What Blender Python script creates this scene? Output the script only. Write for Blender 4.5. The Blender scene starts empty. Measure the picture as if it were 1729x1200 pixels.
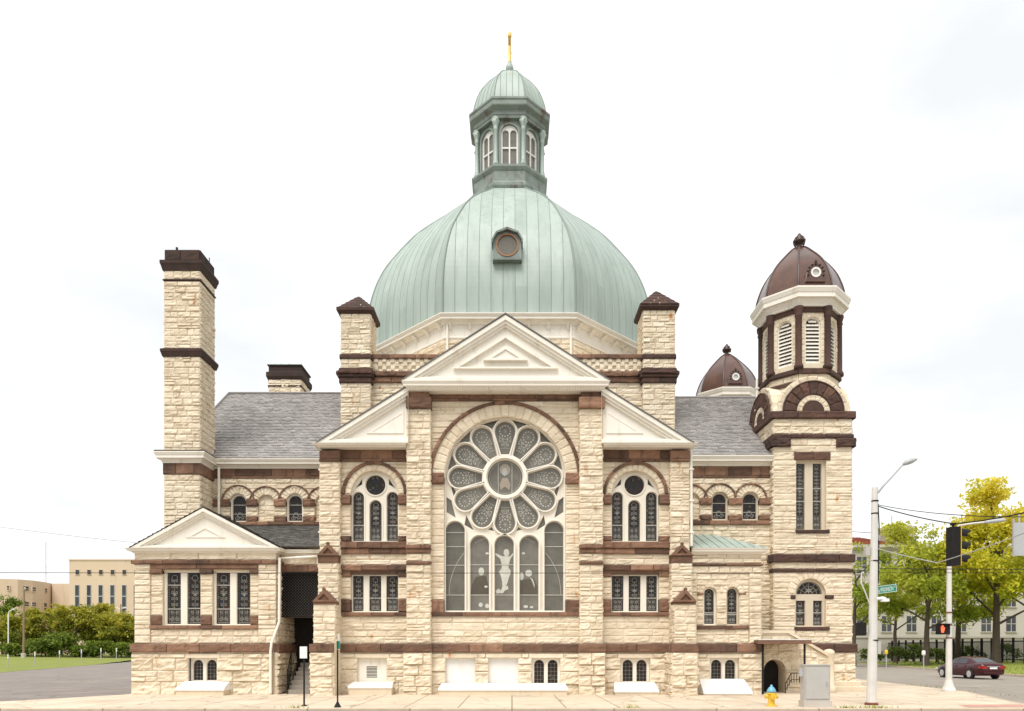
import bpy, math, random
from mathutils import Vector, noise, Matrix
from mathutils.geometry import tessellate_polygon
R = random.Random(7)
PI = math.pi
rad = math.radians
sc = bpy.context.scene
C = sc.collection

# ---------------------------------------------------------------- survey helpers
# The facade plane is Y = 0, ground Z = 0; the eye stands 28.3 m in front of it, 1.7 m up.
D, F, HZ, CX, EYE = 28.3, 1230.0, 1098.0, 864.5, 1.7
def X(px, Y=0.0): return (px - CX) * (D + Y) / F
def Zz(py, Y=0.0): return EYE + (HZ - py) * (D + Y) / F
def PP(pts, Y=0.0): return [(X(a, Y), Zz(b, Y)) for a, b in pts]

# ---------------------------------------------------------------- materials
def newmat(name):
    m = bpy.data.materials.new(name); m.use_nodes = True
    nt = m.node_tree
    return m, nt, nt.nodes['Principled BSDF']
def N(nt, typ, **kw):
    n = nt.nodes.new(typ)
    for k, v in kw.items(): setattr(n, k, v)
    return n
def ramp(nt, fac, stops, interp='LINEAR'):
    r = N(nt, 'ShaderNodeValToRGB'); r.color_ramp.interpolation = interp
    els = r.color_ramp.elements
    while len(els) < len(stops): els.new(0.5)
    for e, (p, c) in zip(els, stops):
        e.position = p; e.color = (c[0], c[1], c[2], 1)
    nt.links.new(fac, r.inputs['Fac']); return r.outputs['Color']
def noi(nt, scale, detail=4, rough=.55, stretch=None, kind='Object'):
    tc = N(nt, 'ShaderNodeTexCoord'); n = N(nt, 'ShaderNodeTexNoise')
    n.inputs['Scale'].default_value = scale; n.inputs['Detail'].default_value = detail; n.inputs['Roughness'].default_value = rough
    if stretch:
        mp = N(nt, 'ShaderNodeMapping'); mp.inputs['Scale'].default_value = stretch
        nt.links.new(tc.outputs[kind], mp.inputs['Vector']); nt.links.new(mp.outputs['Vector'], n.inputs['Vector'])
    else: nt.links.new(tc.outputs[kind], n.inputs['Vector'])
    return n.outputs['Fac']
def mixc(nt, fac, a, b, mode='MIX'):
    m = N(nt, 'ShaderNodeMix', data_type='RGBA', blend_type=mode)
    for sock, v in ((m.inputs[0], fac), (m.inputs[6], a), (m.inputs[7], b)):
        if hasattr(v, 'links') or hasattr(v, 'is_linked'): nt.links.new(v, sock)
        elif isinstance(v, (int, float)): sock.default_value = v
        else: sock.default_value = (v[0], v[1], v[2], 1)
    return m.outputs[2]
def tone(nt):
    a = N(nt, 'ShaderNodeAttribute', attribute_name='tone'); return a.outputs['Fac']
def bump(nt, b, h, strength, dist=.02):
    n = N(nt, 'ShaderNodeBump'); n.inputs['Strength'].default_value = strength; n.inputs['Distance'].default_value = dist
    nt.links.new(h, n.inputs['Height']); nt.links.new(n.outputs['Normal'], b.inputs['Normal'])
def rng(nt, fac, a, b):
    n = N(nt, 'ShaderNodeMapRange'); n.inputs[1].default_value = a; n.inputs[2].default_value = b
    nt.links.new(fac, n.inputs[0]); return n.outputs[0]
def surf(name, stops, ns=3.0, mix=.5, rough=.8, bs=.3, bn=30, bd=.02, stretch=None, metal=0.0, dirt=None, dirt_s=(1.2, 1.2, .35), dirt_r=(.56, .74), spec=.5, rust=None):
    """colour from per-piece tone blended with noise; optional stains and a fine bump"""
    m, nt, b = newmat(name)
    nz = noi(nt, ns, 5, .6, stretch)
    mx = N(nt, 'ShaderNodeMix'); mx.inputs[0].default_value = mix
    nt.links.new(tone(nt), mx.inputs[2]); nt.links.new(rng(nt, nz, .25, .75), mx.inputs[3])
    col = ramp(nt, mx.outputs[0], stops)
    if dirt:
        dn = noi(nt, 1.6, 6, .65, dirt_s)
        col = mixc(nt, rng(nt, dn, *dirt_r), col, dirt)
    if rust: col = mixc(nt, rng(nt, noi(nt, 2.3, 3, .5, (1, 1, .4)), .675, .76), col, rust)
    nt.links.new(col, b.inputs['Base Color'])
    b.inputs['Roughness'].default_value = rough; b.inputs['Metallic'].default_value = metal
    b.inputs['Specular IOR Level'].default_value = spec
    if bs: bump(nt, b, noi(nt, bn, 6, .7), bs, bd)
    return m
M = {}
M['stone'] = surf('limestone', [(0, (.50, .408, .29)), (.35, (.65, .548, .402)), (.65, (.735, .633, .482)), (1, (.80, .712, .572))], 1.9, .6, .9, .7, 16, .03,
                  dirt=(.43, .32, .22), dirt_r=(.57, .88), rust=(.50, .22, .07))
M['smooth'] = surf('dressed_limestone', [(0, (.58, .48, .34)), (1, (.72, .62, .47))], 2.5, .5, .85, .3, 30, .015, dirt=(.40, .27, .15), dirt_r=(.6, .9))
M['brown'] = surf('brownstone', [(0, (.062, .036, .025)), (.5, (.168, .09, .056)), (1, (.34, .19, .118))], 2.2, .38, .9, .5, 20, .02, dirt=(.045, .026, .018), dirt_r=(.54, .74))
M['brown2'] = surf('dark_brownstone', [(0, (.034, .020, .016)), (.6, (.085, .042, .030)), (1, (.15, .075, .05))], 2.2, .45, .9, .5, 20, .02, dirt=(.03, .022, .018), dirt_r=(.52, .74))
M['darkstone'] = surf('sooty_brownstone', [(0, (.018, .012, .010)), (1, (.075, .038, .026))], 3, .5, .9, .5, 20, .02)
M['white'] = surf('cream_paint', [(0, (.74, .69, .60)), (1, (.83, .785, .70))], .9, .6, .55, .1, 40, .005, dirt=(.50, .42, .31), dirt_s=(1.3, 1.3, .3), dirt_r=(.56, .88))
M['frame'] = surf('shaded_cream_paint', [(0, (.70, .645, .545)), (1, (.80, .745, .645))], .9, .6, .6, .1, 40, .005, dirt=(.45, .37, .27), dirt_s=(1, 1, .3), dirt_r=(.60, .9))  # cream toned down: shading of frames and tracery put into the colour
M['frame2'] = surf('sand_coloured_paint', [(0, (.50, .42, .31)), (1, (.62, .54, .42))], .9, .6, .6, .1, 40, .005)
M['cover'] = surf('white_coating', [(0, (.70, .68, .65)), (1, (.80, .785, .76))], 1.3, .7, .6, .15, 25, .01, dirt=(.6, .54, .46), dirt_r=(.58, .9))
M['copper'] = surf('green_copper', [(0, (.235, .29, .255)), (.4, (.315, .38, .335)), (.7, (.38, .45, .40)), (1, (.455, .525, .47))], .9, .42, .5, .12, 12, .01, stretch=(1.6, 1.6, .35), dirt=(.22, .285, .25), dirt_s=(1.8, 1.8, .12), dirt_r=(.53, .80), spec=.5)
M['copperdark'] = surf('weathered_copper', [(0, (.10, .12, .107)), (.6, (.215, .255, .225)), (1, (.31, .36, .32))], 1.6, .6, .6, .15, 15, .01, dirt=(.11, .06, .04), dirt_s=(1.3, 1.3, .6), dirt_r=(.55, .72))
M['seam'] = surf('seam_copper', [(0, (.18, .22, .19)), (1, (.24, .285, .255))], 2, .5, .6, 0)
M['browndome'] = surf('brown_metal', [(0, (.05, .022, .014)), (.6, (.105, .045, .028)), (1, (.17, .078, .05))], 2.0, .6, .24, .15, 9, .01, dirt=(.13, .075, .055), dirt_r=(.56, .8), spec=.7)
M['roll'] = surf('dark_roll', [(0, (.035, .015, .011)), (1, (.06, .025, .018))], 2, .5, .45, 0)
M['slate'] = surf('roof_slate', [(0, (.22, .205, .195)), (.5, (.315, .295, .282)), (1, (.41, .385, .368))], 2.5, .25, .6, .25, 25, .01, dirt=(.23, .21, .20), dirt_r=(.6, .95))
M['slatedark'] = surf('dark_slate', [(0, (.075, .072, .068)), (1, (.19, .18, .165))], 2.5, .3, .7, .25, 25, .01)
M['rosegl'] = surf('sky_grey_glazing', [(0, (.085, .08, .062)), (.5, (.145, .135, .11)), (1, (.215, .20, .17))], 2.4, .5, .28, .1, 6, .01, spec=.5)  # grey base colour carries the sky reflected in the protective sheets
M['black'] = surf('black_iron', [(0, (.010, .010, .010)), (1, (.024, .023, .022))], 4, .5, .75, 0, spec=.2)
M['dark'] = surf('void_shade', [(0, (.010, .009, .008)), (1, (.022, .019, .016))], 2, .5, .9, 0)  # near-black stands in for deep shade in the porch and openings
M['gold'] = surf('gold_leaf', [(0, (.75, .47, .14)), (1, (.9, .62, .22))], 3, .5, .35, 0, metal=.7)
M['lead'] = surf('pale_leading', [(0, (.22, .21, .185)), (1, (.48, .46, .41))], 9, .6, .5, 0)
M['lace'] = surf('pale_lace_paint', [(0, (.34, .325, .28)), (1, (.56, .54, .47))], 7, .7, .4, 0)
M['paleglass'] = surf('pale_glass', [(0, (.38, .385, .33)), (1, (.60, .60, .52))], 5, .6, .3, 0)
M['conc'] = surf('concrete', [(0, (.40, .36, .31)), (1, (.56, .52, .46))], 2, .6, .85, .3, 30, .01, dirt=(.36, .29, .22), dirt_r=(.6, .9))
M['stepstone'] = surf('step_stone', [(0, (.22, .19, .16)), (1, (.36, .32, .27))], 2, .6, .9, .3, 30, .01)
M['metal'] = surf('galvanised', [(0, (.36, .36, .36)), (1, (.52, .52, .52))], 3, .6, .5, .1, 30, .005, metal=.2)
M['pole'] = surf('white_pole', [(0, (.52, .50, .46)), (1, (.72, .70, .66))], 2, .7, .6, .1, 30, .005, dirt=(.42, .38, .32), dirt_r=(.6, .85))
M['bark'] = surf('bark', [(0, (.045, .034, .025)), (1, (.12, .09, .067))], 5, .7, .95, .6, 14, .05, stretch=(2, 2, .5))
M['rust'] = surf('rusty_iron', [(0, (.10, .03, .018)), (1, (.22, .07, .03))], 5, .6, .9, .2)
M['tan'] = surf('tan_concrete', [(0, (.60, .455, .335)), (1, (.67, .525, .395))], .12, .7, .9, 0, dirt=(.42, .3, .18), dirt_s=(.2, .2, .05), dirt_r=(.56, .9))
M['cream'] = surf('pale_masonry', [(0, (.40, .37, .325)), (1, (.52, .48, .425))], .3, .7, .9, 0)
M['tile'] = surf('red_roof_tile', [(0, (.22, .06, .035)), (1, (.40, .13, .08))], 1.0, .3, .85, 0)
M['winglass'] = surf('window_glass', [(0, (.018, .02, .025)), (1, (.06, .065, .075))], .5, .6, .12, 0)
M['wood'] = surf('weathered_wood', [(0, (.20, .13, .08)), (1, (.33, .23, .15))], 2, .6, .9, .2, stretch=(3, 3, .4))
M['yellow'] = surf('yellow_paint', [(0, (.68, .42, .03)), (1, (.80, .53, .05))], 4, .6, .4, 0)
M['blue'] = surf('pale_blue_paint', [(0, (.10, .33, .44)), (1, (.18, .43, .54))], 4, .6, .4, 0)
M['green'] = surf('sign_green', [(0, (.0, .20, .12)), (1, (.01, .25, .15))], 4, .6, .4, 0)
M['signwhite'] = surf('sign_white', [(0, (.75, .75, .74)), (1, (.83, .83, .82))], 4, .6, .4, 0)
M['signback'] = surf('sign_back', [(0, (.38, .39, .39)), (1, (.48, .49, .49))], 4, .6, .45, 0)
M['box'] = surf('grey_cabinet', [(0, (.40, .38, .345)), (1, (.50, .475, .435))], 3, .6, .55, .1)
M['paint'] = surf('maroon_paint', [(0, (.045, .004, .008)), (1, (.06, .006, .010))], 3, .6, .25, 0, spec=.5)
M['tyre'] = surf('rubber', [(0, (.012, .012, .012)), (1, (.025, .025, .025))], 4, .6, .85, 0)
M['rim'] = surf('alloy', [(0, (.55, .55, .55)), (1, (.7, .7, .7))], 4, .6, .35, 0, metal=.6)
M['tail'] = surf('tail_lens', [(0, (.30, .01, .008)), (1, (.38, .02, .012))], 4, .6, .2, 0)
M['clearlens'] = surf('clear_lens', [(0, (.6, .6, .6)), (1, (.75, .75, .75))], 4, .6, .15, 0)
M['brownboard'] = surf('brown_board', [(0, (.16, .11, .07)), (1, (.26, .18, .11))], 3, .6, .9, 0)

def mat_stained():
    m, nt, b = newmat('stained_glass')
    tc = N(nt, 'ShaderNodeTexCoord'); v = N(nt, 'ShaderNodeTexVoronoi'); v.inputs['Scale'].default_value = 13
    nt.links.new(tc.outputs['Object'], v.inputs['Vector'])
    sp = N(nt, 'ShaderNodeSeparateColor'); nt.links.new(v.outputs['Color'], sp.inputs[0])
    c1 = ramp(nt, sp.outputs[0], [(0, (.016, .013, .011)), (.45, (.028, .018, .012)), (.62, (.014, .020, .012)), (.74, (.045, .016, .010)), (.85, (.018, .022, .040)), (.95, (.10, .085, .06))], 'CONSTANT')
    v2 = N(nt, 'ShaderNodeTexVoronoi', feature='DISTANCE_TO_EDGE'); v2.inputs['Scale'].default_value = 13
    nt.links.new(tc.outputs['Object'], v2.inputs['Vector'])
    ed = rng(nt, v2.outputs['Distance'], .02, .07)
    col = mixc(nt, ed, (.03, .028, .025), c1)
    nt.links.new(col, b.inputs['Base Color']); b.inputs['Roughness'].default_value = .25; b.inputs['Specular IOR Level'].default_value = .22
    bump(nt, b, noi(nt, 5, 3), .15, .02)
    return m
M['stained'] = mat_stained()

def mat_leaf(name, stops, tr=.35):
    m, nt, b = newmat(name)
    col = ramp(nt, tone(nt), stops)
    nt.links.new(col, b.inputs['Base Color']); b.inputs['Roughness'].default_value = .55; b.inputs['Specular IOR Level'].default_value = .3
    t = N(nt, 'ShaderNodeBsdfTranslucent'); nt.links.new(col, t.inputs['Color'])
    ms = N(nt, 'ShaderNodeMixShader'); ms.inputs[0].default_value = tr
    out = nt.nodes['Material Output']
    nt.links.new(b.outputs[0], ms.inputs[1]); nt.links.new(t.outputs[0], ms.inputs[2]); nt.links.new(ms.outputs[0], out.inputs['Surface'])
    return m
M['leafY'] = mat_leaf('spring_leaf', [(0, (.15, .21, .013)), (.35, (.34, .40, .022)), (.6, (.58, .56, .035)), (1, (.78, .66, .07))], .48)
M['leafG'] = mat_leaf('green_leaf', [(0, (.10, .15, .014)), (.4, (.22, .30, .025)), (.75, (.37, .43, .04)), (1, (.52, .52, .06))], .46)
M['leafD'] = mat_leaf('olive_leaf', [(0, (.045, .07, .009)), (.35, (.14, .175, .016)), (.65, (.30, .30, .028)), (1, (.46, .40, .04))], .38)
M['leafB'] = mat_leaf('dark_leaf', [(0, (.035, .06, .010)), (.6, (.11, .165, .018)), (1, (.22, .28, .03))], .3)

def mat_ground(name, a, b_, ns, crack=0.0, joints=None, jcol=(.27, .20, .14), dirt=None, rough=.92):
    m, nt, b = newmat(name)
    col = mixc(nt, rng(nt, noi(nt, ns, 8, .7), .3, .7), a, b_)
    if dirt: col = mixc(nt, rng(nt, noi(nt, .35, 6, .65), .52, .78), col, dirt)
    if joints:
        tc = N(nt, 'ShaderNodeTexCoord'); br = N(nt, 'ShaderNodeTexBrick'); br.offset = 0.0
        br.inputs['Scale'].default_value = 1.0; br.inputs['Mortar Size'].default_value = .024; br.inputs['Mortar Smooth'].default_value = .2
        br.inputs['Brick Width'].default_value = joints[0]; br.inputs['Row Height'].default_value = joints[1]
        br.inputs['Color1'].default_value = (.93, .93, .93, 1); br.inputs['Color2'].default_value = (1.04, 1.04, 1.04, 1); br.inputs['Mortar'].default_value = (1, 1, 1, 1)
        nt.links.new(tc.outputs['Object'], br.inputs['Vector'])
        col = mixc(nt, 1.0, col, br.outputs['Color'], 'MULTIPLY')
        col = mixc(nt, br.outputs['Fac'], col, jcol)
    if crack:
        tc = N(nt, 'ShaderNodeTexCoord'); v = N(nt, 'ShaderNodeTexVoronoi', feature='DISTANCE_TO_EDGE'); v.inputs['Scale'].default_value = .35
        nn = N(nt, 'ShaderNodeTexNoise'); nn.inputs['Scale'].default_value = .8
        nt.links.new(tc.outputs['Object'], nn.inputs['Vector'])
        ad = N(nt, 'ShaderNodeMix', data_type='RGBA', blend_type='ADD'); ad.inputs[0].default_value = 1
        nt.links.new(tc.outputs['Object'], ad.inputs[6]); nt.links.new(nn.outputs['Color'], ad.inputs[7])
        nt.links.new(ad.outputs[2], v.inputs['Vector'])
        col = mixc(nt, rng(nt, v.outputs['Distance'], .012, .0), col, [c * crack for c in a])
    nt.links.new(col, b.inputs['Base Color']); b.inputs['Roughness'].default_value = rough
    bump(nt, b, noi(nt, 40, 5, .7), .4, .01)
    return m
M['walk'] = mat_ground('pavement_concrete', (.56, .455, .335), (.66, .55, .42), 1.2, crack=.5, joints=(1.6, 1.75), dirt=(.37, .29, .205))
M['kerb'] = mat_ground('kerb_concrete', (.42, .33, .25), (.56, .45, .35), 2, joints=(3, 50))
M['asphalt'] = mat_ground('asphalt', (.22, .19, .155), (.29, .255, .21), 1.5, crack=.6, dirt=(.33, .285, .23))
M['lot'] = mat_ground('old_asphalt', (.165, .14, .125), (.255, .22, .195), .6, crack=.7, dirt=(.30, .245, .195))
M['lawn'] = mat_ground('lawn_grass', (.13, .165, .015), (.215, .235, .03), .8, dirt=(.26, .25, .045))
M['earth'] = mat_ground('earth', (.10, .11, .04), (.16, .15, .07), .3)

# ---------------------------------------------------------------- mesh builder
class MB:
    def __init__(s): s.v = []; s.f = []; s.t = []; s.m = []
    def add(s, vs, fs, t=.5, m=0):
        o = len(s.v); s.v.extend(tuple(v) for v in vs)
        s.t.extend(t if isinstance(t, list) else [t] * len(vs))
        s.f.extend(tuple(i + o for i in f) for f in fs); s.m.extend([m] * len(fs))
    def box(s, x0, x1, y0, y1, z0, z1, t=.5, m=0):
        s.add([(x0, y0, z0), (x1, y0, z0), (x1, y1, z0), (x0, y1, z0), (x0, y0, z1), (x1, y0, z1), (x1, y1, z1), (x0, y1, z1)],
              [(3, 2, 1, 0), (4, 5, 6, 7), (0, 1, 5, 4), (1, 2, 6, 5), (2, 3, 7, 6), (3, 0, 4, 7)], t, m)
    def build(s, name, mats, parent=None, smooth=False, loc=None):
        me = bpy.data.meshes.new(name); me.from_pydata(s.v, [], s.f)
        for k in (mats if isinstance(mats, (list, tuple)) else [mats]): me.materials.append(M[k])
        me.polygons.foreach_set('material_index', s.m)
        if smooth: me.polygons.foreach_set('use_smooth', [True] * len(s.f))
        at = me.attributes.new('tone', 'FLOAT', 'POINT'); at.data.foreach_set('value', s.t)
        me.update()
        o = bpy.data.objects.new(name, me); C.objects.link(o)
        if parent: o.parent = parent
        if loc: o.location = loc
        return o
def tag(o, label=None, cat=None, group=None, kind=None):
    if label: o['label'] = label
    if cat: o['category'] = cat
    if group: o['group'] = group
    if kind: o['kind'] = kind
    return o
def empty(name, loc=(0, 0, 0), label=None, cat=None, group=None, rz=0):
    o = bpy.data.objects.new(name, None); C.objects.link(o); o.location = loc; o.rotation_euler = (0, 0, rz); o.empty_display_size = .3
    return tag(o, label, cat, group)

class FR:
    """vertical wall frame: u along d, z up, n outwards"""
    def __init__(s, o, d):
        s.o = Vector(o); s.d = Vector(d).normalized(); s.n = s.d.cross(Vector((0, 0, 1)))
    def p(s, u, z, n=0): return s.o + s.d * u + Vector((0, 0, z)) + s.n * n
class PF:
    """polar frame on a wall frame, for arch stones"""
    def __init__(s, fr, cx, cz, rm): s.fr, s.cx, s.cz, s.rm = fr, cx, cz, rm
    def p(s, u, z, n=0):
        a = PI - u / s.rm
        return s.fr.p(s.cx + z * math.cos(a), s.cz + z * math.sin(a), n)
def front(Y): return FR((0, Y, 0), (1, 0, 0))
def rightside(x): return FR((x, 0, 0), (0, 1, 0))     # faces +x, u = y
def leftside(x): return FR((x, 0, 0), (0, -1, 0))      # faces -x, u = -y

class TR(MB):
    """collects trim: every course, arch and block becomes a part of its own"""
    def __init__(s): super().__init__(); s.subs = []; s.dep = 0; s.cur = None
    def add(s, *a, **k):
        if s.dep: s.cur.add(*a, **k)
        else: m = MB(); m.add(*a, **k); s.subs.append(('brownstone_panel', m))
    def build(s, name, mats, parent=None, smooth=False, loc=None):
        o = None
        for kind, m in s.subs:
            if m.v: o = m.build(kind, mats, parent, smooth, loc)
        return o
def piece(kind):
    def deco(fn):
        def run(mb, *a, **k):
            if not isinstance(mb, TR): return fn(mb, *a, **k)
            if mb.dep == 0: mb.cur = MB(); mb.subs.append((kind, mb.cur))
            mb.dep += 1
            try: return fn(mb, *a, **k)
            finally: mb.dep -= 1
        return run
    return deco
@piece('brownstone_block')
def blk(mb, fr, u0, u1, z0, z1, n0=-.03, n1=.01, bulge=.05, res=.11, t=None, m=0):
    du, dz = u1 - u0, z1 - z0
    if du < .025 or dz < .025: return
    if t is None: t = min(1, max(0, R.gauss(.5, .27)))
    e = min(.04, du * .25, dz * .25)
    nu = max(1, min(12, round((du - 2 * e) / res))); nz = max(1, min(5, round((dz - 2 * e) / (res * .62))))
    us = [u0] + [u0 + e + (du - 2 * e) * i / nu for i in range(nu + 1)] + [u1]
    zs = [z0] + [z0 + e + (dz - 2 * e) * i / nz for i in range(nz + 1)] + [z1]
    so = R.random() * 200; nI, nJ = len(us), len(zs); vs = []
    tilt = R.uniform(-.35, .25); tu = R.uniform(-.18, .18)
    for j, z in enumerate(zs):
        for i, u in enumerate(us):
            if i in (0, nI - 1) or j in (0, nJ - 1): n = n1
            else:
                q = noise.noise(Vector((u * 2.3, z * 8.5, so))) * .75 + noise.noise(Vector((u * 6.5, z * 18, so + 9))) * .65
                q += tilt * (2 * (z - z0) / dz - 1) + tu * (2 * (u - u0) / du - 1)
                n = n1 + bulge * max(.05, .62 + q)
            vs.append(fr.p(u, z, n))
    fs = [(j * nI + i, j * nI + i + 1, (j + 1) * nI + i + 1, (j + 1) * nI + i) for j in range(nJ - 1) for i in range(nI - 1)]
    o = len(vs); vs += [fr.p(u0, z0, n0), fr.p(u1, z0, n0), fr.p(u1, z1, n0), fr.p(u0, z1, n0)]
    b, r, tp, l = range(nI), [j * nI + nI - 1 for j in range(nJ)], [(nJ - 1) * nI + i for i in range(nI)], [j * nI for j in range(nJ)]
    fs += [tuple([o, o + 1] + list(reversed(b))), tuple([o + 1, o + 2] + list(reversed(r))), tuple([o + 2, o + 3] + tp), tuple([o + 3, o] + l)]
    mb.add(vs, fs, t, m)

def ashlar(mb, fr, u0, u1, z0, z1, h=.265, holes=(), bulge=.036, L=(.5, 1.35), m=0, res=.11, g=.007, n1=.008, n0=-.03):
    br = {z0, z1}
    for k in holes:
        if k[0] == 'r':
            for q in (k[3], k[4]):
                if z0 + .03 < q < z1 - .03: br.add(q)
    br = sorted(br); cs = []
    for a, b in zip(br, br[1:]):
        n = max(1, round((b - a) / h)); w = [1 + R.uniform(-.18, .18) for _ in range(n)]; s = sum(w); z = a
        for q in w: cs.append((z, z + (b - a) * q / s)); z += (b - a) * q / s
    for zb, zt in cs:
        zm = (zb + zt) / 2; sp = [(u0, u1)]
        for k in holes:
            if k[0] == 'r':
                a, b = (k[1], k[2]) if k[3] < zm < k[4] else (0, 0)
            else:   # circle
                dz = zm - k[2]; a = b = 0
                if abs(dz) < k[3] and (len(k) < 5 or dz > 0): w = math.sqrt(k[3] ** 2 - dz * dz); a, b = k[1] - w, k[1] + w
            if b > a:
                ns = []
                for p, q in sp:
                    if b <= p or a >= q: ns.append((p, q)); continue
                    if a > p: ns.append((p, a))
                    if b < q: ns.append((b, q))
                sp = ns
        for p, q in sp:
            u = p
            while u < q - .02:
                l = R.uniform(*L)
                if q - u - l < L[0] * .6: l = q - u
                l = min(l, q - u)
                zh = zb + (zt - zb) * R.uniform(.38, .62) if R.random() < .09 and zt - zb > .2 else None
                for za_, zc_ in (((zb, zh), (zh, zt)) if zh else ((zb, zt),)):
                    um = u + l * R.uniform(.35, .65) if zh and l > .7 and R.random() < .6 else None
                    for ua, ub in (((u, um), (um, u + l)) if um else ((u, u + l),)):
                        blk(mb, fr, ua + g * .7, ub - g * .7, za_ + g, zc_ - g, n0, n1, bulge * R.uniform(.6, 1.3), res, None, m)
                u += l

@piece('brownstone_course')
def band(mb, fr, u0, u1, z0, z1, n1=.08, bulge=.03, L=(.8, 1.4), m=0, n0=-.05, g=.009, res=.14):
    u = u0
    while u < u1 - .02:
        l = R.uniform(*L)
        if u1 - u - l < L[0] * .6: l = u1 - u
        blk(mb, fr, u + g, u + l - g, z0, z1, n0, n1, bulge, res, min(1, max(0, R.gauss(.5, .27))), m); u += l

@piece('brownstone_arch')
def voussoirs(mb, fr, cx, cz, r0, r1, n, n0=-.05, n1=.02, bulge=.03, a0=0, a1=PI, m=0, g=.006, res=.13, t=None):
    rm = (r0 + r1) / 2; pf = PF(fr, cx, cz, rm)
    for i in range(n):
        ua = (PI - a1 + (a1 - a0) * i / n) * rm; ub = (PI - a1 + (a1 - a0) * (i + 1) / n) * rm
        blk(mb, pf, ua + g, ub - g, r0, r1, n0, n1, bulge, res, t, m)

def area(l): return sum(a[0] * b[1] - b[0] * a[1] for a, b in zip(l, l[1:] + l[:1])) / 2
def ccw(l): return list(l) if area(l) > 0 else list(reversed(l))
def plate(mb, fr, outer, holes=(), n0=-.3, n1=0.0, t=.5, m=0, sides=True):
    loops = [ccw(outer)] + [ccw(h) for h in holes]
    flat = [p for l in loops for p in l]
    tr = tessellate_polygon([[Vector((u, z, 0)) for u, z in l] for l in loops])
    fs = []
    for a, b, c in tr:
        A, B, Cc = flat[a], flat[b], flat[c]
        q = (B[0] - A[0]) * (Cc[1] - A[1]) - (Cc[0] - A[0]) * (B[1] - A[1])
        if abs(q) > 1e-9: fs.append((a, b, c) if q > 0 else (a, c, b))
    vs = [fr.p(u, z, n1) for u, z in flat]
    if sides:
        k = len(flat); vs += [fr.p(u, z, n0) for u, z in flat]; o = 0
        for li, l in enumerate(loops):
            n = len(l)
            for i in range(n):
                a, b = o + i, o + (i + 1) % n
                fs.append((a, a + k, b + k, b) if li == 0 else (b, b + k, a + k, a))
            o += n
    mb.add(vs, fs, t, m)
def rect(a, b, c, d): return [(a, c), (b, c), (b, d), (a, d)]
def arch(cx, hw, z0, zt, n=14):
    zs = zt - hw
    return [(cx - hw, z0), (cx + hw, z0)] + [(cx + hw * math.cos(PI * i / n), zs + hw * math.sin(PI * i / n)) for i in range(n + 1)]
def circ(cx, cz, r, n=28, a=0): return [(cx + r * math.cos(a + 2 * PI * i / n), cz + r * math.sin(a + 2 * PI * i / n)) for i in range(n)]
def inset(poly, d):
    poly = ccw(poly); n = len(poly); ds = d if isinstance(d, (list, tuple)) else [d] * n; L = []
    for i in range(n):
        a, b = Vector(poly[i]), Vector(poly[(i + 1) % n]); e = (b - a).normalized(); q = Vector((-e.y, e.x))
        L.append((a + q * ds[i], e))
    out = []
    for i in range(n):
        (p, e), (q, g) = L[i - 1], L[i]
        k = e.x * g.y - e.y * g.x; w = q - p; s = (w.x * g.y - w.y * g.x) / k
        r = p + e * s; out.append((r.x, r.y))
    return out
def grow(poly, d): return inset(poly, -d)

def sweep(mb, path, prof, closed=False, t=.5, m=0):
    n = len(path); P = [Vector((a[0], a[1], 0)) for a in path]; up = Vector((0, 0, 1)); rings = []
    for i in range(n):
        ds = []
        if closed or i > 0: ds.append((P[i] - P[i - 1]).normalized())
        if closed or i < n - 1: ds.append((P[(i + 1) % n] - P[i]).normalized())
        ns = [d.cross(up) for d in ds]
        if len(ns) == 2:
            mt = (ns[0] + ns[1]).normalized(); mt = mt / max(.3, mt.dot(ns[0]))
        else: mt = ns[0]
        rings.append([P[i] + mt * o + up * z for o, z in prof])
    k = len(prof); vs = [v for r in rings for v in r]; fs = []
    for i in range(n if closed else n - 1):
        j = (i + 1) % n
        for q in range(k - 1): fs.append((i * k + q, j * k + q, j * k + q + 1, i * k + q + 1))
    if not closed: fs += [tuple(range(k))[::1], tuple(range((n - 1) * k, n * k))[::-1]]
    mb.add(vs, fs, t, m)
def cprof(z0, z1, out, o0=-.05):
    """classical cornice: fillet, cove, corona, cap"""
    h = z1 - z0
    return [(o0, z0), (out * .18, z0), (out * .22, z0 + h * .12), (out * .45, z0 + h * .34), (out * .5, z0 + h * .38), (out * .8, z0 + h * .40), (out * .8, z0 + h * .64), (out * .86, z0 + h * .68), (out * .97, z0 + h * .86), (out, z0 + h * .9), (out, z1), (o0, z1)]
def bprof(z0, z1, out, o0=-.05, c=.03): return [(o0, z0), (out - c, z0), (out, z0 + c), (out, z1 - c), (out - c, z1), (o0, z1)]

def tube(mb, pts, r, seg=8, t=.5, m=0, cap=True):
    pts = [Vector(p) for p in pts]; rs = r if isinstance(r, (list, tuple)) else [r] * len(pts); vs = []; fs = []; pu = None
    for i, p in enumerate(pts):
        d = (pts[min(i + 1, len(pts) - 1)] - pts[max(i - 1, 0)]).normalized()
        if pu is None: pu = d.orthogonal().normalized()
        u = (pu - d * pu.dot(d)); u = u.normalized() if u.length > 1e-5 else d.orthogonal().normalized(); w = d.cross(u); pu = u
        vs += [p + (u * math.cos(2 * PI * k / seg) + w * math.sin(2 * PI * k / seg)) * rs[i] for k in range(seg)]
    for i in range(len(pts) - 1):
        for k in range(seg): fs.append((i * seg + k, i * seg + (k + 1) % seg, (i + 1) * seg + (k + 1) % seg, (i + 1) * seg + k))
    if cap: fs += [tuple(range(seg))[::-1], tuple(range((len(pts) - 1) * seg, len(pts) * seg))]
    mb.add(vs, fs, t, m)
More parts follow.
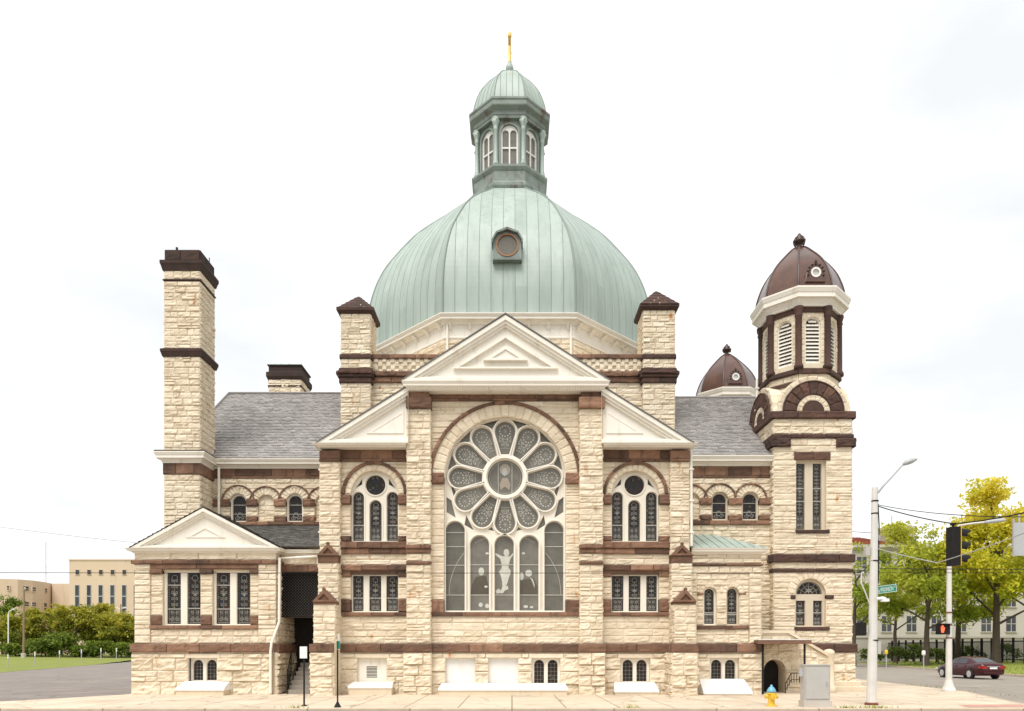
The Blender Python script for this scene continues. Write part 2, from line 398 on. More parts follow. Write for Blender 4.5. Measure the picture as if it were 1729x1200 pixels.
def lathe(mb, cx, cy, prof, seg=16, t=.5, m=0, ph=0):
    vs = []; fs = []
    for r, z in prof: vs += [(cx + r * math.cos(ph + 2 * PI * k / seg), cy + r * math.sin(ph + 2 * PI * k / seg), z) for k in range(seg)]
    for i in range(len(prof) - 1):
        for k in range(seg): fs.append((i * seg + k, i * seg + (k + 1) % seg, (i + 1) * seg + (k + 1) % seg, (i + 1) * seg + k))
    fs += [tuple(range(seg))[::-1], tuple(range((len(prof) - 1) * seg, len(prof) * seg))]
    mb.add(vs, fs, t, m)
def ribbon(mb, fr, pts, w, n, t=.5, m=0):
    vs = []; fs = []; P = [Vector(p) for p in pts]
    for i, p in enumerate(P):
        d = (P[min(i + 1, len(P) - 1)] - P[max(i - 1, 0)]); d = d.normalized() if d.length > 1e-7 else Vector((1, 0)); q = Vector((-d.y, d.x)) * w / 2
        a, b = p - q, p + q; vs += [fr.p(a.x, a.y, n), fr.p(b.x, b.y, n)]
    for i in range(len(P) - 1): fs.append((2 * i, 2 * i + 2, 2 * i + 3, 2 * i + 1))
    mb.add(vs, fs, t, m)
def disc(mb, fr, cx, cz, r, n, seg=6, t=.5, m=0):
    mb.add([fr.p(cx + r * math.cos(2 * PI * k / seg), cz + r * math.sin(2 * PI * k / seg), n) for k in range(seg)], [tuple(range(seg))], t, m)
def octp(cx, cy, s):
    r = 1.30656 * s; return [(cx + r * math.cos(rad(-112.5 + 45 * i)), cy + r * math.sin(rad(-112.5 + 45 * i))) for i in range(8)]
def octframes(cx, cy, s):
    p = octp(cx, cy, s); out = []
    for i in range(8):
        a, b = Vector((*p[i], 0)), Vector((*p[(i + 1) % 8], 0)); out.append(FR((a + b) / 2, b - a))
    return out
def slates(mb, A, B, Cc, Dd, row=.175, wid=.27, m=0, lift=.034):
    """A,B eave left/right; Dd,Cc ridge left/right: overlapping rows of slates"""
    A, B, Cc, Dd = map(Vector, (A, B, Cc, Dd)); nr = max(2, round(((Dd - A).length + (Cc - B).length) / 2 / row))
    nrm = (B - A).cross(Dd - A).normalized()
    for j in range(nr):
        f0, f1 = j / nr, (j + 1.12) / nr; l0, r0 = A.lerp(Dd, f0), B.lerp(Cc, f0); l1, r1 = A.lerp(Dd, min(1, f1)), B.lerp(Cc, min(1, f1))
        n = max(1, round((r0 - l0).length / wid)); off = (j % 2) * .5
        us = [0] + [(i + off) / n for i in range(n + 1) if 0 < (i + off) / n < 1] + [1]
        rt = R.uniform(-.08, .08)
        for a, b in zip(us, us[1:]):
            k = lift * R.uniform(.7, 1.3); sag = R.uniform(-.008, .008)
            gp_ = .004 / max(.5, (r0 - l0).length); p = [l0.lerp(r0, a + gp_), l0.lerp(r0, b - gp_), l1.lerp(r1, b - gp_), l1.lerp(r1, a + gp_)]
            mb.add([p[0] + nrm * (k + sag), p[1] + nrm * (k - sag), p[2] + nrm * .002, p[3] + nrm * .002, p[0] - nrm * .01, p[1] - nrm * .01],
                   [(0, 1, 2, 3), (4, 5, 1, 0)], min(1, max(0, R.gauss(.5, .15) + rt)), m)

# ---------------------------------------------------------------- the church
church = empty('church', (0, 0, 0), 'rough cream limestone church with brownstone bands, green copper dome and great round tracery window', 'church')
def part(mb, name, mats, parent=church, smooth=False, label=None):
    o = mb.build(name, mats, parent, smooth)
    if label: o['label'] = label
    return o

f0 = front(0)
zb0, zb1 = Zz(1101), Zz(1087)          # brownstone base course
AX = X(853)
GY = .0
def scroll(mb, fr, cx, cz, s, n, turns=1.4, flip=1, w=.016, a0=0):
    pts = []
    for i in range(15):
        q = i / 14; a = a0 + q * turns * 2 * PI * flip; r = s * (1 - .85 * q); pts.append((cx + r * math.cos(a), cz + r * math.sin(a)))
    ribbon(mb, fr, pts, w, n)
def ornament(mb, fr, cx, hw, z0, z1, n, dense=True):
    """pale painted scrollwork of a stained light"""
    sp = .085
    for s in (-1, 1):
        k = int((z1 - z0) / sp)
        for i in range(k): disc(mb, fr, cx + s * (hw - .035), z0 + sp * (i + .5), .011, n, 5, R.random())
    hb = min(.62, (z1 - z0) * .36)
    # lower panel
    for s in (-1, 1):
        scroll(mb, fr, cx + s * hw * .45, z0 + hb * .3, hw * .38, n, 1.5, s, .014, PI / 2)
        scroll(mb, fr, cx + s * hw * .45, z0 + hb * .72, hw * .3, n, 1.3, -s, .012, -PI / 2)
    ribbon(mb, fr, [(cx - hw + .03, z0 + .05), (cx + hw - .03, z0 + .05)], .014, n)
    k = 7
    for i in range(k):
        u = cx - hw * .8 + hw * 1.6 * i / (k - 1); ribbon(mb, fr, [(u, z0 + .06), (u, z0 + hb * .95)], .006, n - .001)
    # stem and star
    ribbon(mb, fr, [(cx, z0 + hb), (cx, z1 - hw * .9)], .010, n)
    zz = z0 + hb + .12
    while zz < z1 - hw * 1.2:
        for s in (-1, 1): scroll(mb, fr, cx + s * hw * .38, zz, hw * .27, n, 1.2, s, .011, PI / 2 - s * .6)
        zz += hw * .95
    st = z0 + (z1 - z0) * .58
    for i in range(6):
        a = PI / 2 + i * PI / 3; ribbon(mb, fr, [(cx, st), (cx + hw * .3 * math.cos(a), st + hw * .3 * math.sin(a))], .018, n + .001)
    if dense: mb_c = circ(cx, z1 - hw * .75, hw * .45, 18); ribbon(mb, fr, mb_c + mb_c[:1], .012, n)

def window(fr, outer, lights, nf=-.16, glass='stained', bars=(), orn=True, mould=.035, depth=.12, name='window', parent=church, ornaments=None, fw=.05):
    """frame mesh with glass and leading as its children; lights are polygons"""
    mb = MB()
    plate(mb, fr, outer, lights, nf - depth, nf, .6)
    big = [grow_safe(l, mould) for l in lights]
    fm = 'frame2' if name in ('tall_window',) or outer[0][0] > 8 else 'frame'; w = part(mb, name, fm)
    w.parent = parent
    rb = MB()
    for l in lights:
        plate(rb, fr, grow_safe(l, .004), [grow_safe(l, -.009)], nf - depth, nf - .05, .75)
    rb_o = rb.build('sash', fm, w)
    g = MB()
    for l in lights: plate(g, fr, grow_safe(l, .02), (), 0, nf - .085, R.random(), 0, False)
    g.build('glass', glass, w)
    b = MB()
    for u0, u1, z in bars: ribbon(b, fr, [(u0, z), (u1, z)], .035, nf - .07, .8, 0)
    if orn:
        for l in lights:
            us = [p[0] for p in l]; zs = [p[1] for p in l]; hw = (max(us) - min(us)) / 2
            if max(zs) - min(zs) > hw * 2.4: ornament(b, fr, (max(us) + min(us)) / 2, hw - .03, min(zs) + .02, max(zs) - .02, nf - .078)
    if ornaments: ornaments(b, nf - .078)
    if b.v: b.build('leading', 'lace' if name == 'great_window' else 'lead', w)
    return w
def grow_safe(l, d):
    l = ccw(l); n = len(l); out = []
    for i in range(n):
        a, b, c = Vector(l[i - 1]), Vector(l[i]), Vector(l[(i + 1) % n])
        e1 = (b - a).normalized() if (b - a).length > 1e-6 else (c - b).normalized(); e2 = (c - b).normalized() if (c - b).length > 1e-6 else e1
        q = Vector((e1.y, -e1.x)) + Vector((e2.y, -e2.x))
        q = q.normalized() if q.length > 1e-6 else Vector((e1.y, -e1.x)); k = q.dot(Vector((e1.y, -e1.x)))
        r = b + q * (d / max(.35, k)); out.append((r.x, r.y))
    return out

# ---- centre bay -------------------------------------------------
xl, xr = X(725), X(981)
wcx, whw = X(852.5), 2.36
wz0, wtop = Zz(1033), Zz(806) + 2.36
wsp = wtop - whw
bw = [(X(898), X(946), Zz(1156), Zz(1111))]                      # real basement window
bp = [(X(753), X(802), Zz(1156), Zz(1111)), (X(825), X(875), Zz(1156), Zz(1111))]
mb = MB()
plate(mb, f0, rect(xl, xr, -.2, Zz(655)), [arch(wcx, whw, wz0, wtop, 36)] + [rect(*k) for k in bw + bp], -.45, 0, .35)
hl = [('r', wcx - whw, wcx + whw, wz0, wsp), ('c', wcx, wsp, X(852.5 + 124) - wcx, 1)]
ashlar(mb, f0, xl, xr, zb1 + .01, Zz(677), .245, hl + [('r', wcx - whw - .6, wcx - whw, Zz(1040), Zz(1013)), ('r', wcx + whw, wcx + whw + .6, Zz(1040), Zz(1013)), ('r', xl, xr, Zz(1041), wz0), ('r', wcx - whw - .6, wcx - whw, Zz(817), Zz(799)), ('r', wcx + whw, wcx + whw + .6, Zz(817), Zz(799))])
voussoirs(mb, f0, wcx, wsp, whw - .01, X(852.5 + 123) - wcx, 27, -.3, .015, .03)
ashlar(mb, f0, xl, xr, -.1, zb0 - .01, .42, [('r', k[0], k[1], k[2], k[3]) for k in bw + bp] + [('r', k[0] - .12, k[1] + .12, k[3], Zz(1103)) for k in bw + bp], .075, (.5, 1.2), n1=.05)
for k in bw + bp: blk(mb, f0, k[0] - .11, k[1] + .11, k[3] + .006, Zz(1103.5), -.1, .06, .01)
part(mb, 'stone_wall', 'stone', label='centre bay wall of cream rock-faced limestone round the great window')

mb = TR()
voussoirs(mb, f0, wcx, wsp, X(852.5 + 123) - wcx + .005, X(852.5 + 128) - wcx, 24, -.05, .10, .015)
for s in (-1, 1):
    for (za, zc, wd, pr) in ((Zz(817), Zz(799), .62, .13), (Zz(1040), Zz(1013), .60, .05)):
        a = wcx + s * whw; blk(mb, f0, min(a, a + s * wd) , max(a, a + s * wd), za, zc, -.2, pr, .04)
band(mb, f0, xl, xr, Zz(1040), wz0 - .004, .09, .015)
band(mb, f0, xl, xr, Zz(674.5), Zz(660), .05, .03, (.9, 1.6)); band(mb, f0, xl, xr, Zz(677.5), Zz(674.8), .09, .01)
band(mb, f0, xl, xr, zb0, zb1, .10, .03, (.9, 1.7))
part(mb, 'brownstone_trim', 'brown')

# white infill panels of the two blocked basement windows
for k in bp:
    mb = MB(); plate(mb, f0, rect(k[0], k[1], k[2], k[3]), (), -.2, -.10, .6)
    part(mb, 'blind_panel', 'cover')
def basement_window(k, fr, parent=church):
    cx = (k[0] + k[1]) / 2; hw = (k[1] - k[0]) / 2; lw = hw * .36
    ls = [arch(cx + s * hw * .48, lw, k[2] + .05, k[3] - .06, 10) for s in (-1, 1)]
    def orn(b, n):
        for s in (-1, 1):
            for j in range(1, 6): z = k[2] + .05 + (k[3] - k[2] - .1) * j / 6; ribbon(b, fr, [(cx + s * hw * .48 - lw, z), (cx + s * hw * .48 + lw, z)], .008, n, .0)
            for j in (-.33, .33): ribbon(b, fr, [(cx + s * hw * .48 + lw * j, k[2] + .05), (cx + s * hw * .48 + lw * j, k[3] - .2)], .008, n, .0)
    return window(fr, rect(k[0] + .002, k[1] - .002, k[2] + .002, k[3] - .002), ls, -.10, 'stained', (), False, .02, .1, 'basement_window', parent, orn)
for k in bw: basement_window(k, f0)

# the great window
rcx, rcz = X(852.7), Zz(803)
def petal(R0, rc, Rc, h0, ang, g=0, n=12):
    """rounded petal: inner radius R0 half-width h0, outer cap radius rc centred at Rc"""
    pts = [(R0, -h0), ]
    al = math.asin((rc - h0) / (Rc - R0)) if Rc > R0 else 0
    for i in range(n + 1):
        a = -PI / 2 - al * -1 * 0 - al + (PI + 2 * al) * i / n; pts.append((Rc + rc * math.cos(a), rc * math.sin(a)))
    pts.append((R0, h0))
    ca, sa = math.cos(ang), math.sin(ang)
    return ccw([(rcx + x * ca - y * sa, rcz + x * sa + y * ca) for x, y in pts])
petals = [petal(.90, .405, 1.80, .16, PI / 2 + i * PI / 6) for i in range(12)]
cen = circ(rcx, rcz, .69, 36)
xs = [(243, 342), (370, 467), (495, 593), (622, 720), (750, 847)]
lanc = []
for i, (a, b) in enumerate(xs):
    a, b = X(670 + a / 3), X(670 + b / 3); tz = Zz(660 + (655 if i in (0, 4) else 727) / 3)
    lanc.append(arch((a + b) / 2, (b - a) / 2, Zz(1031.5), tz, 14))
spand = []
for i in range(12):      # little spandrel lights round the rim
    a = PI / 2 + (i + .5) * PI / 6
    if -.9 < math.sin(a) < -.3: continue
    ro, ri = (2.27, 1.97) if math.sin(a) > 0 else (2.15, 2.0)
    spand.append([(rcx + ro * math.cos(a + q), rcz + ro * math.sin(a + q)) for q in ((-.14, -.07, 0, .07, .14) if math.sin(a) > -.9 else (-.06, 0, .06))] + [(rcx + ri * math.cos(a), rcz + ri * math.sin(a))])
lowsp = []
for s in (-1, 1):
    lowsp.append([(wcx + s * 2.30, Zz(862)), (wcx + s * 2.30, Zz(836)), (rcx + s * 2.10, rcz - .90), (rcx + s * 1.93, Zz(872))])
    lowsp.append([(rcx + s * 1.60, Zz(884)), (rcx + s * 1.22, Zz(893.5)), (rcx + s * 1.52, Zz(867)), ])
def great_orn(b, n):
    def P(r, a, w=0): ca, sa = math.cos(a), math.sin(a); return (rcx + r * ca - w * sa, rcz + r * sa + w * ca)
    for i in range(12):
        a = PI / 2 + i * PI / 6; c = P(1.84, a)
        for k in range(12): q = 2 * PI * k / 12; disc(b, f0, c[0] + .21 * math.cos(q), c[1] + .21 * math.sin(q), .034, n, 6)
        for k in range(6): q = 2 * PI * k / 6; ribbon(b, f0, [c, (c[0] + .1 * math.cos(q), c[1] + .1 * math.sin(q))], .012, n, .1)
        for s in (-1, 1):
            for (r0, w, sz, fl) in ((1.50, .15, .10, 1), (1.34, .10, .075, -1), (1.52, .05, .05, 1)):
                cc = P(r0, a, s * w); scroll(b, f0, cc[0], cc[1], sz, n, 1.2, s * fl, .018, a)
            for (r0, w) in ((1.62, .22), (1.42, .20), (1.27, .12), (1.56, .1), (1.4, .03)): cc = P(r0, a, s * w); disc(b, f0, cc[0], cc[1], .024, n, 6)
            ribbon(b, f0, [P(1.2, a, s * .04), P(1.35, a, s * .03), P(1.5, a, s * .11), P(1.6, a, s * .2)], .012, n, .4)
        ribbon(b, f0, [P(1.17, a + q * .02) for q in range(-8, 9)], .014, n, .3)
    # lancet cross bars
    for i, l in enumerate(lanc):
        u0 = min(p[0] for p in l); u1 = max(p[0] for p in l)
        for z in ([710, 782, 877, 1030] if i in (0, 4) else [875, 1030]): ribbon(b, f0, [(u0, Zz(660 + z / 3)), (u1, Zz(660 + z / 3))], .028, n + .02, .7)
    for u in (-.27, .27): ribbon(b, f0, [(rcx + u, rcz - .62), (rcx + u, rcz + .62)], .022, n + .02, .7)
    c = circ(rcx, rcz, .62, 30); ribbon(b, f0, c + c[:1], .012, n, .2)
    for s in (-1, 1):    # faint painted arch behind the figures
        pts = [(wcx + s * (.15 + 2.05 * math.sin(q * PI / 2 / 12)), Zz(1003) + 2.35 * math.cos(q * PI / 2 / 12)) for q in range(13)]
        for i, l in enumerate(lanc):
            u0 = min(p[0] for p in l) + .02; u1 = max(p[0] for p in l) - .02
            seg = [p for p in pts if u0 < p[0] < u1]
            if len(seg) > 1: ribbon(b, f0, seg, .02, n, .0)
gw = window(f0, arch(wcx, whw - .003, wz0 + .003, wtop - .003, 40), petals + [cen] + lanc + spand + lowsp, -.27, 'rosegl', (), False, .03, .14, 'great_window', church, great_orn)
# raised mouldings of the tracery
mb = MB(); nb = -.27
for l in petals + lanc: plate(mb, f0, grow_safe(l, .062), [grow_safe(l, .022)], nb - .02, nb + .10, .8)
plate(mb, f0, circ(rcx, rcz, .85, 40), [circ(rcx, rcz, .73, 40)], nb - .02, nb + .13, .85)
plate(mb, f0, arch(wcx, whw - .004, wz0 + .004, wtop - .004, 40), [arch(wcx, whw - .05, wz0 + .06, wtop - .05, 40)], nb - .02, nb + .12, .8)
mb.build('tracery', 'white', gw)
# painted figures of the lancets
nf_ = -.27 - .076
def fig(pl_, t, dn):
    g_ = MB(); plate(g_, f0, pl_, (), 0, nf_ + dn, t, 0, False); g_.build(fname, fmat, gw)
M['saint'] = surf('saint_glass', [(0, (.28, .20, .13)), (1, (.40, .43, .42))], 3, .3, .3, 0)
fname, fmat = 'painted_figure', 'paleglass'
def pl(pts, t=.8, dn=0): fig(PP(pts), t, dn)
def el(px, py, rx, ry, t=.8, dn=0.001): fig([(X(px) + rx / 43.46 * math.cos(2 * PI * i / 12), Zz(py) + ry / 43.46 * math.sin(2 * PI * i / 12)) for i in range(12)], t, dn)
el(855, 931, 5, 6.5, .6)
pl([(836, 931), (842, 934), (848, 937), (861, 937), (866.5, 931), (866.5, 935), (862, 941), (860, 948), (858.5, 956), (862, 962), (861.5, 968), (859, 974), (857, 982), (853, 990), (850.5, 999), (846, 1001), (845, 998), (848, 989), (847.5, 980), (845, 970), (842, 964), (847, 957), (846, 947), (844, 941), (836, 935)], .75)
pl([(843, 962), (862, 961), (862, 968), (855, 970), (852, 976), (846, 970)], 1.0, .002)
pl([(836.5, 996), (841, 992), (845, 995), (849, 994), (852, 989), (857, 987), (858.5, 993), (852, 996), (850, 999), (838, 1001)], .7, .002)
for q in ((822, 932, 3, 2), (884, 932, 3, 2), (812, 963, 5, 7), (893, 966, 6, 6), (881, 971, 3.5, 7), (820, 989, 3, 2), (811, 1020, 3.5, 4), (822, 1022, 3.5, 4), (888, 1023, 4, 2.5), (898, 1024, 3, 2)): el(*q)
pl([(895, 973), (900, 976), (903, 985), (903, 992), (901, 985), (898, 978)], .5)
fname, fmat = 'painted_saint', 'saint'; el(852, 793, 4, 7, .9, .001); pl([(843, 815), (848, 803), (857, 803), (862, 815), (860, 824), (852, 818), (845, 824)], .1)
stain = surf('amber_glass', [(0, (.055, .045, .032)), (1, (.115, .095, .065))], 3, .5, .3, 0); M['amber'] = stain
el(852.5, 789, 9, 10, .25, -.004)
fname, fmat = 'painted_robe', 'amber'
pl([(803, 972), (820, 970), (824.5, 990), (825, 1002), (794, 1002), (796, 985)], .4, -.004); pl([(879, 978), (902, 974), (908, 990), (908, 1002), (878, 1002)], .6, -.004)

# ---- pilasters of the centre bay ------------------------------------------
PY = -.30
def pilaster(a, b, Y, ztop, zbase_a, zbase_b, cap, depth=.4):
    """a,b shaft pixels; base pixels; cap = list of brown capital rows (px a, px b, y0, y1, proud)"""
    f = front(Y); mb = MB()
    mb.box(X(a, Y) + .01, X(b, Y) - .01, Y, Y + depth, -.2, Zz(ztop, Y), .35)
    ashlar(mb, f, X(a, Y), X(b, Y), Zz(1087, Y) + .01, Zz(ztop, Y), .245, [('r', -99, 99, Zz(934, Y), Zz(920, Y)), ('r', -99, 99, Zz(953, Y), Zz(947.5, Y))] if abs(a - 700) < 30 or abs(a - 995) < 30 else (), .05, (.35, .7))
    for sx, fr in ((1, rightside(X(b, Y) - .01)), (-1, leftside(X(a, Y) + .01))):
        u0, u1 = (Y, Y + depth) if sx > 0 else (-Y - depth, -Y)
        ashlar(mb, fr, u0, u1, Zz(1087, Y), Zz(ztop, Y), .245, (), .03, (.3, .6))
    ashlar(mb, front(Y - .08), X(zbase_a, Y), X(zbase_b, Y), -.1, Zz(1101, Y) - .01, .42, (), .08, (.45, .8), n0=-.3)
    o = part(mb, 'pilaster', 'stone')
    b_ = TR()
    band(b_, f, X(zbase_a, Y) - .02, X(zbase_b, Y) + .02, Zz(1101, Y), Zz(1087, Y), .13, .03, n0=-.35)
    for (p, q, y0, y1, pr) in cap: band(b_, f, X(p, Y), X(q, Y), Zz(y1, Y), Zz(y0, Y), pr, .03, (.45, 1.2), n0=-.35)
    b_.build('brownstone_trim', 'brown', o)
    return o
cb = [(920, 926.5, .13), (927, 934, .08), (947.5, 953, .06)]
pilaster(686.5, 727, PY, 690, 681, 729, [(691, 725, 659, 671.5, .02), (686, 729, 672, 690, .16)] + [(685.5, 728, a, b, p) for a, b, p in cb])
pilaster(979, 1018, PY, 690, 977, 1022, [(981, 1014, 659, 671.5, .02), (977, 1021, 672, 690, .16)] + [(978, 1019, a, b, p) for a, b, p in cb])

# ---- centre pediment ---------------------------------------------------------
def pediment(poly_px, Y, n1s, insets, tymp_in, base=None, name='pediment', extra=None, t=.6):
    f = front(Y); T = PP(poly_px, Y); mb = MB()
    for i, (d0, d1) in enumerate(insets):
        o_ = inset(T, [q - .012 for q in d0]) if isinstance(d0, list) else T
        plate(mb, f, o_, [inset(T, d1)], -.6, n1s[i], t + .1 * i)
    plate(mb, f, inset(T, [q - .012 for q in tymp_in]), (), -.6, n1s[-1], .7)
    if extra: extra(mb, f, T)
    return part(mb, name, 'white')
def ex1(mb, f, T):
    plate(mb, f, inset(T, [.50, .62, .62]), [inset(T, [.56, .70, .70])], -.3, -.10, .8)
    plate(mb, f, inset(T, [.80, .98, .98]), [inset(T, [.88, 1.08, 1.08])], -.3, -.06, .8)
    plate(mb, f, inset(T, [.88, 1.08, 1.08]), (), -.3, -.11, .8)
CY = -.72
ped = pediment([(678, 642), (1030, 642), (853.5, 531)], CY, [0, -.07, -.14, -.24], [(0, [.10, .15, .15]), ([.10, .15, .15], [.16, .25, .25]), ([.16, .25, .25], [.2, .33, .33])], [.2, .33, .33], extra=ex1)
mb = MB()
z0, z1 = Zz(655.5, CY), Zz(641.5, CY); xa, xb = X(690, CY), X(1018, CY)
sweep(mb, [(xa, .2), (xa, -.46), (xb, -.46), (xb, .2)], cprof(z0, z1, .28, -.55), t=.6)
q = xa - .05
while q < xb + .05: mb.box(q, q + .05, -.575, -.5, z0 + .03, z0 + .10, .7); q += .1
mb.build('cornice', 'white', ped)
mb = MB()
T = PP([(677, 643), (1031, 643), (853.5, 530)], CY)
for (a, b) in ((T[0], T[2]), (T[2], T[1])):
    mb.add([(a[0], CY - .03, a[1]), (b[0], CY - .03, b[1]), (b[0], 4.9, b[1]), (a[0], 4.9, a[1]), (a[0], CY - .03, a[1] + .05), (b[0], CY - .03, b[1] + .05), (b[0], 4.9, b[1] + .05), (a[0], 4.9, a[1] + .05)],
           [(0, 1, 2, 3), (7, 6, 5, 4), (4, 5, 1, 0), (1, 5, 6, 2), (3, 7, 4, 0)], .3)
part(mb, 'gable_roof', 'slatedark')
mb = MB()   # cheeks of the raised centre
for sx, x in ((-1, X(690)), (1, X(1015))):
    mb.box(min(x, x - sx * .3), max(x, x - sx * .3), .02, 4.8, 8, Zz(655.5), .5)
part(mb, 'stone_wall', 'stone')

# ---- side bays -----------------------------------------------------------------
SBY = .12
fs_ = front(SBY)
def sidebay(mir):
    """mir=False left bay (px), True right bay"""
    Mx = (lambda p: 1705 - p) if mir else (lambda p: p)
    def U(p): return X(Mx(p), SBY)
    def span(a, b): a, b = U(a), U(b); return (min(a, b), max(a, b))
    Y = SBY; zz = lambda y: Zz(y, Y)
    cx = U(632.5); x0, x1 = span(570, 690); w0, w1 = span(592.3, 672.7); hw = (w1 - w0) / 2
    ztop = zz(794); zs = ztop - hw; r1 = hw + .22; r1 = 50 * (D + Y) / F; rh = 55 * (D + Y) / F
    bas = span(604, 653) if not mir else (X(1048, Y), X(1097, Y))
    bz = (zz(1153), zz(1111)); mb = MB()
    plate(mb, fs_, rect(x0, x1, -.2, zz(742)), [arch(cx, hw, zz(914.5), ztop, 24), rect(w0, w1, zz(1033), zz(969)), rect(bas[0], bas[1], *bz)], -.4, 0, .35)
    hs = [('r', w0, w1, zz(914.5), zs), ('c', cx, zs, r1, 1), ('r', w0, w1, zz(1033), zz(969)), ('r', x0, x1, zz(935), zz(914.8)), ('r', x0, x1, zz(974), zz(954)), ('r', x0, x1, zz(1040), zz(1033.5)),
          ('r', x0, w0, zz(852), zz(836)), ('r', w1, x1, zz(852), zz(836)), ('r', x0, w0, zz(1033), zz(1012)), ('r', w1, x1, zz(1033), zz(1012))]
    ashlar(mb, fs_, x0, x1, zz(1087) + .01, zz(779), .245, hs)
    voussoirs(mb, fs_, cx, zs, hw - .005, r1, 15, -.25, .015, .03)
    ashlar(mb, fs_, x0, x1, -.1, zz(1101) - .01, .42, [('r', bas[0], bas[1], *bz), ('r', bas[0] - .12, bas[1] + .12, bz[1], zz(1103))], .075, (.5, 1.2), n1=.05)
    blk(mb, fs_, bas[0] - .11, bas[1] + .11, bz[1] + .006, zz(1103.5), -.1, .06, .01)
    part(mb, 'stone_wall', 'stone')
    mb = TR()
    voussoirs(mb, fs_, cx, zs, r1 + .004, rh, 12, -.05, .10, .012)
    for (a, b) in ((x0 + .05, w0), (w1, x1 - .05)):
        blk(mb, fs_, a, b, zz(852), zz(836), -.2, .14, .04); blk(mb, fs_, a, b, zz(914.5), zz(905), -.2, .09, .05)
        blk(mb, fs_, a, b, zz(1033), zz(1012), -.2, .05, .04); blk(mb, fs_, a, b, zz(974), zz(964), -.1, .06, .03)
    band(mb, fs_, x0, x1, zz(926), zz(915), .16, .03); band(mb, fs_, x0, x1, zz(935), zz(926.5), .10, .02)
    band(mb, fs_, x0, x1, zz(963.5), zz(954), .12, .03, (.8, 1.2)); blk(mb, fs_, w0, w1, zz(969), zz(963.8), -.2, .03, .01)
    band(mb, fs_, x0, x1, zz(1040), zz(1033.8), .11, .015); band(mb, fs_, x0, x1, zz(1101), zz(1087), .12, .03, (.9, 1.7))
    band(mb, fs_, x0, x1, zz(775.5), zz(760), .05, .03, (.8, 1.3)); band(mb, fs_, x0, x1, zz(779.5), zz(775.8), .09, .01)
    part(mb, 'brownstone_trim', 'brown')
    # triple arched window
    lit = []
    for (a, b, t) in ((594, 613, 829), (622.7, 643, 843), (652, 671.2, 829)):
        a, b = span(a, b); lit.append(arch((a + b) / 2, (b - a) / 2, zz(912.5), zz(t), 12))
    lit.append(circ(cx, zz(817), 17 * (D + Y) / F, 28))
    for s in (-1, 1): lit.append([(cx + s * .52, zs + .42), (cx + s * .80, zs + .25), (cx + s * .52, zs + .66)])
    bars = [(min(p[0] for p in l), max(p[0] for p in l), zz(885)) for l in (lit[0], lit[2])]
    w = window(fs_, arch(cx, hw - .003, zz(914.5) + .003, ztop - .003, 26), lit, -.17, 'stained', bars, True, .03, .13, 'arched_window')
    mbr = MB()
    for l in lit[:4]: plate(mbr, fs_, grow_safe(l, .05), [grow_safe(l, .015)], -.19, -.135, .8)
    plate(mbr, fs_, arch(cx, hw - .004, zz(914.5) + .004, ztop - .004, 26), [arch(cx, hw - .04, zz(914.5) + .05, ztop - .04, 26)], -.19, -.125, .8)
    mbr.build('tracery', 'frame', w)
    # triple square window
    lit = []
    for (a, b) in ((594, 612.5), (622, 642.5), (651, 671)): a, b = span(a, b); lit.append(rect(a, b, zz(1031.5), zz(971)))
    bars = [(l[0][0], l[1][0], zz(1009)) for l in lit]
    window(fs_, rect(w0 + .003, w1 - .003, zz(1033) + .003, zz(969) - .003), lit, -.15, 'stained', bars, True, .03, .12, 'square_window')
    if mir: basement_window((bas[0], bas[1], *bz), fs_)
    else:
        mb = MB(); k = bas; plate(mb, fs_, rect(k[0], k[1], *bz), [rect(X(618, Y), X(636, Y), zz(1145), zz(1125))], -.2, -.10, .6)
        o = part(mb, 'blind_panel', 'white')
        g = MB()
        for j in range(8):
            z = zz(1145) + (zz(1125) - zz(1145)) * j / 8
            g.add([(X(618, Y), Y + .11, z), (X(636, Y), Y + .11, z), (X(636, Y), Y + .145, z + .026), (X(618, Y), Y + .145, z + .026)], [(0, 1, 2, 3)], .4)
        g.box(X(618, Y), X(636, Y), Y + .19, Y + .2, zz(1145), zz(1125), 0, 1)
        g.build('louver', ['white', 'dark'], o)
    # half pediment
    PYs = -.52; pts = [(535, 747), (689, 747), (689, 652)]
    pts = [(Mx(a), b) for a, b in pts]; T = ccw(PP(pts, PYs)); f = front(PYs)
    # inset per edge: base / vertical / rake
    def ins(b, r, v):
        out = []
        n = len(T)
        for i in range(n):
            a, c = T[i], T[(i + 1) % n]
            out.append(b if abs(a[1] - c[1]) < 1e-3 else (v if abs(a[0] - c[0]) < 1e-3 else r))
        return inset(T, out)
    mb = MB()
    st = [(0, 0, 0), (.09, .15, .002), (.15, .25, .004), (.19, .34, .006)]
    for i in range(3): plate(mb, f, ins(*[q - .012 for q in st[i][:2]], st[i][2]) if i else T, [ins(*[q + (.0015 if k == 2 else 0) for k, q in enumerate(st[i + 1])])], -.6, [0, -.07, -.14][i], .6)
    plate(mb, f, ins(st[3][0] - .012, st[3][1] - .012, st[3][2]), (), -.6, -.24, .7)
    plate(mb, f, ins(.42, .62, .2), [ins(.47, .69, .26)], -.4, -.20, .8)
    plate(mb, f, ins(.47, .69, .26), (), -.4, -.255 + .04, .75)
    pd = part(mb, 'pediment', 'white')
    mb = MB(); z0, z1 = zz(760), Zz(746.5, PYs); a, b = X(Mx(543), 0), X(Mx(688), 0)
    if mir: sweep(mb, [(b, -.28), (a, -.28), (a, 2.6)], cprof(z0, z1, .26, -.5), t=.6)
    else: sweep(mb, [(a, 2.6), (a, -.28), (b, -.28)], cprof(z0, z1, .26, -.5), t=.6)
    mb.build('cornice', 'white', pd)
    mb = MB(); a, b = PP([(Mx(533.5), 748), (Mx(689), 651.5)], PYs)
